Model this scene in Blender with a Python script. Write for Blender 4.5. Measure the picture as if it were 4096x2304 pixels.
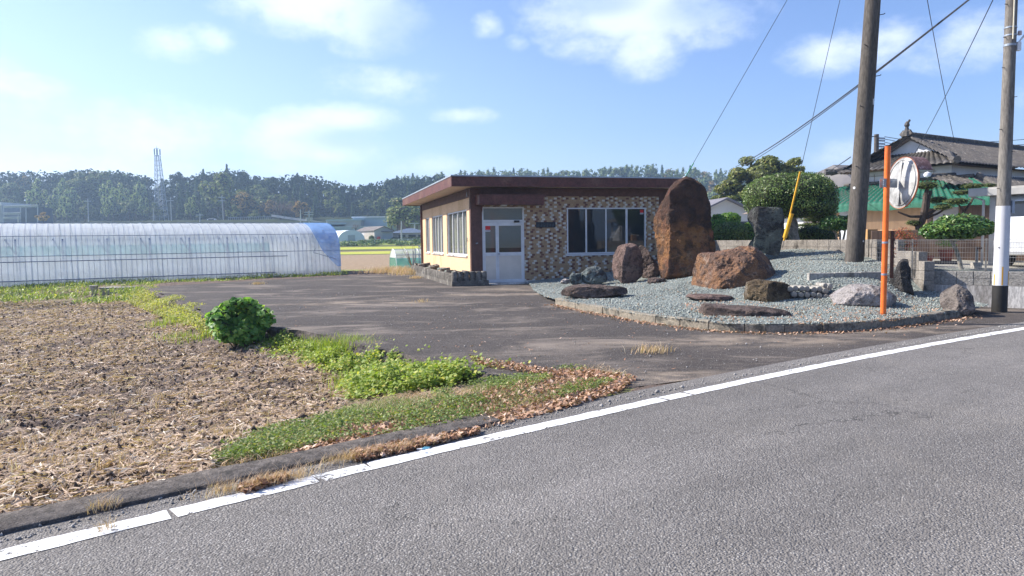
import bpy, math, random
import numpy as np
from mathutils import Vector, Matrix
random.seed(7)
RNG = np.random.default_rng(7)
for o in list(bpy.data.objects): bpy.data.objects.remove(o)
SC = bpy.context.scene
COL = SC.collection
# ------------------------------------------------------------ camera
EYE = 1.5; FPX = 2844.0; PITCH = math.radians(3.9); ROLL = math.radians(0.8)
_f = np.array([0, math.cos(PITCH), -math.sin(PITCH)]); _r0 = np.array([1., 0, 0]); _u0 = np.cross(_r0, _f)
_r = math.cos(ROLL)*_r0 - math.sin(ROLL)*_u0; _u = math.sin(ROLL)*_r0 + math.cos(ROLL)*_u0
CP = np.array([0, 0, EYE])
cam = bpy.data.cameras.new('camera'); cam.sensor_width = 36; cam.lens = 36*FPX/4096; cam.clip_start = .05; cam.clip_end = 6000
cam_o = bpy.data.objects.new('camera', cam); COL.objects.link(cam_o)
cam_o.matrix_world = Matrix(((_r[0], _u[0], -_f[0], 0), (_r[1], _u[1], -_f[1], 0), (_r[2], _u[2], -_f[2], EYE), (0, 0, 0, 1)))
SC.camera = cam_o
K = 4096/2576
def ray(x, y): return _f + _r*(x*K-2048)/FPX - _u*(y*K-1152)/FPX
def G(x, y, z=0.):                       # survey point of the photograph laid on a level at height z
    d = ray(x, y); return CP + d*((z-EYE)/d[2])
def AY(x, y, Y):                         # survey point at a forward distance Y
    d = ray(x, y); return CP + d*(Y/d[1])
# ------------------------------------------------------------ sun, sky, exposure
SUN_EL = math.radians(38); SUN_AZ = math.atan2(-.965, .26)      # clockwise from +Y
sd = Vector((math.sin(SUN_AZ)*math.cos(SUN_EL), math.cos(SUN_AZ)*math.cos(SUN_EL), math.sin(SUN_EL)))
sl = bpy.data.lights.new('sun', 'SUN'); sl.energy = 4.6; sl.angle = math.radians(.55); sl.color = (1, .93, .83)
so = bpy.data.objects.new('sun', sl); COL.objects.link(so); so.rotation_euler = sd.to_track_quat('Z', 'Y').to_euler()
SC.view_settings.view_transform = 'Standard'; SC.view_settings.look = 'None'
SC.view_settings.exposure = 1.0; SC.view_settings.gamma = 1
SC.render.engine = 'CYCLES'
SC.cycles.max_bounces = 7; SC.cycles.transparent_max_bounces = 24; SC.cycles.volume_bounces = 0
W = bpy.data.worlds.new('World'); SC.world = W; W.use_nodes = True
class NT:
    def __init__(s, t): s.t = t; s.n = t.nodes; s.l = t.links
    def new(s, k, **kw):
        n = s.n.new(k)
        for a, b in kw.items(): setattr(n, a, b)
        return n
    def inp(s, sock, v):
        if hasattr(v, 'is_output') or isinstance(v, bpy.types.NodeSocket): s.l.new(v, sock)
        else:
            if hasattr(sock, 'default_value'):
                if isinstance(v, (tuple, list)) and len(v) == 3 and sock.type == 'RGBA': v = (*v, 1)
                sock.default_value = v
    def math(s, op, a, b=0., c=None, clamp=False):
        n = s.new('ShaderNodeMath', operation=op, use_clamp=clamp); s.inp(n.inputs[0], a); s.inp(n.inputs[1], b)
        if c is not None: s.inp(n.inputs[2], c)
        return n.outputs[0]
    def vm(s, op, a, b=(0, 0, 0)):
        n = s.new('ShaderNodeVectorMath', operation=op); s.inp(n.inputs[0], a); s.inp(n.inputs[1], b)
        return n.outputs['Value'] if op in ('LENGTH', 'DOT_PRODUCT') else n.outputs[0]
    def mix(s, f, a, b):
        n = s.new('ShaderNodeMix', data_type='RGBA'); s.inp(n.inputs[0], f); s.inp(n.inputs[6], a); s.inp(n.inputs[7], b); return n.outputs[2]
    def ramp(s, f, lo, hi, a=0., b=1.):
        n = s.new('ShaderNodeMapRange', interpolation_type='SMOOTHSTEP'); s.inp(n.inputs[0], f)
        for i, v in enumerate((lo, hi, a, b)): n.inputs[1+i].default_value = v
        return n.outputs[0]
    def noise(s, vec, scale, detail=4, rough=.55, dist=0.):
        n = s.new('ShaderNodeTexNoise'); s.inp(n.inputs['Vector'], vec); n.inputs['Scale'].default_value = scale
        n.inputs['Detail'].default_value = detail; n.inputs['Roughness'].default_value = rough; n.inputs['Distortion'].default_value = dist
        return n.outputs[0]
    def voro(s, vec, scale, feature='F1', out='Distance', rnd=1.):
        n = s.new('ShaderNodeTexVoronoi', feature=feature); s.inp(n.inputs['Vector'], vec); n.inputs['Scale'].default_value = scale
        n.inputs['Randomness'].default_value = rnd; return n.outputs[out]
    def sep(s, v):
        n = s.new('ShaderNodeSeparateXYZ'); s.inp(n.inputs[0], v); return n.outputs
    def comb(s, x, y, z=0.):
        n = s.new('ShaderNodeCombineXYZ'); s.inp(n.inputs[0], x); s.inp(n.inputs[1], y); s.inp(n.inputs[2], z); return n.outputs[0]
def build_world():
    t = NT(W.node_tree); t.n.clear()
    sky = t.new('ShaderNodeTexSky', sky_type='NISHITA'); sky.sun_disc = False
    sky.sun_elevation = SUN_EL; sky.sun_rotation = SUN_AZ % (2*math.pi); sky.air_density = 1.0; sky.dust_density = .9; sky.ozone_density = 1.6
    g = t.new('ShaderNodeTexCoord').outputs['Generated']
    x, y, z = t.sep(g)[:3]
    az = t.math('ARCTAN2', x, y); el = t.math('ARCSINE', z)
    p = t.comb(az, el)
    warp = t.noise(t.vm('MULTIPLY', p, (1, 1.6, 1)), 7, 6, .62)
    fine = t.noise(t.vm('MULTIPLY', p, (1, 1.5, 1)), 26, 7, .66)
    tot = None; grey = None
    CL = [  # px, py, half width, half height, weight  (surveyed cloud positions)
        (760, 0, 190, 85, 1.0), (930, 40, 150, 90, .9), (430, 108, 90, 42, .7), (530, 98, 70, 38, .6), (1225, 66, 42, 34, .75),
        (1300, 108, 36, 24, .45), (1560, 20, 240, 95, 1.1), (1760, 30, 190, 80, .8), (1500, 110, 130, 50, .7), (1620, 120, 110, 75, .85), (2095, 135, 130, 52, .8), (2230, 110, 120, 55, .7),
        (2450, 100, 140, 66, .8), (850, 300, 150, 45, 1.), (780, 330, 130, 50, .9), (800, 370, 230, 60, .8), (1165, 290, 88, 26, .7), (300, 330, 300, 90, .62), (60, 222, 120, 34, .55),
        (950, 215, 210, 55, .42), (1070, 415, 120, 34, .6), (2110, 385, 90, 48, .5), (640, 10, 120, 50, .5), (200, 420, 330, 60, .6), (700, 420, 260, 40, .5),
        (1400, -260, 500, 120, 1.), (400, -300, 400, 160, .9), (2300, -250, 300, 90, .8), (-500, 150, 300, 120, .8), (3100, 200, 300, 120, .8)]
    for px, py, hw, hh, wgt in CL:
        d = ray(px, py); d /= np.linalg.norm(d); a = math.atan2(d[0], d[1]); e = math.asin(d[2])
        hw *= K/FPX*1.05; hh *= K/FPX*1.05
        q = t.vm('MULTIPLY', t.vm('SUBTRACT', p, (a, e, 0)), (1/hw, 1/hh, 0))
        m = t.math('MULTIPLY', t.math('SUBTRACT', 1.25, t.vm('LENGTH', q), clamp=True), wgt)
        tot = m if tot is None else t.math('MAXIMUM', tot, m)
    for px, py, hw, hh in ((1010, 70, 150, 110), (880, 350, 160, 40), (1500, 10, 160, 40), (1780, 20, 160, 60)):
        d = ray(px, py); d /= np.linalg.norm(d); a = math.atan2(d[0], d[1]); e = math.asin(d[2])
        q = t.vm('MULTIPLY', t.vm('SUBTRACT', p, (a, e, 0)), (FPX/K/hw, FPX/K/hh, 0))
        m = t.ramp(t.vm('LENGTH', q), 1.1, .2)
        grey = m if grey is None else t.math('MAXIMUM', grey, m)
    dens = t.math('ADD', t.math('MULTIPLY', tot, .95), t.math('ADD', t.math('MULTIPLY', t.math('SUBTRACT', warp, .5), 1.5), t.math('MULTIPLY', t.math('SUBTRACT', fine, .5), .75)))
    dens = t.math('MULTIPLY', dens, t.ramp(tot, .02, .25))
    mask = t.ramp(dens, .06, 1.05, 0, .74)
    ccol = t.mix(grey, (8.9, 9.6, 11.2), (5.4, 6.6, 9.0))
    veil = t.math('MULTIPLY', t.ramp(az, .5, -.75), t.ramp(el, .5, .02))       # thin high cloud towards the sun
    base = t.mix(t.math('MULTIPLY', veil, .38), t.vm('MULTIPLY', sky.outputs[0], (1.04, 1.16, 1.5)), (7.3, 8.7, 10.7))
    hz = t.ramp(el, .15, -.01, 0, .42)
    base = t.mix(hz, base, (7.1, 8.3, 10.4))
    col = t.mix(mask, base, ccol)
    bg = t.new('ShaderNodeBackground'); t.inp(bg.inputs[0], col); bg.inputs[1].default_value = .072
    out = t.new('ShaderNodeOutputWorld'); t.l.new(bg.outputs[0], out.inputs[0])
build_world()
# ------------------------------------------------------------ numpy noise
def _h(ix, iy, iz, s):
    n = (ix.astype(np.int64)*374761393 + iy.astype(np.int64)*668265263 + iz.astype(np.int64)*2147483647 + s*974634777) & 0xffffffff
    n = ((n ^ (n >> 13))*1274126177) & 0xffffffff
    n = (n ^ (n >> 16)) & 0xffffffff
    return n/4294967295.0
def vn(x, y, z=None, s=0):
    if z is None: z = np.zeros_like(x)
    xi, yi, zi = np.floor(x), np.floor(y), np.floor(z); fx, fy, fz = x-xi, y-yi, z-zi
    fx, fy, fz = [q*q*(3-2*q) for q in (fx, fy, fz)]
    r = 0
    for a in (0, 1):
        for b in (0, 1):
            for c in (0, 1):
                r = r + _h(xi+a, yi+b, zi+c, s)*(fx if a else 1-fx)*(fy if b else 1-fy)*(fz if c else 1-fz)
    return r*2-1
def fbm(x, y, z=None, o=4, s=0, g=.5):
    r = 0; a = 1; t = 0
    for i in range(o):
        r = r + a*vn(x*2**i+i*7.3, y*2**i-i*3.1, None if z is None else z*2**i+i*1.7, s+i); t += a; a *= g
    return r/t
def ss(a, b, x):
    t = np.clip((x-a)/(b-a), 0, 1); return t*t*(3-2*t)
# ------------------------------------------------------------ object helpers
def tag(o, label=None, cat=None, group=None, kind=None):
    if label: o['label'] = label
    if cat: o['category'] = cat
    if group: o['group'] = group
    if kind: o['kind'] = kind
    return o
def thing(name, label, cat, loc=(0, 0, 0), rz=0., group=None):
    o = bpy.data.objects.new(name, None); COL.objects.link(o); o.location = [float(q) for q in loc]; o.rotation_euler = (0, 0, rz); o.empty_display_size = .1
    return tag(o, label, cat, group)
def npmesh(name, V, F, mats, parent=None, mi=None, smooth=False, off=None):
    V = np.asarray(V, dtype=np.float64)
    if off is None: off = (0, 0, 0)
    V = V-np.asarray(off)
    me = bpy.data.meshes.new(name)
    if isinstance(F, np.ndarray):
        k = F.shape[1]; nf = len(F)
        me.vertices.add(len(V)); me.vertices.foreach_set('co', V.astype(np.float32).ravel())
        me.loops.add(nf*k); me.loops.foreach_set('vertex_index', F.astype(np.int32).ravel())
        me.polygons.add(nf); me.polygons.foreach_set('loop_start', np.arange(0, nf*k, k, dtype=np.int32))
        me.polygons.foreach_set('loop_total', np.full(nf, k, dtype=np.int32))
    else:
        me.from_pydata(V.tolist(), [], F); nf = len(F)
    if not isinstance(mats, (list, tuple)): mats = [mats]
    for m in mats: me.materials.append(m)
    if mi is not None: me.polygons.foreach_set('material_index', np.asarray(mi, dtype=np.int32))
    if smooth: me.polygons.foreach_set('use_smooth', np.ones(nf, dtype=bool))
    me.update(calc_edges=True)
    o = bpy.data.objects.new(name, me); COL.objects.link(o)
    if parent is not None: o.parent = parent
    return o
class MB:
    def __init__(s): s.v = []; s.f = []; s.m = []
    def add(s, vs, fs, m=0):
        b = len(s.v); s.v += [tuple(float(c) for c in p) for p in vs]
        for f in fs: s.f.append([b+i for i in f]); s.m.append(m)
    def obox(s, o, a, b, c, m=0):
        o, a, b, c = [np.array(q, float) for q in (o, a, b, c)]
        vs = [o, o+a, o+a+b, o+b, o+c, o+a+c, o+a+b+c, o+b+c]
        fs = [(0, 3, 2, 1), (4, 5, 6, 7), (0, 1, 5, 4), (1, 2, 6, 5), (2, 3, 7, 6), (3, 0, 4, 7)]
        if np.dot(np.cross(a, b), c) < 0: fs = [f[::-1] for f in fs]
        s.add(vs, fs, m)
    def box(s, x0, x1, y0, y1, z0, z1, m=0): s.obox((x0, y0, z0), (x1-x0, 0, 0), (0, y1-y0, 0), (0, 0, z1-z0), m)
    def tube(s, pts, r, n=8, m=0, cap=True):
        pts = [np.array(p, float) for p in pts]
        if not hasattr(r, '__len__'): r = [r]*len(pts)
        vs = []; ref = None
        for i, p in enumerate(pts):
            t = pts[min(i+1, len(pts)-1)]-pts[max(i-1, 0)]; t = t/(np.linalg.norm(t)+1e-9)
            if ref is None: ref = np.array([0, 0, 1.]) if abs(t[2]) < .9 else np.array([1., 0, 0])
            a = np.cross(ref, t); a /= np.linalg.norm(a)+1e-9; b = np.cross(t, a); ref = b if abs(t[2]) >= .9 or True else ref
            ref = np.cross(t, a)
            for k in range(n):
                q = 2*math.pi*k/n; vs.append(p+r[i]*(math.cos(q)*a+math.sin(q)*b))
            ref = b
        fs = []
        for i in range(len(pts)-1):
            for k in range(n):
                k2 = (k+1) % n; fs.append((i*n+k, i*n+k2, (i+1)*n+k2, (i+1)*n+k))
        if cap: fs.append(tuple(range(n))[::-1]); fs.append(tuple((len(pts)-1)*n+k for k in range(n)))
        s.add(vs, fs, m)
    def quad(s, a, b, c, d, m=0): s.add([a, b, c, d], [(0, 1, 2, 3)], m)
    def prism(s, poly, vec, m=0):
        n = len(poly); vec = np.array(vec, float); poly = [np.array(p, float) for p in poly]
        vs = poly+[p+vec for p in poly]
        s.add(vs, [tuple(range(n))[::-1], tuple(range(n, 2*n))]+[(i, (i+1) % n, n+(i+1) % n, n+i) for i in range(n)], m)
    def lathe(s, prof, c=(0, 0, 0), n=24, m=0):
        vs = []; fs = []
        for r, z in prof:
            for k in range(n): q = 2*math.pi*k/n; vs.append((c[0]+r*math.cos(q), c[1]+r*math.sin(q), c[2]+z))
        for i in range(len(prof)-1):
            for k in range(n): k2 = (k+1) % n; fs.append((i*n+k, i*n+k2, (i+1)*n+k2, (i+1)*n+k))
        fs.append(tuple(range(n))[::-1]); fs.append(tuple((len(prof)-1)*n+k for k in range(n)))
        s.add(vs, fs, m)
    def build(s, name, mats, parent=None, smooth=False, off=None, bev=0):
        o = npmesh(name, s.v, s.f, mats, parent, s.m, False, off)
        if smooth:
            for p in o.data.polygons: p.use_smooth = True
            try: o.data.set_sharp_from_angle(angle=math.radians(40))
            except Exception: pass
        if bev:
            b = o.modifiers.new('bevel', 'BEVEL'); b.width = bev; b.segments = 2; b.limit_method = 'ANGLE'
        return o
def copy_tree(o, parent=None):
    c = o.copy(); COL.objects.link(c); c.parent = parent
    for ch in o.children: copy_tree(ch, c)
    return c
# ------------------------------------------------------------ materials
def mk(name):
    m = bpy.data.materials.new(name); m.use_nodes = True; t = NT(m.node_tree); t.n.clear()
    b = t.new('ShaderNodeBsdfPrincipled'); o = t.new('ShaderNodeOutputMaterial'); t.l.new(b.outputs[0], o.inputs[0])
    return m, t, b, o
def bump(t, b, h, strength=.4, dist=.02):
    n = t.new('ShaderNodeBump'); n.inputs['Strength'].default_value = strength; n.inputs['Distance'].default_value = dist
    t.inp(n.inputs['Height'], h); t.l.new(n.outputs[0], b.inputs['Normal']); return n
def mat(name, c1, c2=None, scale=4., rough=.75, bs=0., bscale=60., bd=.01, spec=.3, metal=0., lo=.35, hi=.65, c3=None, s3=1.2, stretch=(1, 1, 1), grime=None):
    m, t, b, o = mk(name); tc = t.new('ShaderNodeTexCoord').outputs['Object']; v = t.vm('MULTIPLY', tc, stretch)
    c2 = c2 or tuple(q*.8 for q in c1)
    col = t.mix(t.ramp(t.noise(v, scale, 6, .6), lo, hi), c1, c2)
    if c3: col = t.mix(t.ramp(t.noise(v, s3, 5, .6), .52, .66), col, c3)
    b.inputs['Roughness'].default_value = rough; b.inputs['Specular IOR Level'].default_value = spec; b.inputs['Metallic'].default_value = metal
    if bs: k_ = t.ramp(t.noise(v, bscale*.55, 5, .7), .32, .68, .66, 1.28); col = t.vm('MULTIPLY', col, t.comb(k_, k_, k_))
    t.inp(b.inputs['Base Color'], col)
    if bs: bump(t, b, t.noise(tc, bscale, 5, .65), bs, bd)
    return m
def leafmat(name, c1, c2, c3=None, tr=.25, rough=.5, rand=.35, spec=.35):
    m, t, b, o = mk(name); tc = t.new('ShaderNodeTexCoord').outputs['Object']
    n1 = t.noise(tc, 1.3, 3); isl = t.new('ShaderNodeNewGeometry').outputs['Random Per Island']
    oi = t.new('ShaderNodeObjectInfo').outputs['Random']
    f = t.math('ADD', t.math('MULTIPLY', isl, .6), t.math('MULTIPLY', n1, .6))
    col = t.mix(t.ramp(f, .25, .95), c1, c2)
    if c3: col = t.mix(t.ramp(isl, .86, .9), col, c3)
    col = t.mix(t.math('MULTIPLY', oi, rand), col, t.vm('MULTIPLY', col, (1.35, 1.2, .8)))
    t.inp(b.inputs['Base Color'], col); b.inputs['Roughness'].default_value = rough; b.inputs['Specular IOR Level'].default_value = spec
    tl = t.new('ShaderNodeBsdfTranslucent'); t.inp(tl.inputs[0], t.vm('MULTIPLY', col, (1.5, 1.6, .7)))
    mx = t.new('ShaderNodeMixShader'); mx.inputs[0].default_value = tr; t.l.new(b.outputs[0], mx.inputs[1]); t.l.new(tl.outputs[0], mx.inputs[2]); t.l.new(mx.outputs[0], o.inputs[0])
    return m
def rockmat(name, main, dark, accent, pale, k=1., red=None, sc=1., vscale=(1, 1, 1)):
    m, t, b, o = mk(name); tc = t.vm('MULTIPLY', t.new('ShaderNodeTexCoord').outputs['Object'], tuple(q*sc for q in vscale))
    big = t.noise(tc, 1.1, 6, .62, .4); med = t.noise(tc, 3.3, 7, .65, .3); fine = t.noise(tc, 14, 6, .7); gr = t.noise(tc, 70, 4, .7)
    col = t.mix(t.ramp(big, .42, .58), main, accent)
    col = t.mix(t.ramp(med, .47, .60, 0, .85), col, dark)
    if red: col = t.mix(t.ramp(t.noise(t.vm('ADD', tc, (5.2, 1.1, 3.3)), 1.6, 4), .62, .7), col, red)
    pl = t.math('MULTIPLY', t.ramp(t.noise(t.vm('ADD', tc, (9, 4, 2)), 2.1, 6, .65), .55, .68), t.ramp(fine, .38, .55))
    col = t.mix(t.math('MULTIPLY', pl, k), col, pale)
    col = t.mix(t.ramp(fine, .54, .68, 0, .75), col, tuple(q*.45 for q in dark)); pit = t.voro(t.vm('ADD', tc, t.comb(fine, med)), 9); col = t.mix(t.ramp(pit, .16, .05, 0, .8), col, tuple(q*.2 for q in dark))
    col = t.mix(t.ramp(gr, .55, .72, 0, .6), col, tuple(min(1, q*1.5) for q in pale))
    t.inp(b.inputs['Base Color'], col); b.inputs['Roughness'].default_value = .88; b.inputs['Specular IOR Level'].default_value = .2
    h = t.math('ADD', t.math('MULTIPLY', med, 1.1), t.math('ADD', t.math('MULTIPLY', fine, .75), t.math('ADD', t.math('MULTIPLY', gr, .15), t.math('MULTIPLY', t.ramp(pit, .0, .2), .25))))
    bump(t, b, h, 1., .17)
    return m
def glassmat(name, tint=(.02, .025, .03), tr=.0, rough=.03):
    m, t, b, o = mk(name); b.inputs['Base Color'].default_value = (*tint, 1); b.inputs['Roughness'].default_value = rough; b.inputs['Specular IOR Level'].default_value = .7
    if tr:
        tp = t.new('ShaderNodeBsdfTransparent'); mx = t.new('ShaderNodeMixShader'); mx.inputs[0].default_value = tr
        t.l.new(b.outputs[0], mx.inputs[1]); t.l.new(tp.outputs[0], mx.inputs[2]); t.l.new(mx.outputs[0], o.inputs[0])
    return m
def filmmat(name, col, tr, tl=.5, rough=.35):
    m, t, b, o = mk(name); tc = t.new('ShaderNodeTexCoord').outputs['Object']
    c = t.mix(t.ramp(t.noise(tc, 1.4, 5), .4, .65), col, tuple(q*.86 for q in col))
    t.inp(b.inputs['Base Color'], c); b.inputs['Roughness'].default_value = rough; b.inputs['Specular IOR Level'].default_value = .5
    bump(t, b, t.noise(t.vm('MULTIPLY', tc, (1, 1, .4)), 5, 4), .35, .04)
    a = t.new('ShaderNodeBsdfTranslucent'); t.inp(a.inputs[0], c); m1 = t.new('ShaderNodeMixShader'); m1.inputs[0].default_value = tl
    t.l.new(b.outputs[0], m1.inputs[1]); t.l.new(a.outputs[0], m1.inputs[2])
    tp = t.new('ShaderNodeBsdfTransparent'); m2 = t.new('ShaderNodeMixShader'); m2.inputs[0].default_value = tr
    t.l.new(m1.outputs[0], m2.inputs[1]); t.l.new(tp.outputs[0], m2.inputs[2]); t.l.new(m2.outputs[0], o.inputs[0])
    return m
def asphalt(name, c1, c2, stone, dust, dustamt, gscale=75., crack=True, sc_pale=.62, dst=(1, .5, 1)):
    m, t, b, o = mk(name); tc = t.new('ShaderNodeTexCoord').outputs['Object']
    v = t.voro(tc, gscale); vc = t.new('ShaderNodeTexVoronoi'); t.inp(vc.inputs['Vector'], tc); vc.inputs['Scale'].default_value = gscale
    rnd = t.sep(vc.outputs['Color'])[0]
    big = t.noise(tc, .35, 6, .6); med = t.noise(tc, 2.2, 6, .65)
    col = t.mix(t.ramp(big, .35, .65), c1, c2)
    col = t.mix(t.ramp(med, .3, .75, 0, .5), col, tuple(q*.8 for q in c1))
    col = t.mix(t.math('MULTIPLY', t.ramp(rnd, sc_pale, 1.), t.ramp(v, .6, .25)), col, stone)
    col = t.mix(t.math('MULTIPLY', t.ramp(rnd, .25, 0.), .55), col, tuple(q*.35 for q in c1))
    sv = t.vm('MULTIPLY', tc, dst)
    d = t.math('MULTIPLY', t.ramp(t.noise(sv, .8, 7, .68, .6), .49, .68), dustamt)
    col = t.mix(d, col, dust)
    if not crack:      # sand washed up against the kerb and round the end of the verge
        sand = None
        for cx_, cy_, rx, ry in ((3.3, 10.2, 2.6, .75), (1.5, 7.6, 1.1, .55), (.2, 21.5, 1.8, 1.2), (6.6, 10.9, 1.6, .4), (-3.5, 17.5, 3.2, .8), (-1., 19.5, 3.5, .5)):
            q = t.ramp(t.vm('LENGTH', t.vm('MULTIPLY', t.vm('SUBTRACT', tc, (cx_, cy_, 0)), (1/rx, 1/ry, 0))), 1.2, .2); sand = q if sand is None else t.math('MAXIMUM', sand, q)
        col = t.mix(t.math('MULTIPLY', sand, t.ramp(t.noise(t.vm('MULTIPLY', tc, (.6, 1.3, 1)), 1.8, 7, .7), .42, .6, 0, .75)), col, (.33, .265, .20))
    h = t.math('SUBTRACT', 1, v)
    if crack:
        al = t.vm('DOT_PRODUCT', tc, (.81, .586, 0)); ac = t.vm('DOT_PRODUCT', tc, (-.586, .81, 0))
        tr = t.ramp(t.noise(t.comb(t.math('MULTIPLY', al, .12), t.math('MULTIPLY', ac, .9)), 1., 4, .6), .3, .7, .84, 1.14); col = t.vm('MULTIPLY', col, t.comb(tr, tr, tr))
        sp = t.ramp(t.noise(tc, .9, 7, .75, .8), .60, .72, 0, .3); col = t.mix(sp, col, (.09, .083, .077))
        w = t.vm('ADD', tc, t.vm('MULTIPLY', t.comb(t.noise(tc, 2.5, 5, .7), t.noise(t.vm('ADD', tc, (7, 3, 1)), 2.5, 5, .7)), (.9, .9, 0)))
        ck = t.voro(w, .42, 'DISTANCE_TO_EDGE'); cm = t.math('MULTIPLY', t.ramp(ck, .004, .001), t.ramp(t.noise(tc, .5, 3), .45, .55))
        col = t.mix(t.math('MULTIPLY', cm, .6), col, (.025, .024, .022))
    t.inp(b.inputs['Base Color'], col); b.inputs['Roughness'].default_value = .85; b.inputs['Specular IOR Level'].default_value = .3
    bump(t, b, t.math('ADD', h, t.math('MULTIPLY', t.noise(tc, 14, 4), .8)), .75, .012)
    return m
M = {}
M['road'] = asphalt('asphalt', (.168, .156, .145), (.20, .186, .174), (.44, .42, .39), (.3, .27, .23), .2, 88, True, .66)
M['lot'] = asphalt('worn_asphalt', (.062, .052, .046), (.086, .073, .065), (.26, .24, .22), (.27, .225, .185), .75, 70, False, .72, (.5, 1, 1))
M['white_metal'] = mat('white_aluminium', (.72, .73, .74), (.62, .63, .65), 3, .45, spec=.5)
M['door_panel'] = mat('door_panel', (.70, .64, .56), (.62, .57, .50), 2, .6)
M['brown'] = mat('brown_paint', (.135, .047, .036), (.105, .038, .03), 2.5, .5, .15, 25, .01, c3=(.16, .075, .05), s3=.9)
M['brown_band'] = mat('dark_brown_board', (.125, .062, .048), (.09, .045, .036), 3, .7, .1, 40)
M['roof_metal'] = mat('grey_roof_metal', (.42, .47, .52), (.33, .37, .42), 4, .45, metal=.3)
M['cream'] = mat('peach_render', (.74, .51, .31), (.69, .47, .285), 1.1, .85, .2, 90, .004, c3=(.62, .41, .23), s3=.8, stretch=(1, 1, .35))
M['soffit'] = mat('soffit', (.62, .48, .36), (.54, .42, .32), 2, .85)
M['column'] = mat('column_brown', (.15, .075, .06), (.11, .055, .046), 6, .7, .3, 120)
M['concrete'] = mat('concrete', (.36, .34, .31), (.26, .245, .22), 3, .9, .5, 50, .01, c3=(.17, .155, .135), s3=2.2)
M['planter_block'] = mat('planter_block', (.16, .145, .125), (.10, .09, .078), 3, .95, .8, 40, .012, c3=(.26, .24, .21), s3=2.2)
M['faded_orange'] = mat('faded_orange', (.52, .15, .05), (.38, .16, .09), 9, .6)
M['concrete_light'] = mat('pale_concrete', (.60, .58, .55), (.50, .48, .46), 2.5, .9, .4, 50, .008, c3=(.27, .25, .23), s3=1.6, stretch=(1, 1, .3))
M['kerb'] = mat('kerb_stone', (.30, .26, .20), (.22, .195, .155), 5, .95, .8, 45, .02, c3=(.09, .085, .07), s3=3)
M['strip'] = mat('old_concrete', (.105, .09, .08), (.16, .14, .125), 9, .95, 1., 45, .03, c3=(.065, .058, .052), s3=7)
M['black_stone'] = mat('retaining_stone', (.15, .125, .115), (.1, .085, .08), 4, .95, .9, 22, .05, c3=(.05, .045, .042), s3=3)
M['block'] = mat('weathered_block', (.27, .245, .215), (.2, .18, .158), 3, .95, .8, 60, .012, c3=(.06, .053, .045), s3=1.9)
M['block_fresh'] = mat('split_block', (.36, .345, .32), (.28, .265, .245), 7, .95, 1., 45, .03)
M['pole_grey'] = mat('pole_grey', (.20, .185, .165), (.155, .14, .125), 3, .9, .5, 60, .006, s3=1.1, stretch=(1, 1, .2))
M['pole'] = mat('pole_concrete', (.112, .098, .085), (.08, .07, .06), 3, .9, .5, 60, .006, c3=(.06, .052, .046), s3=1.1, stretch=(1, 1, .2))
M['pole_black'] = mat('pole_bitumen', (.02, .019, .018), (.03, .028, .026), 5, .6)
M['pole_wrap'] = mat('pole_wrap', (.62, .62, .64), (.56, .56, .58), 2, .45)
M['yellow'] = mat('yellow_plastic', (.78, .42, .03), (.62, .32, .02), 3, .5)
M['orange'] = mat('orange_paint', (.80, .17, .025), (.72, .14, .02), 5, .4, c3=(.55, .11, .02), s3=3, spec=.4)
M['steel'] = mat('galvanised_steel', (.36, .4, .46), (.28, .32, .37), 8, .5, metal=.5)
M['dark_metal'] = mat('dark_metal', (.06, .06, .065), (.035, .035, .04), 10, .5, metal=.4)
M['rust'] = mat('rusty_plate', (.13, .045, .025), (.085, .035, .02), 25, .9, .4, 70)
M['mirror_back'] = mat('mirror_back', (.46, .46, .45), (.33, .33, .32), 6, .45, .3, 9, .02, metal=.1)
M['wire'] = mat('wire', (.05, .055, .07), rough=.6)
M['fence_wire'] = mat('fence_wire', (.42, .40, .37), (.3, .28, .26), 5, .5, metal=.4)
M['fence_post'] = mat('fence_post', (.25, .235, .215), (.2, .19, .175), 5, .5, metal=.3)
M['plaster'] = mat('white_plaster', (.66, .68, .72), (.58, .6, .64), 1.5, .85)
M['tile_roof'] = mat('grey_roof_tile', (.10, .09, .08), (.065, .06, .056), 2.5, .7, .4, 30, .01, c3=(.165, .15, .135), s3=5)
M['green_net'] = filmmat('green_net', (.008, .15, .09), .22, .05, .8)
M['wood_wall'] = mat('tan_boarding', (.58, .37, .21), (.50, .31, .18), 2, .85, stretch=(4, 4, .5))
M['wood_dark'] = mat('old_wood', (.16, .105, .075), (.1, .065, .05), 3, .85, stretch=(4, 4, .4))
M['brown_net'] = mat('brown_screen', (.33, .19, .11), (.26, .15, .09), 6, .9)
M['glass'] = glassmat('window_glass')
M['glass_clear'] = glassmat('clear_glass', (.1, .12, .12), .72)
M['black'] = mat('black_rubber', (.018, .018, .02), rough=.7)
M['gh_film'] = filmmat('greenhouse_film', (.90, .94, .98), .20, .5)
M['gh_film2'] = filmmat('tunnel_film', (.74, .78, .78), .42, .5)
M['blue_net'] = filmmat('blue_net', (.20, .48, .97), .46, .5)
M['inner_green'] = filmmat('green_shade_net', (.22, .72, .66), .2, .5)
M['white_cloth'] = filmmat('white_sheet', (.86, .86, .86), .05, .4)
M['pipe'] = mat('grey_pipe', (.22, .26, .38), (.17, .21, .31), 3, .5, metal=.3)
M['soil'] = mat('soil', (.135, .098, .078), (.19, .143, .115), 6, .98, 1., 60, .02, c3=(.105, .078, .062), s3=14, lo=.3, hi=.7)
M['straw'] = leafmat('straw', (.44, .315, .225), (.58, .44, .33), (.76, .66, .55), .15, .7, 0)
M['clod'] = mat('clod', (.13, .096, .075), (.085, .063, .05), 8, 1., .8, 90)
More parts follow.
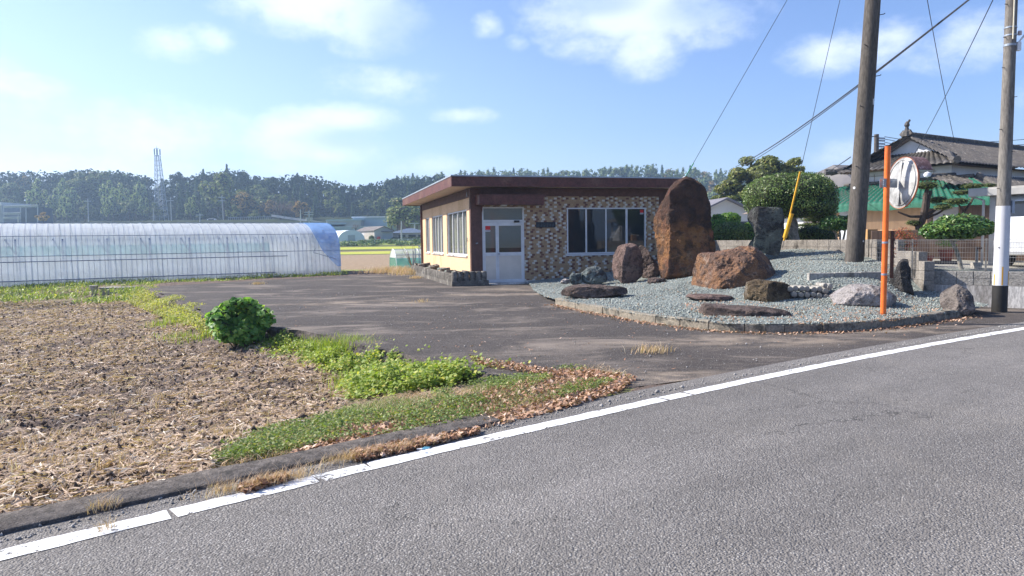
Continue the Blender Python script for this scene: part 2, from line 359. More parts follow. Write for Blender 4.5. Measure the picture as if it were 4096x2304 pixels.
M['verge'] = mat('verge_soil', (.20, .155, .10), (.30, .22, .15), 5, .98, .9, 60, .03, c3=(.13, .15, .05), s3=3)
M['weed'] = leafmat('weed_leaf', (.17, .25, .04), (.34, .41, .07), (.50, .46, .10), .35, .55, 0)
M['weed_dark'] = leafmat('weed_dark', (.13, .19, .055), (.23, .29, .08), (.38, .36, .13), .3, .55, 0)
M['weed_yellow'] = leafmat('weed_yellow', (.30, .32, .07), (.46, .42, .12), (.18, .26, .06), .35, .6, 0)
M['dead_leaf'] = leafmat('dead_leaf', (.30, .15, .09), (.50, .33, .22), (.62, .46, .36), .1, .7, 0)
M['dry_grass'] = leafmat('dry_grass', (.48, .32, .19), (.62, .46, .31), (.66, .54, .40), .2, .7, 0)
M['bark'] = mat('bark', (.12, .09, .07), (.07, .052, .042), 6, .95, .8, 20, .02, stretch=(3, 3, .6))
M['bark_pale'] = mat('pale_bark', (.34, .32, .28), (.2, .185, .16), 5, .95, .6, 25, .01, c3=(.12, .13, .08), s3=4)
# ============================================================ GROUND
RE = np.array([.81, .586, 0.]); RN = np.array([-.586, .81, 0.]); RO = np.array([-2.53, 3.39, 0.])
_lp = np.array([G(*p) for p in [(0, 1393), (650, 1250), (1050, 1135), (1550, 1040), (2000, 932), (2300, 872), (2576, 828)]])-RO
_fit = np.polyfit(_lp@RE, _lp@RN, 2)
def lineoff(t):
    tc = np.clip(t, -1.5, 15); o = np.polyval(_fit, tc)
    d = np.polyval(np.polyder(_fit), tc); return o+(t-tc)*d
def road_pt(t, s, z=0.): return RO+RE*t+RN*(lineoff(np.asarray(t))+s)+np.array([0, 0, z])
def road_s(x, y):
    dx, dy = x-RO[0], y-RO[1]; t = dx*RE[0]+dy*RE[1]; return dx*RN[0]+dy*RN[1]-lineoff(t), t
# --- big ground sheet: fields, embankment and the wooded hills, one sheet to the horizon
def hill(x, y):
    r = x/np.maximum(y, 1)
    left = ss(-.02, -.16, r)
    z = -.3+(.85*np.clip((y-80)/44, 0, 1)+1.05*ss(124, 140, y))*ss(.12, .02, r)
    z = z+2.9*ss(172, 190, y)+left*4.7*ss(195, 232, y)
    z = z+left*(ss(244, 330, y)*13)+ (1-left)*ss(250, 420, y)*22
    z = z+ss(300, 700, y)*8
    z = z+ss(.06, .2, r)*ss(20, 26, y)*1.0*ss(170, 60, y)
    return z
def Zbase(x, y):
    near = ss(27.5, 24.5, y)*ss(16, 12, x)*ss(-40, -30, x)
    z = hill(x, y)*(1-near)-.75*near
    z = np.where(y < 3, -.75, z)
    z = z - .45*ss(-30, -12, x)*ss(40, 36, y)*ss(7., 5., x)*(y > 20)   # below the lot slab
    return z
def build_ground():
    ys = np.concatenate([np.linspace(-1500, -60, 12), np.linspace(-50, 20, 24), np.linspace(21, 60, 60), np.geomspace(61, 460, 150), np.geomspace(470, 2600, 20)])
    xs = np.concatenate([-np.geomspace(2200, 210, 14), np.linspace(-200, 200, 161), np.geomspace(210, 2200, 14)])
    X, Y = np.meshgrid(xs, ys); Z = Zbase(X, Y)+fbm(X*.05, Y*.05, o=3, s=3)*.15*ss(30, 90, Y)
    V = np.stack([X, Y, Z], -1).reshape(-1, 3); nx = len(xs); ny = len(ys)
    i = (np.arange(ny-1)[:, None]*nx+np.arange(nx-1)[None]).ravel(); F = np.stack([i, i+1, i+nx+1, i+nx], 1)
    m, t, b, o = mk('field_ground'); tc = t.new('ShaderNodeTexCoord').outputs['Object']; x, y, z = t.sep(tc)[:3]
    n = t.noise(tc, .05, 5); n2 = t.noise(tc, .6, 6, .7); n3 = t.noise(tc, 3., 5, .7)
    yy = t.math('ADD', y, t.math('MULTIPLY', t.math('SUBTRACT', n, .5), 1.5))
    soil = t.mix(t.ramp(n3, .35, .65), (.26, .19, .125), (.36, .27, .18))
    grass = t.mix(t.ramp(n2, .3, .7), (.16, .22, .045), (.27, .31, .08))
    rice = t.mix(t.ramp(n2, .3, .7), (.36, .40, .06), (.46, .46, .09))
    dark = t.mix(t.ramp(n3, .3, .7), (.09, .1, .04), (.14, .14, .06))
    col = t.mix(t.ramp(yy, 44, 47), grass, soil)
    for y0, y1, c in ((87.5, 88, dark), (89.5, 90, rice), (99.5, 100, soil), (101.5, 102, dark), (109, 110, rice), (123, 124, dark), (128, 130, grass)):
        col = t.mix(t.ramp(yy, y0, y1), col, c)
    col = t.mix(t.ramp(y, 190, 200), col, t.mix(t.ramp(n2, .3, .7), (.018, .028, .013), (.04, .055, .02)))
    near = t.mix(t.ramp(n3, .3, .7), (.2, .19, .07), (.14, .1, .06))
    col = t.mix(t.ramp(y, 38, 32), col, near)
    t.inp(b.inputs['Base Color'], col); b.inputs['Roughness'].default_value = .95; b.inputs['Specular IOR Level'].default_value = .1
    bump(t, b, n3, .6, .15)
    tag(npmesh('ground', V, F, m, smooth=True), kind='structure')
build_ground()
# --- lot polygon (the raised old asphalt yard)
LOT_EDGE = [G(*p) for p in [(365, 722), (415, 742), (470, 765), (520, 790), (600, 806), (690, 822), (770, 834), (850, 850), (930, 869), (1000, 885), (1080, 905), (1160, 925), (1230, 940), (1290, 950), (1360, 957), (1420, 962), (1500, 966), (1600, 972)]]
LE = np.array(LOT_EDGE)[:, :2]
def dense(P, n):
    P = np.asarray(P, float); d = np.r_[0, np.cumsum(np.linalg.norm(np.diff(P, axis=0), axis=1))]; t = np.linspace(0, d[-1], n)
    return np.stack([np.interp(t, d, P[:, k]) for k in range(P.shape[1])], 1)
LED = dense(LE, 420)
_jit = fbm(LED[:, 0]*2.2, LED[:, 1]*2.2, o=4, s=11)*.13*ss(0, 30, np.arange(420))*ss(420, 330, np.arange(420))
_tn = np.gradient(LED, axis=0); _tn /= np.linalg.norm(_tn, axis=1)[:, None]; _nn = np.stack([_tn[:, 1], -_tn[:, 0]], 1)*-1
LED2 = LED+_nn*_jit[:, None]
def inpoly(px, py, poly):
    c = np.zeros(px.shape, bool); n = len(poly)
    for i in range(n):
        x0, y0 = poly[i]; x1, y1 = poly[(i+1) % n]
        if y0 == y1: continue
        k = ((y0 > py) != (y1 > py)) & (px < (x1-x0)*(py-y0)/(y1-y0)+x0); c ^= k
    return c
def build_road():
    ts = np.concatenate([np.linspace(-60, -4, 15), np.linspace(-3, 16, 60), np.linspace(18, 120, 20)])
    V = []; F = []
    for t_ in ts: V += [road_pt(t_, .42), road_pt(t_, -8.5)]
    for i in range(len(ts)-1): F.append((2*i, 2*i+1, 2*i+3, 2*i+2))
    tag(npmesh('road', np.array(V), np.array(F), M['road']), kind='structure')
    # white edge line, worn, with transverse cracks: real gaps
    m, t, b, o = mk('road_paint'); tc = t.new('ShaderNodeTexCoord').outputs['Object']
    n = t.noise(tc, 60, 6, .75); n1 = t.noise(tc, 3, 5, .7)
    t.inp(b.inputs['Base Color'], t.mix(t.ramp(n, .6, .75), (.80, .80, .79), (.62, .61, .6))); b.inputs['Roughness'].default_value = .6
    bump(t, b, t.math('ADD', n, t.voro(tc, 80)), .25, .01)
    n2 = t.noise(tc, 25, 6, .75)
    gap = t.ramp(t.math('ADD', t.math('MULTIPLY', n2, .65), t.math('MULTIPLY', n1, .5)), .615, .68)
    tp = t.new('ShaderNodeBsdfTransparent'); mx = t.new('ShaderNodeMixShader'); t.inp(mx.inputs[0], gap); t.l.new(b.outputs[0], mx.inputs[1]); t.l.new(tp.outputs[0], mx.inputs[2]); t.l.new(mx.outputs[0], o.inputs[0])
    cuts = [-60, 1.28, 1.30, 1.9, 1.915, 3.06, 3.065, 5.3, 5.32, 5.62, 5.64, 7.9, 7.91, 9.1, 9.12, 60]
    V = []; F = []; rr = np.random.default_rng(3)
    for a in range(0, len(cuts), 2):
        t0, t1 = cuts[a], cuts[a+1]
    segs = [(-60, .765), (.79, 1.63), (1.642, 2.0), (2.01, 3.3), (3.305, 5.0), (5.03, 5.35), (5.38, 7.4), (7.41, 8.6), (8.62, 11), (11.01, 60)]
    for t0, t1 in segs:
        n_ = max(2, int((min(t1, 20)-max(t0, -5))/.03)); tt = np.r_[t0, np.linspace(max(t0, -5), min(t1, 20), n_), t1]; tt = np.unique(tt)
        w0 = .075+fbm(tt*9, tt*0+1, o=4, s=5)*.010; w1 = .075+fbm(tt*9, tt*0+5, o=4, s=6)*.010
        e0 = fbm(tt*0+t0*3, tt*3, o=2)*0
        b0 = len(V)
        for k, q in enumerate(tt):
            sk = .012*math.sin(t0*7) if k in (0,) else 0
            V += [road_pt(q+sk, w0[k], .004), road_pt(q-sk, -w1[k], .004)]
        for i in range(len(tt)-1): F.append((b0+2*i, b0+2*i+1, b0+2*i+3, b0+2*i+2))
    tag(npmesh('road_marking', np.array(V), np.array(F), m), kind='structure')
    # lot
    far = [G(600, 708)[:2], G(860, 694)[:2], G(1000, 688)[:2], (-5.2, 37.5), (3, 41), (10, 30), (14, 18), (16, 14.5)]
    back = [tuple(road_pt(q, .38)[:2]) for q in (17, 14, 11, 8, 6.3)]
    poly = [tuple(p) for p in LED2]+back[::-1]+[(16, 14.5), (14, 18), (10, 30), (3, 41), (-5.2, 37.5), tuple(G(1000, 688)[:2]), tuple(G(860, 694)[:2]), tuple(G(600, 708)[:2])]
    import bmesh
    bm = bmesh.new(); vs = [bm.verts.new((p[0], p[1], -.004)) for p in poly]; bm.faces.new(vs); bmesh.ops.triangulate(bm, faces=bm.faces[:])
    me = bpy.data.meshes.new('yard_asphalt'); bm.normal_update(); bm.to_mesh(me); bm.free(); me.materials.append(M['lot'])
    o = bpy.data.objects.new('yard_asphalt', me); COL.objects.link(o); tag(o, kind='structure')
    return poly
LOT_POLY = build_road()
# --- near terrain, left of the road
TIP = G(1600, 972)[:2]
def zl(x, y):
    s, t = road_s(x, y)
    z = -.05-.37*ss(.55, 4.2, s)
    dt = np.hypot(x-TIP[0], y-TIP[1]); z = z*ss(.2, 3.6, dt)-.012*(1-ss(.2, 3.6, dt))
    q_ = np.stack([x, y], -1); dd = np.full(np.shape(x), 9.)
    for a_ in LED[::7]: dd = np.minimum(dd, np.hypot(x-a_[0], y-a_[1]))
    z = z+np.where(z < -.1, .17*np.exp(-(dd/.75)**2)*ss(-.1, -.3, z), 0)
    z = z+.30*ss(25.3, 27.2, y+.28*(x+14)*(x < -8))      # bank up to the greenhouse
    return z
VERGE_PX = [(505, 1205), (520, 1165), (600, 1120), (640, 1080), (760, 1045), (850, 1020), (880, 975), (800, 925), (730, 890), (640, 858), (540, 838), (500, 822), (430, 790), (345, 757), (255, 747), (0, 758), (-60, 758), (-60, 700), (330, 700), (420, 715)]
VERGE = np.array([G(px, py, -.3 if py < 1000 else -.15)[:2] for px, py in VERGE_PX]+[tuple(p) for p in LE[::-1]][::-1]+[tuple(G(1500, 1030)[:2]), tuple(G(1250, 1085)[:2]), tuple(G(1050, 1125)[:2]), tuple(G(900, 1140)[:2]), tuple(G(700, 1175)[:2])])
def build_near():
    nr, nc = 560, 640
    r = np.geomspace(2.6, 40, nr); a = np.linspace(math.radians(-47), math.radians(14), nc)
    R_, A_ = np.meshgrid(r, a, indexing='ij'); X = R_*np.sin(A_); Y = R_*np.cos(A_)
    s, t = road_s(X, Y)
    vg = inpoly(X+fbm(X*1.5, Y*1.5, o=3, s=2)*.25, Y+fbm(X*1.5+9, Y*1.5, o=3, s=4)*.25, [tuple(p) for p in VERGE])
    Z = zl(X, Y)
    clod = np.abs(fbm(X*5, Y*5, o=5, s=21, g=.6)); row = fbm(X*.8, Y*.8, o=3, s=8)
    soil = (.035*ss(.0, .35, clod)+.045*row+.03*np.abs(fbm(X*16, Y*20, o=4, s=5)))
    vz = .05*fbm(X*2.5, Y*2.5, o=4, s=31)+.02*fbm(X*18, Y*18, o=2, s=33)
    fade = ss(.42, .75, s)
    dtip = ss(.0, 2., np.hypot(X-TIP[0], Y-TIP[1]))
    Z = Z+np.where(vg, vz*(.3+.7*dtip), soil)*fade
    V = np.stack([X, Y, Z], -1).reshape(-1, 3)
    i = (np.arange(nr-1)[:, None]*nc+np.arange(nc-1)[None]).ravel(); F = np.stack([i, i+nc, i+nc+1, i+1], 1)
    C_ = V[F].mean(1); sc, tc_ = road_s(C_[:, 0], C_[:, 1])
    lot = inpoly(C_[:, 0], C_[:, 1], LOT_POLY)
    keep = (sc > .4) & ~lot
    fv = vg.ravel()[F].sum(1) >= 2
    for nm, k, m in (('field', keep & ~fv, M['soil']), ('grass_verge', keep & fv, M['verge'])):
        FF = F[k]; u_, inv = np.unique(FF, return_inverse=True)
        tag(npmesh(nm, V[u_], inv.reshape(FF.shape), m, smooth=True), kind='structure')
    # old concrete strip along the road edge
    tt = np.linspace(-4.5, 3.35, 260); V = []; F = []
    tt = np.r_[-30, tt]
    for k, q in enumerate(tt):
        w = .60+.03*float(fbm(np.array([q*2.]), np.array([3.]), s=9)[0])
        e = .015*float(fbm(np.array([q*9.]), np.array([7.]), s=9)[0]); e2 = .012*float(fbm(np.array([q*15.]), np.array([1.]), s=5)[0])
        V += [road_pt(q, .30+e2, -.01), road_pt(q, .302+e2, .018), road_pt(q, .31+e2, .024), road_pt(q, .45, .024+e*.3), road_pt(q, w-.012, .024), road_pt(q, w+e, .012), road_pt(q, w+.02, -.2)]
    for i in range(len(tt)-1):
        for j in range(6): F.append((7*i+j, 7*i+7+j, 7*i+8+j, 7*i+j+1))
    tag(npmesh('concrete_edging', np.array(V), np.array(F), M['strip'], smooth=False), kind='structure')
    # retaining stones under the edge of the yard
    n = len(LED2); rows = 9; V = []; F = []
    for i in range(n):
        x, y = LED2[i]; zb = float(zl(np.array([x]), np.array([y]))[0])-.25
        for j in range(rows):
            f = j/(rows-1); z = -.002+(zb)*f
            st = np.floor((i+3*math.sin(i*.9))/7.); off = .06*vn(np.array([st*1.7]), np.array([np.floor(f*2.5+.5*(st % 2))*3.3]), s=4)[0]
            off += .045*fbm(np.array([i*.23]), np.array([f*5]), s=14)[0]
            k = 0 if j == 0 else (.02+off+.16*f)
            V.append((x-_nn[i, 0]*k, y-_nn[i, 1]*k, z))
    V = np.array(V)
    for i in range(n-1):
        for j in range(rows-1): F.append((i*rows+j, i*rows+j+1, (i+1)*rows+j+1, (i+1)*rows+j))
    o = npmesh('retaining_wall', V, F, M['black_stone'])
    tag(o, 'low dark stone retaining wall along the ragged edge of the asphalt yard above the field', 'retaining wall')
build_near()
# ------------------------------------------------------------ scatter helpers
def leaf_quads(P, N, size, aspect=.6, rng=RNG, bend=.25, tilt=.5):
    n = len(P); N = N+rng.normal(0, tilt, (n, 3)); N /= np.linalg.norm(N, axis=1)[:, None]+1e-9
    R0 = rng.normal(0, 1, (n, 3)); T = np.cross(N, R0); T /= np.linalg.norm(T, axis=1)[:, None]+1e-9; B = np.cross(N, T)
    s = (size*rng.uniform(.6, 1.25, n))[:, None]
    V = np.stack([P-T*s*.5, P+B*s*.5*aspect-N*s*bend*.2, P+T*s*.5-N*s*bend*.5, P-B*s*.5*aspect-N*s*bend*.2], 1).reshape(-1, 3)
    return V, np.arange(4*n).reshape(-1, 4)
def blades(P, h, w, rng=RNG, lean=.5, up=1.):
    n = len(P); a = rng.uniform(0, 2*math.pi, n); d = np.stack([np.cos(a), np.sin(a), np.zeros(n)], 1); sdir = np.stack([-np.sin(a), np.cos(a), np.zeros(n)], 1)
    h = h*rng.uniform(.5, 1.2, n); L = lean*rng.uniform(.2, 1.3, n); w = w*rng.uniform(.7, 1.3, n)
    Z = np.array([0, 0, 1.])*up
    m = P+Z*(h*.6)[:, None]+d*(h*L*.35)[:, None]; e = P+Z*h[:, None]*.9+d*(h*L)[:, None]
    V = np.stack([P-sdir*w[:, None]*.5, P+sdir*w[:, None]*.5, m+sdir*w[:, None]*.4, m-sdir*w[:, None]*.4, e+sdir*w[:, None]*.08, e-sdir*w[:, None]*.08], 1).reshape(-1, 3)
    b = np.arange(n)[:, None]*6; F = np.concatenate([b+np.array([0, 1, 2, 3]), b+np.array([3, 2, 4, 5])], 0)
    return V, F
def pts_in(poly, n, rng, dens_near=1.):
    poly = np.asarray(poly); lo = poly.min(0); hi = poly.max(0); out = []
    while sum(len(o) for o in out) < n:
        p = rng.uniform(lo, hi, (n*3, 2)); k = inpoly(p[:, 0], p[:, 1], [tuple(q) for q in poly]); p = p[k]
        d = np.hypot(p[:, 0], p[:, 1]); p = p[rng.uniform(0, 1, len(p)) < np.clip((dens_near/d)**1.1, 0, 1)]; out.append(p)
    return np.concatenate(out)[:n]
def stuff(name, V, F, m, label, cat, mi=None): return tag(npmesh(name, V, F, m, mi=mi), label, cat, kind='stuff')
def scatter_field():
    rng = np.random.default_rng(5)
    fpoly = [tuple(G(px, py, -.3 if py < 1000 else -.03)[:2]) for px, py in [(-60, 1390), (-60, 755), (345, 750), (430, 795), (520, 840), (640, 862), (740, 895), (880, 960), (850, 1020), (640, 1080), (540, 1150), (530, 1215), (300, 1270)]]
    p = pts_in(fpoly, 108000, rng, 6.); s, _ = road_s(p[:, 0], p[:, 1]); p = p[s > .60]
    cl = fbm(p[:, 0]*1.3, p[:, 1]*1.3, o=4, s=51); p = p[rng.uniform(0, 1, len(p)) < ss(-.3, .2, cl)*.88+.12]
    n = len(p); x, y = p.T
    clod = np.abs(fbm(x*5, y*5, o=5, s=21, g=.6)); row = fbm(x*.8, y*.8, o=3, s=8)
    z = zl(x, y)+.04*ss(0, .35, clod)+.045*row+.006+rng.uniform(0, .022, n)
    a = rng.normal(.5, .8, n); el = rng.normal(0, .28, n); L = rng.gamma(3, .022, n)+.02; w = rng.uniform(.003, .0075, n)*(1+.05*np.hypot(x, y))
    d = np.stack([np.cos(a)*np.cos(el), np.sin(a)*np.cos(el), np.sin(el)], 1); sv = np.stack([-np.sin(a), np.cos(a), rng.normal(0, .6, n)], 1)
    P = np.stack([x, y, z], 1)
    md = P+np.array([0, 0, 1])*(L*.06)[:, None]
    V = np.stack([P-d*L[:, None]/2-sv*w[:, None]/2, P-d*L[:, None]/2+sv*w[:, None]/2, md+sv*w[:, None]/2, md-sv*w[:, None]/2, P+d*L[:, None]/2+sv*w[:, None]/2, P+d*L[:, None]/2-sv*w[:, None]/2], 1).reshape(-1, 3)
    b = np.arange(n)[:, None]*6; F = np.concatenate([b+np.array([0, 1, 2, 3]), b+np.array([3, 2, 4, 5])])
    stuff('straw', V, F, M['straw'], 'cut rice straw scattered over the brown harvested field', 'straw')
    # clods
    p = pts_in(fpoly, 5000, rng, 9.); s, _ = road_s(p[:, 0], p[:, 1]); p = p[s > .7]; x, y = p.T; n = len(p)
    z = zl(x, y)+.06+.05*fbm(x*.8, y*.8, o=3, s=8)+rng.uniform(-.02, .02, n)
    o8 = np.array([(1, 0, 0), (0, 1, 0), (-1, 0, 0), (0, -1, 0), (0, 0, 1), (0, 0, -1)])*1.
    r = rng.gamma(2.2, .0045, n)+.004
    V = (np.stack([x, y, z], 1)[:, None]+o8[None]*r[:, None, None]*rng.uniform(.6, 1.3, (n, 6, 1))+rng.normal(0, .2, (n, 6, 3))*r[:, None, None]).reshape(-1, 3)
    F8 = np.array([(0, 1, 4), (1, 2, 4), (2, 3, 4), (3, 0, 4), (1, 0, 5), (2, 1, 5), (3, 2, 5), (0, 3, 5)]); F = (np.arange(n)[:, None, None]*6+F8).reshape(-1, 3)
    stuff('soil_clods', V, F, M['clod'], 'dark crumbly clods of tilled soil in the harvested field', 'soil')
    # weeds on the verge
    VP = [tuple(q) for q in VERGE]
    def wz(p): return zl(p[:, 0], p[:, 1])
    def region(pxs, n, z=-.25, near=5.): return pts_in([tuple(G(a_, b_, z)[:2]) for a_, b_ in pxs], n, rng, near)
    # low green clover / grass along road side
    p = region([(525, 1195), (560, 1120), (650, 1075), (860, 1020), (1000, 1000), (1250, 960), (1450, 935), (1560, 950), (1590, 975), (1500, 1010), (1300, 1060), (1050, 1120), (900, 1130), (700, 1165)], 52000, -.1)
    cl = fbm(p[:, 0]*1.6, p[:, 1]*1.6, o=4, s=61); cl = cl + .25*ss(1.2, -.8, p[:, 0]); p = p[rng.uniform(0, 1, len(p)) < ss(.0, .3, cl)*.8]
    h = rng.uniform(.0, .07, len(p)); P = np.c_[p, wz(p)+h+.01]
    V, F = leaf_quads(P, np.tile([0, 0, 1.], (len(P), 1)), .026, .8, rng, tilt=.45); stuff('low_weeds', V, F, M['weed_dark'], 'low green clover and weeds growing among dead leaves on the roadside verge', 'weeds')
    p = region([(525, 1195), (560, 1120), (650, 1075), (860, 1020), (870, 980), (1000, 950), (1250, 930), (1450, 925), (1590, 975), (1500, 1010), (1300, 1060), (1050, 1120), (900, 1130), (700, 1165)], 30000, -.1)
    cl = fbm(p[:, 0]*1.3+4, p[:, 1]*1.3, o=4, s=66); p = p[rng.uniform(0, 1, len(p)) < ss(.0, .3, cl)*.7]
    V, F = blades(np.c_[p, wz(p)], .075, .006, rng, 1.1); stuff('short_grass', V, F, M['weed_dark'], 'short green grass blades on the roadside verge', 'grass')
    p = region([(505, 1210), (540, 1140), (640, 1085), (860, 1010), (1000, 985), (1250, 990), (1500, 930), (1600, 975), (1400, 1055), (1100, 1115), (800, 1150)], 9000, -.1)
    V, F = blades(np.c_[p, wz(p)], .06, .006, rng, 2.); stuff('dry_verge_grass', V, F, M['dry_grass'], 'dry straw coloured grass stems mixed into the verge', 'grass')
    # bright leafy ground cover below the wall
    p = region([(700, 835), (800, 828), (880, 850), (960, 868), (1050, 890), (1160, 915), (1250, 938), (1330, 955), (1260, 970), (1180, 985), (1080, 1010), (980, 1005), (880, 975), (880, 930), (760, 890), (640, 858)], 46000, -.2); p = p+rng.normal(0, .11, p.shape); p = p[~inpoly(p[:, 0]+.03, p[:, 1]-.03, LOT_POLY) | (rng.uniform(0, 1, len(p)) < .12)]
    h = .05+.30*rng.uniform(0, 1, len(p))**.7*ss(4.2, 1.2, np.hypot(p[:, 0]+1.2, p[:, 1]-9.)*.9)*(.65+1.1*fbm(p[:, 0]*2.6, p[:, 1]*2.6, o=4, s=71)); h = np.clip(h, .02, .36); k = fbm(p[:, 0]*4, p[:, 1]*4, o=3, s=75) > -.25; p = p[k]; h = h[k]
    P = np.c_[p, wz(p)+h*rng.uniform(.45, 1, len(p))]
    V, F = leaf_quads(P, np.tile([-.25, -.2, 1.], (len(P), 1)), .046, .85, rng, tilt=.4); q_ = region([(690, 832), (800, 826), (900, 852), (960, 868), (940, 915), (880, 920), (760, 885), (640, 858)], 17000, -.25); q_ = q_+rng.normal(0, .1, q_.shape); q_ = q_[~inpoly(q_[:, 0]+.03, q_[:, 1]-.03, LOT_POLY)]; h2 = np.clip(.14*(1+1.4*fbm(q_[:, 0]*2.3, q_[:, 1]*2.3, o=4, s=76)), .02, .3); V2_, F2_ = leaf_quads(np.c_[q_, wz(q_)+h2*rng.uniform(.3, 1, len(q_))], np.tile([-.25, -.2, 1.], (len(q_), 1)), .04, .7, rng, tilt=.5); F = np.concatenate([F, F2_+len(V)]); V = np.concatenate([V, V2_]); stuff('leafy_ground_cover', V, F, M['weed'], 'bright yellow green leafy ground cover spilling over the bank below the yard edge', 'weeds')
    # grass tufts
    P = []
    for px, py, n_, h_ in [(880, 905, 900, .34), (850, 895, 500, .30), (930, 900, 500, .28), (800, 880, 500, .22), (760, 868, 400, .2), (960, 890, 200, .26), (900, 960, 300, .2), (420, 815, 200, .22), (510, 850, 250, .2), (450, 845, 150, .2), (490, 820, 150, .25)]:
        c = G(px, py, -.3)[:2]; q = c+rng.normal(0, .22, (n_, 2)); P.append(blades(np.c_[q, zl(q[:, 0], q[:, 1])], h_, .009, rng, .55))
    V = []; F = []; b = 0
    for v, f in P: V.append(v); F.append(f+b); b += len(v)
    stuff('grass_tufts', np.concatenate(V), np.concatenate(F), M['weed'], 'long green grass tufts on the bank beside the stone edge', 'grass')
    # yellow weeds along far part of the wall
    p = region([(300, 748), (330, 728), (430, 745), (520, 785), (545, 800), (520, 845), (470, 822), (400, 795)], 17000, -.25, 14.)
    d = p-LED[np.argmin(((p[:, None, :]-LED[None, ::6])**2).sum(-1), 1)*6]; dd = np.hypot(*d.T)
    h = (.34*np.exp(-(dd/1.1)**2)+.03)*(.6+.6*fbm(p[:, 0]*1.3, p[:, 1]*1.3, s=73)); h = np.clip(h, .03, .45)
    P = np.c_[p, wz(p)+h*rng.uniform(.4, 1.1, len(p))]
    V, F = leaf_quads(P, np.tile([-.3, -.2, 1.], (len(P), 1)), .05, .7, rng, tilt=.5); stuff('yellow_weeds', V, F, M['weed_yellow'], 'yellowing bushy weeds along the far part of the stone edge', 'weeds')
    # weeds on the bank before the greenhouse and along the lot's far edge
    p = pts_in([tuple(G(a_, b_, -.2)[:2]) for a_, b_ in [(-60, 765), (-60, 722), (200, 715), (600, 700), (870, 690), (880, 697), (600, 710), (400, 722), (330, 760), (260, 765)]], 19000, rng, 22.)
    cl = fbm(p[:, 0]*.8, p[:, 1]*.8, o=3, s=81); k = rng.uniform(0, 1, len(p)) < ss(-.25, .2, cl); p = p[k]; k = rng.uniform(0, 1, len(p)) < .5
    hh = np.clip(.13*(1+1.3*fbm(p[:, 0]*.9, p[:, 1]*.9, s=82)), .03, .4)
    P = np.c_[p, np.maximum(zl(p[:, 0], p[:, 1]), -.2)+hh*rng.uniform(.1, 1, len(p))]
    V, F = leaf_quads(P[k], np.tile([-.2, -.3, 1.], (k.sum(), 1)), .09, .6, rng, tilt=.6); stuff('bank_weeds', V, F, M['weed'], 'green weeds on the bank in front of the big greenhouse', 'weeds')
    V, F = blades(P[~k]-[0, 0, .05], .16, .02, rng, .8); stuff('bank_grass', V, F, M['weed_dark'], 'short grass on the bank in front of the big greenhouse', 'grass')
    # dead leaves
    def lv(pxs, n, z, near, sz=.05, sel=None):
        p = pts_in([tuple(G(a_, b_, z)[:2]) for a_, b_ in pxs], n, rng, near); return p
    A_ = lv([(720, 1160), (900, 1050), (1200, 1000), (1450, 935), (1600, 965), (1560, 1000), (1400, 1050), (1100, 1125), (900, 1140)], 9500, -.05, 6.)
    V, F = leaf_quads(np.c_[A_, zl(*A_.T)+rng.uniform(.02, .06, len(A_))], np.tile([0, 0, 1.], (len(A_), 1)), .06, .55, rng, tilt=.35, bend=.8)
    V2 = V; F2 = F
    A_ = np.concatenate([lv([(880, 1145), (1060, 1110), (1200, 1085), (1210, 1092), (1060, 1130), (900, 1165)], 1100, .0, 6.), lv([(600, 1235), (720, 1200), (730, 1212), (620, 1245)], 250, .0, 6.), lv([(1180, 900), (1400, 935), (1550, 950), (1560, 962), (1400, 950), (1200, 920)], 900, 0, 9.)])
    V, F = leaf_quads(np.c_[A_, rng.uniform(.01, .05, len(A_))], np.tile([0, 0, 1.], (len(A_), 1)), .055, .55, rng, tilt=.4, bend=.8)
    V3, F3 = V, F+len(V2)
    kb = []
    for a_, b_ in zip(KERB[:-1], KERB[1:]):
        L = np.linalg.norm(b_-a_); m_ = int(150*L); q = a_+(b_-a_)*rng.uniform(0, 1, (m_, 1)); nrm = np.array([(b_-a_)[1], -(b_-a_)[0]])/L; kb.append(q+nrm*(rng.gamma(1.4, .07, (m_, 1))+.02))
    kb = np.concatenate(kb); V, F = leaf_quads(np.c_[kb, rng.uniform(.004, .03, len(kb))], np.tile([0, 0, 1.], (len(kb), 1)), .055, .5, rng, tilt=.3, bend=.8)
    V4, F4 = V, F+len(V2)+len(V3)
    A_ = pts_in([tuple(G(a_, b_, 0)[:2]) for a_, b_ in [(560, 800), (900, 840), (1400, 945), (1650, 940), (2000, 850), (1500, 780), (1300, 730), (700, 720)]], 420, rng, 9.)
    V, F = leaf_quads(np.c_[A_, rng.uniform(.004, .015, len(A_))], np.tile([0, 0, 1.], (len(A_), 1)), .05, .35, rng, tilt=.15, bend=.5)
    V5, F5 = V, F+len(V2)+len(V3)+len(V4)
    A_ = pts_in([tuple(G(a_, b_, .15)[:2]) for a_, b_ in [(1700, 770), (1800, 760), (2050, 780), (2250, 745), (2400, 780), (2250, 805), (2000, 815), (1800, 805)]], 1500, rng, 12.)
    V, F = leaf_quads(np.c_[A_, zg(*A_.T)+rng.uniform(.012, .035, len(A_))], np.tile([0, 0, 1.], (len(A_), 1)), .055, .5, rng, tilt=.35, bend=.8)
    V6, F6 = V, F+len(V2)+len(V3)+len(V4)+len(V5)
    stuff('dead_leaves', np.concatenate([V2, V3, V4, V5, V6]), np.concatenate([F2, F3, F4, F5, F6]), M['dead_leaf'], 'brown fallen leaves on the verge, along the kerb stones and over the gravel', 'leaves')
    # dry grass clumps growing out of the concrete edging
    P = []
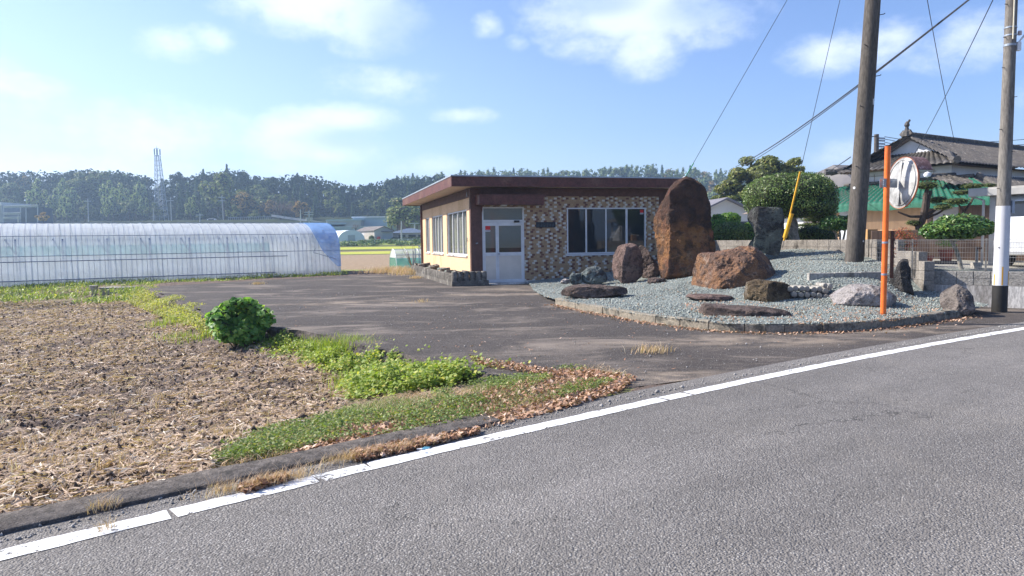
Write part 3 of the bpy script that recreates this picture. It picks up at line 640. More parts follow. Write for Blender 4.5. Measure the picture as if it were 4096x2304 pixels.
    for px, py, n_, sx in [(670, 1222, 900, .2), (620, 1232, 500, .13), (715, 1212, 500, .1), (920, 1152, 900, .22), (990, 1138, 700, .2), (880, 1158, 300, .1), (240, 1288, 120, .03), (275, 1280, 130, .03), (540, 1235, 60, .02), (272, 1335, 90, .025), (60, 1285, 0, 0)]:
        c = G(px, py, .0)[:2]
        if n_: q = c+np.outer(rng.normal(0, sx, n_), RE[:2])+np.outer(rng.normal(0, .03, n_), RN[:2]); q = q[:int(n_*.42)]; P.append(blades(np.c_[q, np.full(len(q), .01)], .075, .0024, rng, 1.2))
    for px, py, n_ in [(1370, 770, 0), (650, 715, 120), (790, 770, 0), (1060, 760, 60), (1640, 885, 200), (1035, 690, 500), (1000, 682, 600), (960, 686, 500), (1150, 745, 0), (1045, 700, 300)]:
        if n_: c = G(px, py, .0)[:2]; q = c+rng.normal(0, .12+.35*(py < 700), (n_, 2)); P.append(blades(np.c_[q, np.full(n_, .0)], .10+.2*(py < 700), .006+.006*(py < 720), rng, 1.))
    V = []; F = []; b = 0
    for v, f in P: V.append(v); F.append(f+b); b += len(v)
    stuff('dry_grass_clumps', np.concatenate(V), np.concatenate(F), M['dry_grass'], 'dry reddish grass clumps rooted in the concrete edging beside the white line', 'grass')
    # stubble tufts in the field
    P = []
    for _ in range(420):
        d = 3.5*(24/3.5)**rng.uniform(0, 1); an = rng.uniform(-.8, .0); c = np.array([d*math.sin(an), d*math.cos(an)])
        if not inpoly(np.array([c[0]]), np.array([c[1]]), fpoly)[0] or road_s(c[0], c[1])[0] < .8: continue
        n_ = rng.integers(8, 26); q = c+rng.normal(0, .04, (n_, 2)); P.append(blades(np.c_[q, zl(q[:, 0], q[:, 1])+.04], .10, .006, rng, 1.))
    V = []; F = []; b = 0
    for v, f in P: V.append(v); F.append(f+b); b += len(v)
    stuff('rice_stubble', np.concatenate(V), np.concatenate(F), M['straw'], 'pale rice stubble tufts standing in the harvested field', 'stubble')
    # loose stones on the lot
    p = pts_in([tuple(G(a_, b_, 0)[:2]) for a_, b_ in [(560, 800), (900, 845), (1300, 935), (1600, 960), (2300, 845), (1700, 840), (1400, 780), (1300, 735), (700, 720)]], 1100, rng, 8.)
    q = np.array([road_pt(t_, .16+abs(rng.normal(0, .08)), 0)[:2] for t_ in rng.uniform(-1.5, 14, 2200)]); p = np.concatenate([p, q])
    n = len(p); r = rng.gamma(2., .0020, n)+.002
    V = (np.c_[p, r*.4][:, None]+o8[None]*r[:, None, None]*rng.uniform(.6, 1.3, (n, 6, 1))).reshape(-1, 3); F = (np.arange(n)[:, None, None]*6+F8).reshape(-1, 3)
    stuff('loose_grit', V, F, M['gravel_grey'], 'small loose grey grit lying on the asphalt', 'grit')
M['gravel_grey'] = mat('grit', (.2, .19, .18), (.4, .38, .36), 20, .9)
# ============================================================ rock garden terrain
GC = np.array([G(x, y, z) for x, y, z in [(1395, 752, .12), (1330, 722, .02), (1360, 735, .03), (1420, 762, .13), (1520, 775, .13), (1690, 803, .13), (1850, 812, .13), (2000, 820, .13), (2150, 812, .13), (2300, 798, .12), (2440, 783, .09),
    (1500, 714, .1), (1600, 708, .2), (1720, 700, .35), (1560, 745, .16), (1740, 728, .28), (1880, 735, .28), (1960, 757, .22), (1960, 690, .62), (2148, 664, .77), (1880, 798, .16), (2050, 752, .24), (2160, 765, .2), (2265, 742, .22), (2240, 712, .5), (2035, 707, .52), (2221, 788, .15), (2400, 785, .1), (2300, 760, .15)]]
    +[AY(2110, 632, 19), AY(1990, 630, 20), AY(1880, 640, 21.5), AY(1800, 645, 23.5), AY(2195, 655, 17.5), AY(2045, 684, 15.2), AY(2200, 690, 15.2), AY(2100, 660, 16.8), AY(2240, 685, 15.6), np.array([7.2, 25, 1.]), np.array([3.5, 25.5, .3])])
def _rbf():
    P = GC[:, :2]; D = np.linalg.norm(P[:, None]-P[None], axis=-1); n = len(P)
    A = np.zeros((n+3, n+3)); A[:n, :n] = D+np.eye(n)*-.12; A[:n, n] = 1; A[:n, n+1:] = P; A[n, :n] = 1; A[n+1:, :n] = P.T
    return np.linalg.solve(A, np.r_[GC[:, 2], 0, 0, 0])
_rw = _rbf()
def zg(x, y):
    x = np.asarray(x, float); y = np.asarray(y, float); sh = x.shape; x = x.ravel(); y = y.ravel()
    D = np.hypot(x[:, None]-GC[None, :, 0], y[:, None]-GC[None, :, 1]); n = len(GC)
    return (D@_rw[:n]+_rw[n]+_rw[n+1]*x+_rw[n+2]*y).reshape(sh)
KERB = np.array([G(*p, 0.)[:2] for p in [(1397, 766), (1455, 779), (1520, 791), (1605, 807), (1690, 819), (1770, 829), (1850, 835), (1925, 837), (2000, 837), (2075, 836), (2150, 832), (2225, 825), (2300, 816), (2370, 806), (2440, 793)]])
# ============================================================ rock garden
BA = np.array([-1.33, 23.95, 0]); BU = np.array([.963, .269, 0]); BV = np.array([-.269, .963, 0])
def bl(u, v, z=0.): return BA+BU*u+BV*v+np.array([0, 0, z])
def build_garden():
    poly = [tuple(p) for p in KERB]+[(8.9, 13.2), (8.75, 15.2), (9.1, 18.1), (6.9, 24.2), tuple(bl(8.2, 0)[:2]), tuple(bl(1.95, -.02)[:2]), tuple(G(1345, 733)[:2]), tuple(G(1372, 752)[:2])]
    xs = np.arange(.2, 10, .05); ys = np.arange(10.2, 26.5, .05); X, Y = np.meshgrid(xs, ys)
    # snap jitter along the soft left end
    Z = zg(X, Y)+.02*fbm(X*2, Y*2, o=3, s=91)
    dl = np.hypot(X-.9, Y-17.5)
    V = np.stack([X, Y, Z], -1).reshape(-1, 3); nx = len(xs); ny = len(ys)
    i = (np.arange(ny-1)[:, None]*nx+np.arange(nx-1)[None]).ravel(); F = np.stack([i, i+1, i+nx+1, i+nx], 1)
    C_ = V[F].mean(1); k = inpoly(C_[:, 0]+.05*fbm(C_[:, 0]*6, C_[:, 1]*6, s=3), C_[:, 1], poly); F = F[k]; u_, inv = np.unique(F, return_inverse=True)
    V = V[u_]; 
    m, t, b, o = mk('blue_green_gravel'); tc = t.new('ShaderNodeTexCoord').outputs['Object']
    vo = t.new('ShaderNodeTexVoronoi'); t.inp(vo.inputs['Vector'], tc); vo.inputs['Scale'].default_value = 42
    rnd = t.sep(vo.outputs['Color']); d = vo.outputs['Distance']
    col = t.mix(rnd[0], (.105, .122, .113), (.21, .235, .22)); col = t.mix(t.ramp(rnd[1], .8, .95), col, (.50, .55, .50)); col = t.mix(t.ramp(rnd[2], .9, .95), col, (.2, .16, .12))
    col = t.mix(t.ramp(d, .45, .8, 0, .75), col, (.05, .06, .055))
    col = t.mix(t.ramp(t.noise(tc, 1.2, 6, .6), .55, .75, 0, .5), col, (.20, .2, .16))
    t.inp(b.inputs['Base Color'], col); b.inputs['Roughness'].default_value = .9
    bump(t, b, t.math('SUBTRACT', 1, d), .8, .012)
    tag(npmesh('gravel_bed', V, inv.reshape(F.shape), m, smooth=True), kind='structure')
    M['gravel'] = m
    rng = np.random.default_rng(12)
    p = pts_in(poly, 70000, rng, 14.); n = len(p); r = rng.gamma(5, .0020, n)+.004
    o8 = np.array([(1, 0, 0), (0, 1, 0), (-1, 0, 0), (0, -1, 0), (0, 0, 1), (0, 0, -1)])*1.
    z = zg(p[:, 0], p[:, 1])+.004
    V = (np.c_[p, z][:, None]+o8[None]*r[:, None, None]*rng.uniform(.6, 1.25, (n, 6, 1))+rng.normal(0, .25, (n, 6, 3))*r[:, None, None]).reshape(-1, 3)
    F8 = np.array([(0, 1, 4), (1, 2, 4), (2, 3, 4), (3, 0, 4), (1, 0, 5), (2, 1, 5), (3, 2, 5), (0, 3, 5)]); F = (np.arange(n)[:, None, None]*6+F8).reshape(-1, 3)
    m2, t, b, o = mk('gravel_stone'); isl = t.new('ShaderNodeNewGeometry').outputs['Random Per Island']
    col = t.mix(isl, (.16, .185, .173), (.33, .36, .335)); col = t.mix(t.ramp(isl, .94, .95), col, (.34, .25, .17)); t.inp(b.inputs['Base Color'], col); b.inputs['Roughness'].default_value = .85
    stuff('loose_gravel', V, F, m2, 'loose blue green gravel stones covering the rock garden', 'gravel')
    # kerb stones
    kp = dense(KERB, 400); d = np.r_[0, np.cumsum(np.linalg.norm(np.diff(kp, axis=0), axis=1))]; L = d[-1]
    mb = MB(); n = int(L/.58)
    for i in range(n):
        t0 = L*i/n+.006; t1 = L*(i+1)/n-.008; q = []
        ins = rng.normal(0, .008); top = .135+rng.normal(0, .008)+.0
        for tt in np.linspace(t0, t1, 5):
            c = np.array([np.interp(tt, d, kp[:, 0]), np.interp(tt, d, kp[:, 1])]); c2 = np.array([np.interp(tt+.02, d, kp[:, 0]), np.interp(tt+.02, d, kp[:, 1])])
            tg = (c2-c); tg /= np.linalg.norm(tg)+1e-9; nr_ = np.array([-tg[1], tg[0]]); q.append((c+nr_*ins, nr_))
        vs = []
        for c, nr_ in q:
            for w_, z_ in ((0, -.1), (0, top-.015), (.015, top), (.13, top+.003), (.13, -.1)): vs.append((c[0]+nr_[0]*w_, c[1]+nr_[1]*w_, z_+rng.normal(0, .003)))
        fs = [(0, 1, 2, 3, 4)[::-1], (20, 21, 22, 23, 24)]
        for a in range(4):
            for k_ in range(4): fs.append((a*5+k_, a*5+5+k_, a*5+6+k_, a*5+1+k_)[::-1])
        mb.add(vs, [f[::-1] for f in fs])
    tag(mb.build('kerb', M['kerb']), kind='structure')
    # low inner kerb on the mound
    a = AY(2035, 700, 15.0); b_ = AY(2228, 700, 15.0); a[2] = .50; b_[2] = .50; dd = b_-a
    mb = MB(); k = 0
    while k < 3:
        s0 = a+dd*(k/3+.003); mb.obox(s0+[0, 0, -.2], dd*(1/3-.006), (0.0, .12, 0), (0, 0, .40+.005*k)); k += 1
    t_ = mb.build('garden_edging', M['concrete'], bev=.01); tag(t_, 'low grey concrete edging strip holding the upper gravel terrace behind the round log ends', 'edging')
build_garden()
def rock(name, label, px, Y, depth, m, seed, amp=.05, facets=(), nrand=14, sq=.75, nphi=130, nlam=70, back=1., fs=1.):
    P = np.array([AY(x, y, Y) for x, y in px]); c = P.mean(0)
    vd = np.array([c[0], c[1], 0]); vd /= np.linalg.norm(vd); lat = np.array([vd[1], -vd[0], 0]); 
    # points on the vertical plane through c facing the viewer
    Q = []
    for x, y in px:
        d = ray(x, y); tq = ((c-CP)@vd)/(d@vd); w = CP+d*tq-c; Q.append((w@lat, w[2]))
    Q = np.array(Q); cen = (Q.max(0)+Q.min(0))/2; Q = Q-cen; c = c+lat*cen[0]+np.array([0, 0, cen[1]])
    Q = np.r_[Q, Q[:1]]; Qd = dense(Q, 600); ang = np.arctan2(Qd[:, 1], Qd[:, 0]); rad = np.hypot(*Qd.T)
    phi = np.linspace(-math.pi, math.pi, nphi, endpoint=False); r = np.zeros(nphi)
    o_ = np.argsort(ang); aa = ang[o_]; rr = rad[o_]
    for i, p in enumerate(phi):
        dlt = np.abs((aa-p+math.pi) % (2*math.pi)-math.pi); k = dlt < .05
        r[i] = rr[k].mean() if k.any() else rr[np.argmin(dlt)]
    lam = np.linspace(-math.pi/2, math.pi/2, nlam)
    LM, PH = np.meshgrid(lam, phi, indexing='ij'); RR = r[None]*np.ones((nlam, 1))
    cl = np.abs(np.cos(LM))**sq; sn = np.sign(np.sin(LM))*np.abs(np.sin(LM))**.9
    A_ = RR*cl*np.cos(PH); Z_ = RR*cl*np.sin(PH); D_ = np.where(sn > 0, depth*back, depth)*sn
    size = (Q.max(0)-Q.min(0)).mean()
    rf = np.random.default_rng(seed+40); facets = list(facets)
    for _ in range(nrand):
        v_ = rf.normal(0, 1, 3); v_[1] = -abs(v_[1])*1.2; v_ /= np.linalg.norm(v_); sup = (A_*v_[0]+D_*v_[1]+Z_*v_[2]).max()/size; facets.append((v_, sup*rf.uniform(.80, .93)))
    for n_, d_ in facets:
        n_ = np.array(n_, float); n_ /= np.linalg.norm(n_); pr_ = A_*n_[0]+D_*n_[1]+Z_*n_[2]; ex = np.maximum(0, pr_-d_*size)*.92; A_ = A_-ex*n_[0]; D_ = D_-ex*n_[1]; Z_ = Z_-ex*n_[2]
    W_ = (A_[..., None]*lat+D_[..., None]*vd+Z_[..., None]*np.array([0, 0, 1]))
    nd = W_/(np.linalg.norm(W_, axis=-1, keepdims=True)+1e-6)
    f = 2.2/size*fs; q = W_*f+seed*13.7
    dsp = 1.35*amp*size*(fbm(q[..., 0], q[..., 1], q[..., 2], o=3, s=seed)+.5*(np.abs(fbm(q[..., 0]*2.5, q[..., 1]*2.5, q[..., 2]*2.5, o=5, s=seed+5, g=.6))*-2+.4)+.22*fbm(q[..., 0]*11, q[..., 1]*11, q[..., 2]*11, o=3, s=seed+8))
    W_ = W_+nd*dsp[..., None]
    V = W_.reshape(-1, 3); idx = np.arange(nlam*nphi).reshape(nlam, nphi); i0 = idx[:-1]; i1 = idx[1:]
    F = np.stack([i0, i1, np.roll(i1, -1, 1), np.roll(i0, -1, 1)], -1).reshape(-1, 4)
    o = npmesh(name, V, F, m, smooth=True); o.location = [float(q_) for q_ in c]
    try: o.data.set_sharp_from_angle(angle=math.radians(55))
    except Exception: pass
    if label: tag(o, label, 'rock')
    return o
def cv(ox, oy, s, pts): return [((ox+s*x)/K, (oy+s*y)/K) for x, y in pts]
def build_rocks():
    big = rockmat('big_rock', (.20, .092, .052), (.07, .044, .034), (.31, .15, .062), (.34, .26, .19), .5, red=(.44, .15, .09), sc=.9)
    t = NT(big.node_tree); b = next(n for n in t.n if n.type == 'BSDF_PRINCIPLED'); src = b.inputs['Base Color'].links[0].from_socket
    tc = t.new('ShaderNodeTexCoord').outputs['Object']; z = t.sep(tc)[2]; zz = t.math('ADD', z, t.math('MULTIPLY', t.noise(tc, 1.7, 6, .65), 1.6))
    c_ = t.mix(t.ramp(zz, .7, 1.4, 0, .75), src, (.07, .042, .034)); c_ = t.mix(t.ramp(t.noise(tc, 2.4, 7, .7), .5, .62, 0, .6), c_, (.05, .032, .026)); t.inp(b.inputs['Base Color'], c_)   # weathered dark crust over the upper half of the stone
    brown = rockmat('brown_rock', (.25, .145, .10), (.12, .082, .068), (.32, .165, .085), (.60, .50, .42), .8)
    grey = rockmat('grey_brown_rock', (.13, .095, .083), (.055, .042, .037), (.21, .155, .135), (.35, .30, .27), .5)
    pink = rockmat('pinkish_rock', (.20, .13, .11), (.07, .048, .042), (.27, .185, .16), (.38, .32, .29), .4)
    blk = rockmat('dark_rock', (.06, .055, .055), (.022, .021, .021), (.10, .09, .085), (.26, .28, .25), .5)
    lich = rockmat('lichen_rock', (.07, .068, .07), (.028, .027, .028), (.15, .17, .15), (.36, .40, .35), .8)
    pale = rockmat('pale_rock', (.44, .40, .38), (.20, .16, .14), (.52, .48, .47), (.68, .64, .64), .8)
    blue = rockmat('bluish_rock', (.13, .15, .15), (.07, .05, .045), (.22, .26, .26), (.42, .50, .50), .9)
    c5 = lambda *p: cv(2600, 600, .4142, p)
    c4 = lambda *p: cv(2080, 650, .4142, p)
    c8 = lambda *p: cv(3000, 950, .4255, p)
    rock('boulder', 'tallest boulder, upright reddish brown standing stone in front of the building', c5((350, 272), (415, 290), (470, 335), (520, 400), (562, 490), (598, 600), (618, 780), (625, 960), (625, 1120), (560, 1230), (400, 1245), (300, 1250), (160, 1275), (90, 1250), (70, 1100), (50, 1000), (38, 900), (35, 780), (60, 650), (110, 540), (158, 450), (195, 388), (262, 325), (312, 290)), 20.3, .85, big, 1, .045, sq=.62, facets=(((.12, -1, .04), .21), ((-.86, -.5, .05), .27), ((.75, -.65, .2), .3)), nphi=220, nlam=130, nrand=0)
    rock('boulder', 'wide brown boulder with pale patches lying in front of the tall standing stone', c5((450, 1050), (480, 1008), (560, 998), (700, 972), (850, 942), (950, 938), (1100, 968), (1180, 995), (1230, 1045), (1245, 1110), (1215, 1190), (1150, 1250), (1050, 1330), (960, 1400), (800, 1410), (640, 1380), (520, 1365), (385, 1365), (378, 1290), (395, 1190), (435, 1110)), 16.6, .85, brown, 2, .06, sq=.6, facets=(((-.85, -.6, .1), .36), ((0, -.9, .5), .3), ((.5, -.85, 0), .36), ((.8, -.3, .5), .4)), nphi=200, nlam=120)
    rock('boulder', 'mossy brown boulder beside the stacked round log ends', c5((890, 1390), (905, 1330), (960, 1278), (1050, 1258), (1200, 1268), (1300, 1288), (1360, 1335), (1395, 1390), (1395, 1480), (1250, 1520), (1000, 1500), (885, 1450)), 14.2, .42, rockmat('mossy_rock', (.12, .085, .05), (.045, .034, .025), (.2, .15, .09), (.45, .41, .36), .5), 3, .08, sq=.6, facets=(((.7, -.7, .2), .33),))
    rock('boulder', 'dark twisted rock slab with pale left face, standing in front of the round trimmed tree', cv(2820, 750, .412, [(430, 200), (480, 188), (600, 188), (762, 193), (770, 300), (768, 450), (765, 640), (700, 660), (560, 640), (470, 655), (395, 640), (405, 570), (450, 520), (488, 470), (478, 410), (445, 355), (395, 312), (380, 285), (395, 240)]), 19.4, .36, lich, 4, .03, sq=.35, nphi=150, facets=(((.12, -1, .0), .10), ((-.85, -.5, .1), .22)))
    rock('boulder', 'angular pinkish brown boulder leaning left below the front window', c4((850, 960), (872, 890), (950, 798), (1000, 785), (1070, 768), (1130, 798), (1180, 860), (1200, 950), (1195, 1100), (1165, 1165), (1040, 1175), (970, 1160), (890, 1130), (858, 1060)), 20.6, .5, pink, 5, .05, sq=.45, facets=(((-.80, -.6, .08), .06), ((.42, -.9, -.1), .03), ((0, -.3, .95), .42), ((-.3, -.2, 1), .46)))
    rock('boulder', 'dark boulder half hidden between the leaning boulder and the tall standing stone', c4((1140, 830), (1160, 805), (1200, 812), (1240, 860), (1260, 915), (1300, 945), (1330, 1000), (1345, 1120), (1300, 1140), (1190, 1130), (1150, 1000)), 21.6, .45, grey, 6, .08, sq=.5, facets=(((-.4, -.9, .2), .25),))
    rock('boulder', 'squat bluish grey lichen covered rock against the tiled wall', c4((596, 1150), (590, 1065), (640, 1022), (720, 1012), (790, 1018), (830, 1080), (845, 1150), (760, 1180), (640, 1180)), 21.3, .3, blue, 7, .07, sq=.5)
    rock('boulder', 'small pointed pale rock at the left end of the rock row against the tiled wall', c4((476, 1140), (480, 1085), (505, 1065), (545, 1072), (590, 1065), (600, 1150), (550, 1185), (490, 1180)), 21.2, .2, blue, 8, .1, sq=.5)
    rock('boulder', 'small low cream coloured stone at the foot of the tiled wall', c4((395, 1150), (405, 1130), (440, 1122), (480, 1130), (482, 1165), (430, 1175), (395, 1168)), 21.1, .15, pale, 9, .08)
    rock('boulder', 'long low dark brown rock lying on the gravel at the left end of the kerb', c4((402, 1285), (405, 1250), (425, 1215), (490, 1188), (600, 1178), (750, 1183), (900, 1198), (1020, 1203), (1072, 1228), (1066, 1262), (950, 1290), (800, 1305), (600, 1320), (480, 1308)), 16.2, .42, grey, 10, .035, sq=.5, facets=(((0, 0, 1), .17),))
    rock('boulder', 'small rounded stone between the leaning boulder and the tall standing stone', c4((1228, 1155), (1245, 1118), (1310, 1106), (1385, 1118), (1422, 1155), (1340, 1180), (1260, 1178)), 19.3, .25, grey, 11, .06)
    rock('boulder', 'long flat dark rock on the gravel just behind the curved kerb', [(x/K, y/K) for x, y in [(2772, 1240), (2785, 1216), (2830, 1210), (2890, 1222), (3000, 1226), (3080, 1232), (3150, 1243), (3190, 1258), (3200, 1275), (3100, 1288), (2950, 1286), (2850, 1276), (2785, 1262)]], 12.1, .34, grey, 12, .03, sq=.5, facets=(((0, 0, 1), .17),))
    rock('boulder', 'broad whitish rock with dark patches just left of the orange mirror post', c8((730, 600), (735, 545), (790, 492), (870, 458), (1000, 446), (1150, 448), (1235, 468), (1310, 505), (1390, 565), (1395, 630), (1250, 655), (1000, 655), (800, 640)), 13.4, .5, pale, 13, .045, sq=.6)
    rock('boulder', 'upright blackish pointed rock right of the orange mirror post', c8((1288, 500), (1292, 440), (1335, 395), (1370, 330), (1400, 230), (1430, 192), (1490, 208), (1516, 290), (1505, 400), (1530, 480), (1570, 570), (1460, 590), (1330, 560)), 14.6, .32, blk, 14, .07, sq=.5, facets=(((-.8, -.6, 0), .22), ((.4, -.85, .2), .3)))
    rock('boulder', 'grey brown slanted rock at the right end of the kerb beside the white banded pole', c8((1785, 620), (1778, 540), (1800, 478), (1880, 438), (1945, 428), (2045, 488), (2095, 560), (2115, 640), (2130, 740), (2050, 745), (1930, 720), (1840, 690)), 12.9, .3, rockmat('grey_rock', (.26, .225, .20), (.12, .10, .09), (.33, .28, .25), (.45, .41, .38), .4), 15, .05, sq=.45, facets=(((-.75, -.6, .3), .22), ((.5, -.8, .5), .28), ((-.6, -.1, .8), .35)))
    c7 = lambda *p: cv(2100, 1000, .388, p)
    rock('boulder', 'flush pinkish flat stone set in the gravel in front of the wide boulder', c7((1620, 472), (1700, 455), (1900, 458), (2100, 470), (2180, 490), (2100, 505), (1850, 505), (1680, 498)), 14.6, .4, pink, 16, .02)
    # ring of round concrete log ends
    rng = np.random.default_rng(2)
    nn_ = 0
    for row, (y0, xs_) in enumerate([(540, (430, 487, 543, 600, 658)), (487, (375, 430, 487, 543, 603, 662, 712)), (585, (585, 640, 700)), (452, (708, 757)), (505, (714,)), (560, (714,)), (472, (757,))]):
        for xx in xs_:
            px, py = (3000+.4255*xx)/K, (950+.4255*y0)/K; Yd = 14.0+.05*(row in (1, 3)) + .0; c = AY(px, py, Yd); r_ = 27*.4255*Yd/FPX*1.0
            mb = MB(); q = rng.normal(0, .04, 2); n = 18
            mb.tube([(0, 0, 0), (q[0]*.3, .35, .0)], r_, n); r_s = rng.uniform(.86, 1.04); o = mb.build('log_end', M['log'], smooth=True, bev=.006); o.scale = (r_s, 1, r_s); c = c+rng.normal(0, .008, 3); o.location = [float(v) for v in c]
            nn_ += 1
            tag(o, 'round grey concrete log end stacked between the mossy boulder and the whitish rock', 'log', 'stacked round log ends in the gravel')
M['log'] = mat('log_concrete', (.38, .36, .32), (.17, .155, .14), 3, .9, .5, 40, .01, c3=(.15, .13, .11), s3=5)
build_rocks()
# ============================================================ office building (local frame: x along front, y into depth)
def build_office():
    rz = math.atan2(.269, .963)
    T = thing('office_building', 'single storey office with mottled brown tile front, peach side wall and brown fascia roof', 'building', BA, rz)
    WR, D, H = 7.3, 11.0, 3.24
    # ---- tile wall material
    m, t, b, o = mk('mosaic_tile'); tc = t.new('ShaderNodeTexCoord').outputs['Object']; x, y, z = t.sep(tc)[:3]
    TW, TH = .1085, .0715
    rz_ = t.math('DIVIDE', z, TH); row = t.math('FLOOR', rz_)
    wn = t.new('ShaderNodeTexWhiteNoise', noise_dimensions='1D'); t.inp(wn.inputs['W'], row); rr = wn.outputs['Value']
    xs = t.math('ADD', t.math('DIVIDE', x, TW), t.math('ADD', t.math('MULTIPLY', row, 1.5), t.math('FLOOR', t.math('MULTIPLY', rr, 1.6)))); col_ = t.math('FLOOR', xs)
    w2 = t.new('ShaderNodeTexWhiteNoise', noise_dimensions='2D'); t.inp(w2.inputs['Vector'], t.comb(col_, row)); r2 = w2.outputs['Value']
    w3 = t.new('ShaderNodeTexWhiteNoise', noise_dimensions='2D'); t.inp(w3.inputs['Vector'], t.comb(t.math('ADD', col_, 77), row)); r3 = w3.outputs['Value']
    k = t.math('FLOORED_MODULO', col_, 3)
    isw = t.math('MULTIPLY', t.math('LESS_THAN', k, .5), t.math('LESS_THAN', r2, .66))
    isd = t.math('MULTIPLY', t.math('MULTIPLY', t.math('GREATER_THAN', k, .5), t.math('LESS_THAN', k, 1.5)), t.math('LESS_THAN', r2, .66))
    grain = t.noise(tc, 160, 4, .7)
    tan = t.mix(r3, (.36, .225, .12), (.46, .33, .19)); tan = t.mix(t.ramp(grain, .35, .65, 0, .5), tan, (.28, .16, .085))
    drk = t.mix(r3, (.12, .046, .03), (.20, .083, .05)); wht = t.mix(r3, (.50, .46, .385), (.63, .595, .54))
    c = t.mix(isd, tan, drk); c = t.mix(isw, c, wht)
    fx = t.math('FRACT', xs); fz = t.math('FRACT', rz_)
    ex = t.math('MINIMUM', fx, t.math('SUBTRACT', 1, fx)); ez = t.math('MINIMUM', fz, t.math('SUBTRACT', 1, fz))
    gr = t.math('MAXIMUM', t.math('LESS_THAN', ex, .03), t.math('LESS_THAN', ez, .05))
    c = t.mix(t.math('MULTIPLY', gr, .8), c, (.27, .2, .14)); t.inp(b.inputs['Base Color'], c); b.inputs['Roughness'].default_value = .45; b.inputs['Specular IOR Level'].default_value = .4
    bump(t, b, t.math('ADD', t.math('MULTIPLY', t.math('SUBTRACT', 1, gr), .5), t.math('MULTIPLY', grain, .3)), .5, .006)
    TILE = m
    # ---- front wall (0 thick core at y 0..0.18) with door and window openings
    mb = MB(); mb.box(1.84, 3.39, 0, .18, .0, 2.97); mb.box(3.39, 6.41, 0, .18, 0, .96); mb.box(3.39, 6.41, 0, .18, 2.58, 2.97); mb.box(6.41, 6.93, 0, .18, 0, 2.97); mb.box(.36, 1.84, 0, .18, 2.62, 2.97)
    mb.build('tile_wall', TILE, T)
    mb = MB(); mb.box(-.0, .36, -.02, .2, .13, 3.24); mb.box(6.93, WR, -.02, .2, 0, 3.24); mb.box(.362, 6.928, -.035, .19, 2.972, 3.24); mb.build('front_column', M['column'], T)
    mb = MB(); mb.box(-.01, .365, -.035, .02, .0, .13); mb.box(.365, 1.83, -.03, .15, -.02, .0); mb.box(1.83, 7.3, -.012, .1, -.05, .09); mb.build('plinth', M['concrete_light'], T)
    # ---- side wall with three openings
    ops = [(.75, 4.55), (5.42, 8.22), (8.85, 10.02)]; mb = MB(); y0 = .2; z0, z1 = .96, 2.57
    for a, b_ in ops: mb.box(0, .16, y0, a, z0, z1); y0 = b_
    mb.box(0, .16, y0, D, z0, z1); mb.box(0, .16, .2, D, .0, z0); mb.box(0, .16, .2, D, z1, 2.94); mb.build('side_wall', M['cream'], T)
    mb = MB(); mb.box(-.025, .17, .2, D, 2.94, 3.24); mb.box(-.03, .175, D, D+.17, 0, 3.24); mb.box(-.025, .0, -.0, .2, .13, 3.24); mb.build('side_board', M['brown_band'], T)
    mb = MB(); mb.box(.16, .17, .21, D-.01, 0, .955); mb.box(WR-.16, WR, .2, D, 0, 3.24); mb.box(.17, WR-.16, D-.16, D, 0, 3.24); mb.box(.2, 7.1, .25, 10.8, -.01, .02); mb.build('back_wall', M['cream'], T)
    mb = MB(); mb.box(.175, WR-.17, .21, D-.17, 2.9, 2.95); mb.box(3., 3.1, .25, 10.7, .02, 2.9); mb.build('interior', mat('interior', (.4, .38, .35), rough=.9), T)
    # panel joints on side wall
    mb = MB()
    for yy in (.66, 4.62, 5.3): mb.box(-.006, -.001, yy, yy+.02, .1, .95)
    # ---- roof
    mb = MB(); X0, X1, Y0, Y1 = -.8, 7.95, -.75, 12.1
    mb.box(X0+.03, X1-.03, Y0+.03, Y1-.03, 3.26, 3.50); r = mb.build('roof', M['soffit'], T)
    mb = MB(); mb.box(X0, X1, Y0, Y0+.03, 3.235, 3.555); mb.box(X0, X1, Y1-.03, Y1, 3.235, 3.555); mb.box(X0, X0+.03, Y0+.03, Y1-.03, 3.235, 3.555); mb.box(X1-.03, X1, Y0+.03, Y1-.03, 3.235, 3.555); mb.build('fascia', M['brown'], r)
    mb = MB(); e = .02; mb.box(X0-e, X1+e, Y0-e, Y1+e, 3.557, 3.60); mb.build('roof_edge', M['roof_metal'], r)
    # ---- canopy
    mb = MB(); mb.box(.14, 2.36, -.62, -.04, 2.66, 2.965); mb.box(.11, 2.38, -.64, -.035, 2.966, 2.99); mb.build('canopy', M['brown'], T)
    mb = MB(); mb.tube([(.35, -.04, 2.45), (.35, -.10, 2.62), (.35, -.35, 2.66)], .02, 6); mb.build('canopy_bracket', M['brown'], T)
    mb = MB(); mb.lathe([(.0, -.05), (.11, -.045), (.12, 0)], (1.05, -.3, 2.66), 16); mb.build('ceiling_lamp', M['white_metal'], T)
    # ---- door
    dr = MB(); fr = .05
    dr.box(.365, .365+fr, -.01, .09, 0, 2.61); dr.box(1.79, 1.838, -.01, .09, 0, 2.61); dr.box(.415, 1.79, -.01, .09, 2.56, 2.61); dr.box(.415, 1.79, -.012, .09, 2.10, 2.17)
    fr_o = dr.build('door_frame', M['white_metal'], T, bev=.004)
    mb = MB(); mb.box(.418, 1.788, .03, .036, 2.17, 2.56); mb.build('transom_pane', M['glass_blind'], fr_o)
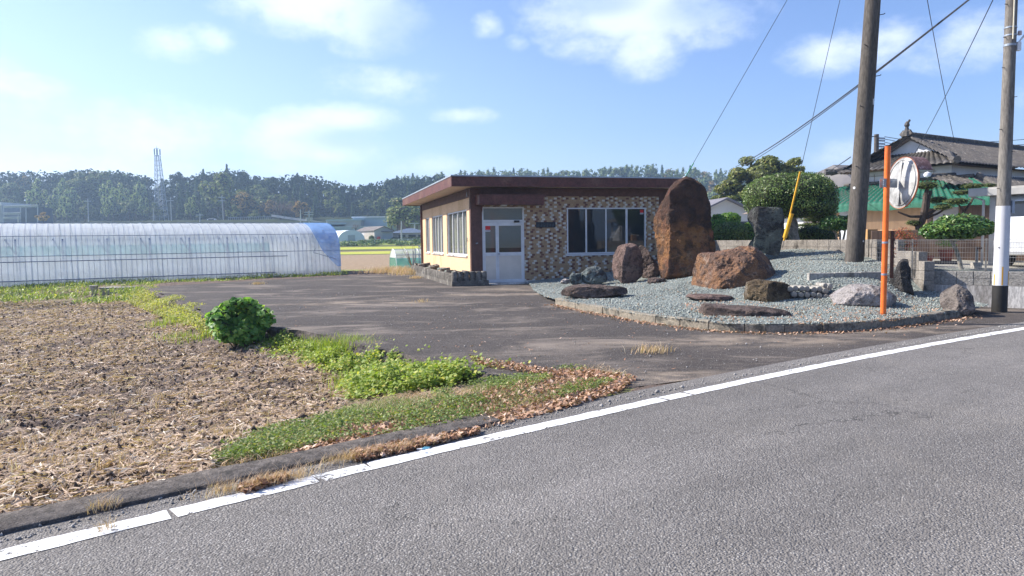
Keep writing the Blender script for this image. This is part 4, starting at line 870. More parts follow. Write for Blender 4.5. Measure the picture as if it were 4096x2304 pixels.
    for nm, a, b_ in (('door', .418, .885), ('door', .890, 1.787)):
        mb = MB(); s = .055
        mb.box(a, a+s, 0, .04, .02, 2.095); mb.box(b_-s, b_, 0, .04, .02, 2.095); mb.box(a+s, b_-s, 0, .04, 1.97, 2.095); mb.box(a+s, b_-s, 0, .04, .95, 1.07); mb.box(a+s, b_-s, 0, .04, .02, .15)
        d = mb.build(nm, M['white_metal'], T, bev=.003)
        mb = MB(); mb.box(a+s, b_-s, .012, .03, .15, .95); mb.build('door_panel', M['door_panel'], d)
        mb = MB(); mb.box(a+s, b_-s, .015, .021, 1.07, 1.97); mb.build('door_pane', M['glass_blind'], d)
    mb = MB(); mb.tube([(.925, 0, 1.02), (.925, -.06, 1.02)], .014, 8); mb.lathe([(.02, -.02), (.034, 0), (.02, .02)], (.925, -.07, 1.02), 12); mb.build('door_knob', M['steel'], d)
    mb = MB(); mb.box(1.48, 1.66, -.06, 0, 2.08, 2.15); mb.build('door_closer', M['dark_metal'], d)
    mb = MB(); mb.box(1.52, 1.77, -.075, -.055, 2.02, 2.05); mb.build('closer_arm', M['white_metal'], d)
    # sticker on left leaf (red with a white strip of small print)
    def sticker(x0, z1, w, h, y, par):
        mb = MB(); mb.box(x0, x0+w, y-.002, y, z1-h*.68, z1, 0); mb.box(x0, x0+w, y-.002, y, z1-h, z1-h*.68, 1)
        for k_ in range(5): mb.box(x0+w*(.1+.17*k_), x0+w*(.2+.17*k_), y-.003, y-.002, z1-h*.92, z1-h*.76, 2)
        mb.build('sticker', [M['red'], M['sign_white'], M['ink']], par)
    sticker(.50-.02, 1.965, .17, .19, .013, T)
    # ---- front window: frame, four panes
    mb = MB(); F_ = .045
    mb.box(3.395, 6.405, -.02, .08, .965, .965+F_); mb.box(3.395, 6.405, -.02, .08, 2.575-F_, 2.575); mb.box(3.395, 3.395+F_, -.02, .08, 1.01, 2.53); mb.box(6.405-F_, 6.405, -.02, .08, 1.01, 2.53)
    for q, w in ((4.12, .055), (4.87, .045), (5.66, .075)): mb.box(q-w/2, q+w/2, -.005, .07, 1.01, 2.53)
    w_ = mb.build('front_window', M['white_metal'], T, bev=.003)
    mb = MB(); mb.box(3.36, 6.44, -.05, -.001, .90, .958); mb.build('window_sill', M['white_metal'], w_)
    for a, b_ in ((3.44, 4.092), (4.148, 4.848), (4.893, 5.62), (5.70, 6.36)):
        mb = MB(); mb.box(a, b_, .03, .036, 1.011, 2.529); mb.build('window_pane', M['glass'], w_)
    sticker(6.20, 2.50, .13, .16, .028, w_)
    # ---- side windows with venetian blinds
    for a, b_ in ops:
        mb = MB(); n = 4 if b_-a > 3 else (4 if b_-a > 2 else 2); F_ = .05
        mb.box(.04, .13, a, b_, z0, z0+F_); mb.box(.04, .13, a, b_, z1-F_, z1); mb.box(.04, .13, a, a+F_, z0+F_, z1-F_); mb.box(.04, .13, b_-F_, b_, z0+F_, z1-F_)
        for k_ in range(1, n):
            c_ = a+(b_-a)*k_/n; mb.box(.05, .12, c_-.03, c_+.03, z0+F_, z1-F_)
        w_ = mb.build('side_window', M['white_metal'], T, bev=.003)
        mb = MB(); mb.box(-.04, .038, a-.02, b_+.02, z0-.06, z0-.005); mb.build('window_sill', M['concrete_light'], w_)
        mb = MB(); mb.box(.08, .086, a+F_, b_-F_, z0+F_, z1-F_); mb.build('window_pane', M['glass_clear'], w_)
        mb = MB(); zz = z0+.06
        while zz < z1-.08: mb.quad((.17, a+.06, zz), (.17, b_-.06, zz), (.19, b_-.06, zz+.030), (.19, a+.06, zz+.030)); zz += .034
        mb.build('window_blind', M['blind'], w_)
    mb = MB(); mb.box(-.003, .0, 9.0, 9.2, 1.05, 1.2); 
    # shop plate with cast characters: an unreadable line of eight raised characters
    mb = MB(); mb.box(2.27, 2.97, -.03, -.001, 1.895, 2.085); s = mb.build('name_plate', M['plate'], T, bev=.004)
    mb = MB(); rr_ = random.Random(4)
    for k_ in range(6):
        x0 = 2.30+k_*.11
        for _ in range(5):
            if rr_.random() < .5: q = 1.925+rr_.random()*.12; mb.box(x0+.005, x0+.075, -.034, -.0305, q, q+.008)
            else: q = x0+.01+rr_.random()*.06; mb.box(q, q+.008, -.0335, -.0305, 1.92, 1.92+.05+.08*rr_.random())
    mb.build('plate_lettering', M['plate_letter'], s)
    # pipes and small fittings
    mb = MB(); mb.tube([(7.25, -.1, .1), (7.25, -.1, 3.2)], .03, 8); mb.build('downpipe', M['white_metal'], T)
    mb = MB(); mb.tube([(-.07, 10.95, 0), (-.07, 10.95, 3.2)], .035, 8); mb.build('downpipe', M['brown'], T)
    mb = MB(); mb.tube([(-.05, .42, 2.98), (-.05, .42, 3.14)], .012, 6); mb.tube([(.13, -.05, 1.38), (.2, -.06, 1.4)], .02, 6); mb.tube([(-.02, .5, 1.45), (-.05, .52, 1.5), (-.05, .45, 1.58)], .012, 6); mb.build('wall_fitting', M['steel'], T)
    mb = MB(); mb.box(.3, 1.95, -.45, -.03, -.02, .045); tag(mb.build('door_step', M['concrete_light'], T, bev=.01))
    mb = MB(); mb.tube([(2.5, -.22, .12), (3.2, -.25, .14)], .05, 8)
M['glass_blind'] = None
def _gb():
    m, t, b, o = mk('glass_with_blind'); tc = t.new('ShaderNodeTexCoord').outputs['Object']; z = t.sep(tc)[2]
    st = t.math('FRACT', t.math('MULTIPLY', z, 38)); n = t.noise(tc, 30, 4)
    c = t.mix(t.ramp(st, .2, .8), (.11, .12, .10), (.17, .18, .155)); c = t.mix(t.ramp(n, .3, .7, 0, .4), c, (.1, .105, .09))
    c = t.mix(t.math('LESS_THAN', z, 1.22), c, (.02, .022, .024))
    t.inp(b.inputs['Base Color'], c); b.inputs['Roughness'].default_value = .06; b.inputs['Specular IOR Level'].default_value = .6
    return m
M['glass_blind'] = _gb()
M['red'] = mat('red_sticker', (.65, .02, .02), rough=.4); M['sign_white'] = mat('white_sticker', (.75, .75, .76), rough=.4); M['ink'] = mat('ink', (.03, .03, .12), rough=.5)
M['plate'] = mat('dark_plate', (.018, .022, .03), (.03, .035, .045), 20, .4); M['plate_letter'] = mat('plate_letter', (.09, .13, .16), (.05, .075, .09), 50, .5)
M['blind'] = mat('blind', (.62, .60, .53), (.52, .50, .44), 1.5, .7)
build_office()
def build_planter():
    rz = math.atan2(.269, .963)
    T = thing('planter_edging', 'low planter of upright dark concrete logs along the peach side wall', 'planter', BA, rz)
    rng = random.Random(9)
    mb = MB(); mb.box(-.82, .42, -.62, -.42, -.02, .17); mb.box(-.80, -.62, -.42, 9.6, -.02, .13); mb.box(-.62, -.02, -.42, 9.6, .0, .24); mb.build('base', M['planter_block'], T, bev=.01)
    mb = MB()
    for k in range(6): x = -.72+k*.2; mb.lathe([(.098, 0), (.098, .27+rng.random()*.02), (.08, .30)], (x, -.5, .17), 10)
    for k in range(48): y = -.3+k*.205; mb.lathe([(.095, 0), (.095, .22+rng.random()*.04), (.08, .26)], (-.71, y, .13), 10)
    mb.build('log_edging', M['planter_block'], T, smooth=True)
    # rubble on top: broken blocks and slabs of a dismantled edge, countable pieces
    for k, (x, y, z, sx, sy, sz, a, nm) in enumerate([(-.45, .1, .42, .34, .22, .12, .3, 'block'), (-.42, 1.6, .40, .36, .2, .13, .2, 'block'), (-.35, 3.2, .40, .38, .24, .14, -.2, 'block'), (-.45, 5.1, .42, .4, .22, .2, .1, 'block'), (-.4, 7.9, .40, .5, .3, .22, .0, 'block'), (-.45, 9.0, .38, .5, .4, .1, .3, 'block'), (.02-.3, -.25, .45, .2, .18, .12, .7, 'block'), (-.42, 2.4, .38, .3, .25, .08, .9, 'slab'), (-.3, 4.2, .42, .5, .3, .06, .4, 'slab'), (-.5, 6.4, .38, .5, .5, .05, .2, 'slab'), (-.35, .75, .40, .5, .6, .05, .5, 'slab'), (-.22, .0, .40, .45, .5, .05, -.4, 'slab')]):
        lab = {'block': 'grey concrete block lying loose on top of the planter by the side wall', 'slab': 'greenish flat stone slab lying loose on top of the planter by the side wall'}[nm]
        mb = MB()
        if nm == 'block':
            w = sz*.28
            mb.box(-sx/2, sx/2, -sy/2, -sy/2+w, -sz/2, sz/2); mb.box(-sx/2, sx/2, sy/2-w, sy/2, -sz/2, sz/2)
            for q in (-sx/2, -sx/6-w/2, sx/6-w/2, sx/2-w): mb.box(q, q+w, -sy/2+w, sy/2-w, -sz/2, sz/2)
        else:
            P = [(sx*.5*math.cos(a_)*rng.uniform(.75, 1.1), sy*.5*math.sin(a_)*rng.uniform(.75, 1.1), -sz/2) for a_ in [i*2*math.pi/7 for i in range(7)]]; mb.prism(P, (0.02, 0, sz))
        o = mb.build('concrete_block' if nm == 'block' else 'stone_slab', M['block'] if nm == 'block' else M['slab'], bev=.008)
        w = BA+BU*x+BV*y; o.location = (float(w[0]), float(w[1]), z-.03+sz*.1); o.rotation_euler = (rng.uniform(-.25, .25), rng.uniform(-.2, .2), rz+a+rng.uniform(-.4, .4))
        tag(o, lab, 'block' if nm == 'block' else 'slab', 'loose concrete blocks on the planter' if nm == 'block' else 'loose greenish slabs on the planter')
M['slab'] = mat('green_slab', (.22, .26, .22), (.15, .17, .15), 5, .9, .5, 30, c3=(.1, .1, .09), s3=4)
build_planter()
# ============================================================ poles, mirror, wires
def pole_pts(pb, px, py, Y):            # straight pole from a base point through the survey point at the same distance
    return np.array(pb), AY(px, py, Y)
PB = AY(2148, 664, 17.5); PB[2] = .72; PT = AY(2240, -620, 17.5)
P2B = G(2513.5, 787, -.02); P2B = np.array([P2B[0], P2B[1], 0]); P2T = AY(2561, -400, P2B[1])
def build_poles():
    T = thing('utility_pole', 'thick dark concrete utility pole rising from the blue green gravel mound', 'utility pole', PB)
    L = np.linalg.norm(PT-PB); ax = (PT-PB)/L
    mb = MB(); n = 24; mb.tube([PB-ax*.4+(ax*(L+.8)+0)*i/n for i in range(n+1)], [.218-.0068*(L+.4)*i/n for i in range(n+1)], 28)
    mb.build('shaft', M['pole'], T, smooth=True, off=PB)
    sd_ = np.array([-.9, -.43, 0]); z = 0
    for k in range(13):
        h = 2.42+.72*k*1.0; p = PB+ax*h; s_ = 1 if k % 2 else -1; dr = np.array([-.72, -.69, 0]) if k % 2 == 0 else np.array([.75, -.66, 0])
        r = .218-.0068*(h+.4)
        mb = MB(); mb.tube([p+dr*(r-.03), p+dr*(r+.10), p+dr*(r+.12)+[0, 0, .02]], [.010, .010, .012], 7)
        mb.build('step_bolt', M['dark_metal'], T, off=PB)
    for zz, dx in ((1.92, -.115), (.62, .17)):
        r = .22-.0068*zz; a = math.atan2(PB[1], PB[0]); 
        p = PB+ax*zz; v_ = -np.array([PB[0], PB[1], 0])/np.hypot(PB[0], PB[1]); la = np.array([-v_[1], v_[0], 0])
        q = math.asin(max(-1, min(1, dx/r))); d = v_*math.cos(q)+la*math.sin(q)
        mb = MB(); mb.tube([p+d*(r-.004), p+d*(r+.004)], .032 if zz > 1 else .02, 16); mb.build('number_tag', M['sign_white'], T, off=PB)
    p = PB+ax*3.9; mb = MB(); v_ = np.array([-.15, -1, 0]); v_ = v_/np.linalg.norm(v_)
    mb.obox(p+np.array([.10, -.165, 0]), (.03, .022, 0), (0, -.003, 0), (0, 0, .14)); mb.build('notice', M['sign_white'], T, off=PB)
    # ---- second pole with white band, yellow stripes and a black foot
    T = thing('utility_pole', 'grey utility pole with white wrap, yellow stripes and black foot at the roadside', 'utility pole', P2B)
    L = np.linalg.norm(P2T-P2B); ax = (P2T-P2B)/L; rad = lambda h: .122-.0046*h
    def seg(h0, h1, m, nm, e=0.):
        mb = MB(); mb.tube([P2B+ax*(h0+(h1-h0)*i/8) for i in range(9)], [rad(h0+(h1-h0)*i/8)+e for i in range(9)], 28); return mb.build(nm, m, T, smooth=True, off=P2B)
    seg(-.2, L, M['pole_grey'], 'shaft'); seg(-.1, .50, M['pole_black'], 'black_foot', .008); w = seg(.52, 2.0, M['pole_wrap'], 'white_wrap', .006); seg(.505, .88, M['pole_wrap'], 'lower_wrap', .009)
    v0 = -np.array([P2B[0], P2B[1], 0])/np.hypot(*P2B[:2]); la = np.array([-v0[1], v0[0], 0])
    for q, h1 in ((-.85, .72), (.22, .86), (1.2, .78)):
        V = []; 
        for h in (.515, h1):
            for dq in (-.09, -.03, .03, .09):
                d = v0*math.cos(q+dq)+la*math.sin(q+dq); V.append(P2B+ax*h+d*(rad(h)+.0125))
        mb = MB(); mb.add(V, [(0, 1, 5, 4), (1, 2, 6, 5), (2, 3, 7, 6)]); mb.build('yellow_stripe', M['yellow'], T, off=P2B)
    for h in (1.22, 1.0):
        q = -.35 if h > 1.1 else 1.4; d = v0*math.cos(q)+la*math.sin(q); mb = MB(); mb.tube([P2B+ax*h+d*(rad(h)), P2B+ax*h+d*(rad(h)+.012)], .012, 10); mb.build('bolt', M['dark_metal'], T, off=P2B)
    for k, h in enumerate((2.33, 3.42, 4.55, 5.1, 5.7, 3.0, 4.0)):
        d = v0*.75-la*.66 if k < 5 else v0*.5+la*.87
        p = P2B+ax*h; mb = MB(); mb.tube([p+d*(rad(h)-.02), p+d*(rad(h)+.06)], .007, 6); mb.build('step_bolt', M['dark_metal'], T, off=P2B)
    p = P2B+ax*5.05; d = v0*.92+la*.38
    mb = MB(); mb.tube([p+d*(rad(5.05)+.02), p+ax*2.5+d*(rad(7.5)+.02)], .014, 8); mb.build('cable_conduit', M['cream_pipe'], T, off=P2B, smooth=True)
    for h, rr_ in ((5.28, .012), (5.14, .012), (4.96, .02)):
        mb = MB(); mb.tube([P2B+ax*(h-rr_), P2B+ax*(h+rr_)], rad(h)+.008, 24); mb.build('band_clamp', M['steel'], T, off=P2B)
    p = P2B+ax*5.1; dr = np.array([.80, -.25, .42]); mb = MB(); s = p+la*.0+np.array([.12, -.03, -.03])
    mb.tube([s+[0, 0, -.08], s+dr*.12, s+dr*1.0], [.012, .022, .03], 8); mb.obox(s+[-.03, -.05, -.22], (.07, 0, 0), (0, .07, 0), (0, 0, .16)); mb.build('lamp_bracket', M['white_metal'], T, off=P2B, bev=.004)
    mb = MB(); mb.lathe([(.02, 0), (.035, .01), (.035, .06), (.028, .08)], tuple(s+[.02, -.02, .06]), 14); mb.build('light_sensor', M['pink_cap'], T, smooth=True, off=P2B)
    mb = MB(); q = P2B+ax*2.08+la*.13; mb.obox(q+[-.02, -.04, -.22], (.045, 0, 0), (0, .04, 0), (0, 0, .24)); mb.build('junction_box', M['steel'], T, off=P2B)
    # ---- guy wires and cables
    def wire(name, a, b_, r, label, cat='wire', sag=0., m='wire', grp=None):
        a = np.array(a, float); b_ = np.array(b_, float); pts = [a+(b_-a)*i/24-np.array([0, 0, sag*4*(i/24)*(1-i/24)]) for i in range(25)]
        mb = MB(); mb.tube(pts, r, 6); c = a; o = mb.build(name, M[m], off=c); o.location = [float(q_) for q_ in c]; tag(o, label, cat); return o
    top = AY(2267, -500, 17.5)
    a = AY(1968, 624, 18.6); gt = thing('guy_wire', 'steel guy wire in a yellow plastic guard running up to the dark utility pole', 'guy wire', a)
    b_ = AY(2013, 432, 18.3); c_ = AY(1986, 572-20, 18.5)
    mb = MB(); mb.tube([a, b_, AY(2113, 0, 17.9), AY(2240, -560, 17.5)], .007, 6); mb.build('wire', M['wire'], gt, off=a)
    mb = MB(); mb.tube([a+(b_-a)*.10, b_], .024, 12); mb.build('upper_guard', M['yellow'], gt, smooth=True, off=a)
    p1 = AY(1974, 598, 18.57); p2 = AY(1991, 540, 18.45); mb = MB(); mb.tube([p1, p2], .052, 14); mb.tube([p2, p2+(p2-p1)*.04], .058, 14); mb.build('lower_guard', M['yellow'], gt, smooth=True, off=a)
    e_ = AY(1722, 449, 20.5); g2 = thing('guy_wire', 'thin guy wire with green twisted end reaching down behind the top of the tallest boulder', 'guy wire', e_)
    low = AY(1700, 500, 21.3); mb = MB(); mb.tube([low, e_, AY(1980, 0, 18.6), AY(2262, -490, 17.5)], .0075, 6); mb.build('wire', M['wire'], g2, off=e_)
    mb = MB(); e2 = AY(1745, 410, 20.3); mb.tube([e_, e2], .016, 6); mb.build('green_grip', M['green_plastic'], g2, off=e_)
    mb = MB(); mb.lathe([(.02, -.06), (.05, -.04), (.055, .0), (.05, .04), (.02, .06)], tuple(e_), 12); mb.build('insulator', M['sign_white'], g2, smooth=True, off=e_)
    A_ = AY(1850, 420, 60); B_ = P2T*0+AY(2560, -98, P2B[1]+.1); mid = AY(2182, 176, 24.)
    for k, (dx, dz) in enumerate(((0, 0), (.25, .12), (.1, -.2))):
        a_ = A_+np.array([dx, 0, dz]); pts = [a_+(B_-a_)*i/30-np.array([0, 0, .35*4*(i/30)*(1-i/30)]) for i in range(31)]
        mb = MB(); mb.tube(pts, [.022-.008*i/30 for i in range(31)], 6); o = mb.build('overhead_cable', M['wire'], off=pts[0]); o.location = [float(v) for v in pts[0]]
        tag(o, 'dark twisted overhead cable running behind the thick pole down to the tree line', 'cable', 'overhead cable strands')
    wire('service_wire', AY(2547, -103, P2B[1]), AY(2290, 405, 31.8), .010, 'service wire from the white banded pole down to the gable of the tiled house', sag=.15)
    wire('service_wire', PT-[0, 0, .6], AY(2402, 362, 34.5), .012, 'service wire from the thick dark pole down to the ridge of the tiled house', sag=.3)
    wire('overhead_cable', AY(2140, 395, 17.6), AY(2040, 441, 60), .012, 'thin cable leaving the thick dark pole low towards the trees on the left', sag=.2)
    # small items: far pole behind the house with cross arms and its wires
    c = AY(2206, 400, 46); c[2] = .8; T = thing('utility_pole', 'distant utility pole with many cross arms behind the tiled house gable', 'utility pole', c)
    top = AY(2205, 338, 46); mb = MB(); mb.tube([c, top], [.2, .14], 12); mb.build('shaft', M['pole'], T, off=c)
    for k, yy in enumerate((347, 353, 361, 368, 376)):
        p = AY(2206, yy, 46); w = .75; mb = MB(); mb.obox(p+[-.1, -.05, -.05], (w, .3, 0), (0, .1, 0), (0, 0, .1)); mb.build('cross_arm', M['steel'], T, off=c)
        mb = MB(); mb.tube([p+[.6, .2, .1], AY(2330, yy+14+k*2, 60)], .022, 5); mb.build('line_wire', M['wire'], T, off=c)
    mb = MB(); mb.tube([AY(2222, 404, 45), AY(2215, 388, 45)], .22, 10); o = mb.build('pole_stub', M['pole'], off=c); o.location = [float(q) for q in c]; tag(o, 'short leaning pole stub just behind the tiled house roof', 'pole')
    for px0, py0, px1, py1, w_ in ((2400, 358, 2620, 346, 'upper'), (2400, 366, 2620, 360, 'lower')):
        wire('overhead_cable', AY(px0, py0, 52), AY(px1, py1, 52), .022, w_+' of two thin overhead wires passing behind the ridge of the tiled house', sag=.1, grp=None)
    # ---- traffic mirror
    B = G(2221.5, 790, .15); T = thing('traffic_mirror', 'orange post carrying a round traffic mirror seen from behind', 'traffic mirror', B)
    top = AY(2233.5, 370, B[1]); mb = MB(); mb.tube([B-[0, 0, .2], top], .0465, 24); mb.tube([top, top+[0, 0, .012]], .05, 24); mb.build('post', M['orange'], T, smooth=True, off=B)
    mb = MB(); mb.tube([top+[0, 0, .012], top+[0, 0, .02]], .044, 20); mb.build('cap', M['rust'], T, off=B)
    C0 = AY(2268, 460, B[1]+.12)              # centre of the back dish
    # axis of the mirror (from back to front): away to the right
    az = math.radians(38); fw = np.array([math.sin(math.radians(86)), math.cos(math.radians(86)), -.07]); fw /= np.linalg.norm(fw)
    vdir = C0-CP; vdir[2] = 0; vdir /= np.linalg.norm(vdir)
    rt = np.cross(fw, [0, 0, 1.]); rt /= np.linalg.norm(rt); up = np.cross(rt, fw); Rm = .435
    def disc(prof, seg=56, m=0, a0=0, a1=2*math.pi):
        V = []; F = []; full = abs(a1-a0-2*math.pi) < 1e-6; ns = seg if full else seg+1
        for r, d in prof:
            for k in range(ns): q = a0+(a1-a0)*k/seg; V.append(C0+rt*r*math.cos(q)+up*r*math.sin(q)+fw*d)
        for i in range(len(prof)-1):
            for k in range(seg if full else seg): k2 = (k+1) % ns if full else k+1; F.append((i*ns+k, i*ns+k2, (i+1)*ns+k2, (i+1)*ns+k))
        return V, F
    V, F = disc([(.001, -.045), (.1, -.043), (.2, -.036), (.3, -.022), (.36, -.008), (.40, .002), (.429, .004)]); mb = MB(); mb.add(V, F)
    # pressed reinforcing ribs
    for q in (0.6, 2.5, 3.9, 5.5): 
        pts = [C0+rt*r_*math.cos(q+w)+up*r_*math.sin(q+w)+fw*(-.046+.3*r_*r_) for r_, w in ((.15, -.12), (.24, .0), (.33, .02), (.36, .22))]; mb.tube(pts, .0045, 6)
    for r_ in (.38,): mb.tube([C0+rt*r_*math.cos(a_)+up*r_*math.sin(a_)+fw*(-.01) for a_ in np.linspace(0, 2*math.pi, 40)], .008, 6)
    d_ = mb.build('mirror_back', M['mirror_back'], T, smooth=True, off=B)
    V, F = disc([(.428, -.002), (.436, -.002), (.436, .024), (.41, .024)]); mb = MB(); mb.add(V, F); mb.build('rim', M['faded_orange'], T, smooth=True, off=B)
    V, F = disc([(.001, .062), (.15, .056), (.3, .045), (.41, .032)]); mb = MB(); mb.add(V, F); mb.build('mirror_face', mat('mirror_glass', (.8, .8, .8), rough=.05, metal=1.), T, smooth=True, off=B)
    V, F = disc([(.44, .0), (.445, .26)], 40, 0, math.radians(25), math.radians(155)); V2, F2 = disc([(.448, .26), (.443, .0)], 40, 0, math.radians(25), math.radians(155)); mb = MB(); mb.add(V, F); mb.add(V2, F2); mb.build('hood', M['hood'], T, smooth=True, off=B)
    mb = MB(); s = .36; mb.obox(C0-up*s-rt*.04-fw*.05, rt*.08, up*2*s, fw*.008); mb.build('back_bar', M['mirror_back'], T, off=B, bev=.006)
    p0 = AY(2226, 460, B[1]-.06); mb = MB(); q = C0-fw*.075; w = q-p0; w[2] = 0
    mb.obox(p0-w*.12-[0, 0, .075], w*1.12, (0, .008, 0), (0, 0, .15)); mb.obox(p0-w*.12+[0, .115, -.075], w*.35, (0, .008, 0), (0, 0, .15)); br = mb.build('bracket', M['steel'], T, off=B, bev=.003)
    mb = MB()
    for dx, dz in ((-.04, .03), (-.04, -.03), (.14, .02), (.2, .02)):
        p = p0+w/np.linalg.norm(w)*dx*.9+[0, 0, dz]; mb.tube([p, p-[0, .018, 0]], .012, 6)
    mb.build('bolt', M['steel'], br, off=B)
    # narrow rusty plate strapped to the post
    pt = AY(2238, 581, B[1]); pb_ = AY(2236, 700, B[1]); mb = MB(); rt2 = np.array([.62, .75, 0]); rt2 /= np.linalg.norm(rt2)
    s0 = np.array([pb_[0]+.015, pb_[1]-.052, pb_[2]]); mb.obox(s0-[0.03, .0, 0], np.array([.11, .10, 0]), (0.008, -.008, 0), np.array([pt[0]-pb_[0], 0, pt[2]-pb_[2]])); pl = mb.build('name_board', M['rust'], T, off=B, bev=.003)
    mb = MB(); cen = s0+np.array([.11, .10, 0])*.26+np.array([.004, -.006, 0]); hh = pt[2]-pb_[2]; rr_ = random.Random(8)
    for k in range(9):
        zc = hh*(.9-.09*k)
        for _ in range(4):
            a_ = rr_.uniform(0, .035); mb.obox(cen+np.array([.11, .10, 0])*(a_/.11)+np.array([.0062, -.0068, zc+rr_.uniform(-.03, .02)])-[.0, .0, 0], np.array([.11, .10, 0])*(.25 if rr_.random() < .6 else .05), (.0006, -.0006, 0), (0, 0, .006 if rr_.random() < .6 else .03))
    mb.build('board_lettering', mat('faded_letters', (.2, .13, .1), rough=.9), pl, off=B)
    for yy in (610, 690):
        p = AY(2229, yy, B[1]); p[0] = B[0]+(top-B)[0]*((p[2]-B[2])/(top[2]-B[2])); mb = MB(); mb.tube([p-[0, 0, .016], p+[0, 0, .016]], .05, 20); mb.build('strap', M['steel'], T, off=B)
M['cream_pipe'] = mat('cream_pipe', (.62, .58, .46), rough=.5); M['pink_cap'] = mat('pink_cap', (.6, .5, .48), rough=.5); M['green_plastic'] = mat('green_plastic', (.06, .3, .16), rough=.5)
M['hood'] = mat('rusty_hood', (.13, .075, .075), (.3, .25, .26), 22, .8, .2, 40, lo=.5, hi=.75)
build_poles()
# ============================================================ walls and fence
def ray_line(px, py, O, d):   # where the sight line meets the upright plane through O along d
    n = np.array([-d[1], d[0], 0]); r_ = ray(px, py); t = ((O-CP)@n)/(r_@n); return CP+r_*t
WD = np.array([.82, -.572, 0]); W0 = np.array([8.72, 15.0, 0.])
def build_walls():
    nrm = np.array([WD[1], -WD[0], 0])      # towards the viewer
    T = thing('retaining_wall', 'pale concrete retaining wall topped with two courses of split grey blocks below the wire fence', 'retaining wall', W0)
    L = 3.02
    mb = MB(); mb.obox(W0+[0, 0, -.3], WD*L, -nrm*.2, (0, 0, .73)); mb.build('concrete_base', M['concrete_light'], T, off=W0)
    mb = MB(); k = 0
    while k*.29 < L:
        for j in range(2):
            mb.obox(W0+WD*(k*.29+.006)-nrm*.012+nrm*(.002*(k % 3))+[0, 0, .432+j*.146], WD*.278, -nrm*.15, (0, 0, .14))
        k += 1
    mb.build('block_course', M['block_fresh'], T, off=W0, bev=.006)
    WE = W0+WD*3.02; dd2 = np.array([.86, .51, 0]); T2 = thing('roadside_wall', 'low plain concrete wall continuing along the road beyond the white banded pole', 'wall', WE)
    mb = MB(); mb.obox(WE+[0, 0, -.3], dd2*16, np.array([-.51, .86, 0])*.2, (0, 0, 1.0)); mb.build('base', M['concrete_light'], T2, off=WE)
    mb = MB(); mb.obox(W0-nrm*.03+[0, 0, .43], WD*L, -nrm*.12, (0, 0, .285)); mb.build('mortar', M['concrete'], T, off=W0)
    # wire fence on top
    F0 = W0-nrm*.08; zt = 1.37
    f0 = ray_line(2240, 604, F0, WD); 
    S = F0-WD*1.0; T = thing('wire_fence', 'grey welded wire mesh fence on top of the block retaining wall', 'fence', (S[0], S[1], .72))
    mb = MB(); Lf = 4.0; n = int(Lf/.045)
    for k in range(n): p = S+WD*k*.045; mb.obox(p+[0, 0, .75], WD*.0035, nrm*.0035, (0, 0, .62))
    for z in (.76, .80, .90, 1.0, 1.1, 1.2, 1.30, 1.345, 1.37): mb.obox(S+nrm*.004+[0, 0, z], WD*Lf, nrm*.005, (0, 0, .005))
    mb.tube([S+[0, 0, 1.37], S+WD*Lf+[0, 0, 1.37]], .006, 5)
    mb.build('mesh_panel', M['fence_wire'], T, off=(S[0], S[1], .72))
    for px in (2240, 2294, 2480):
        p = ray_line(px, 640, F0, WD); p[2] = 0; mb = MB(); w = .022 if px < 2400 else .028; mb.obox(p-WD*w/2-nrm*.03+[0, 0, .6], WD*w*1.2, -nrm*.04, (0, 0, .79)); mb.build('fence_post', M['fence_post'], T, off=(S[0], S[1], .72), bev=.003)
    # yard behind
    V = [(8.9, 18.3, .9), (8.72+.1, 15.05, .70), tuple(W0+WD*3-nrm*.1+[0, 0, .70]), tuple(W0+WD*3+np.array([.86, .51, 0])*16+[0, 0, .69]), (45, 60, 1.0), (6.8, 60, 1.0), (6.95, 24.4, 1.0)]
    tag(npmesh('yard', V, [list(range(7))[::-1]], mat('yard_ground', (.30, .29, .25), (.38, .36, .31), 3, .95, .5, 60)), kind='structure')
    # gravel strip behind fence (blue green)
    V = [tuple(W0-nrm*.14+[0, 0, .72]), tuple(W0+WD*2.9-nrm*.16+[0, 0, .72]), tuple(W0+WD*3.2-nrm*1.5+[0, 0, .735]), tuple(W0-nrm*1.2+[0, 0, .735])]
    tag(npmesh('yard_gravel', V, [[0, 1, 2, 3]], M['gravel']), kind='structure')
    # ---- long block wall of the rock garden and its steps
    A0 = AY(1790, 603, 24.2); A1 = AY(2185, 603, 18.1); A0[2] = 0; A1[2] = 0; d = A1-A0; Lw = np.linalg.norm(d); d /= Lw; nr_ = np.array([d[1], -d[0], 0])
    if nr_[1] > 0: nr_ = -nr_
    T = thing('block_wall', 'long weathered concrete block wall behind the rock garden', 'wall', A0)
    mb = MB(); k = 0; rng = np.random.default_rng(6)
    while k*.40 < Lw:
        for j in range(4):
            w = min(.392, Lw-k*.40); 
            if w > .05: mb.obox(A0+d*(k*.40)+nr_*rng.uniform(0, .006)+[0, 0, .58+.2*j], d*w, -nr_*.15, (0, 0, .194))
        k += 1
    mb.build('blocks', M['block'], T, off=A0, bev=.005)
    mb = MB(); mb.obox(A0-nr_*.012+[0, 0, .3], d*Lw, -nr_*.12, (0, 0, 1.06)); mb.build('mortar', M['concrete'], T, off=A0)
    E0 = np.array([A1[0]+.02, A1[1], 0]); E1 = np.array([8.62, 15.06, 0]); d2 = E1-E0; L2 = np.linalg.norm(d2); d2 /= L2; n2 = np.array([-abs(d2[1]), 0, 0]); n2 = np.array([d2[1], -d2[0], 0]); 
    if n2[0] > 0: n2 = -n2
    T = thing('block_wall', 'stepped concrete block wall end coming down towards the road beside the dark pointed rock', 'wall', E0)
    mb = MB()
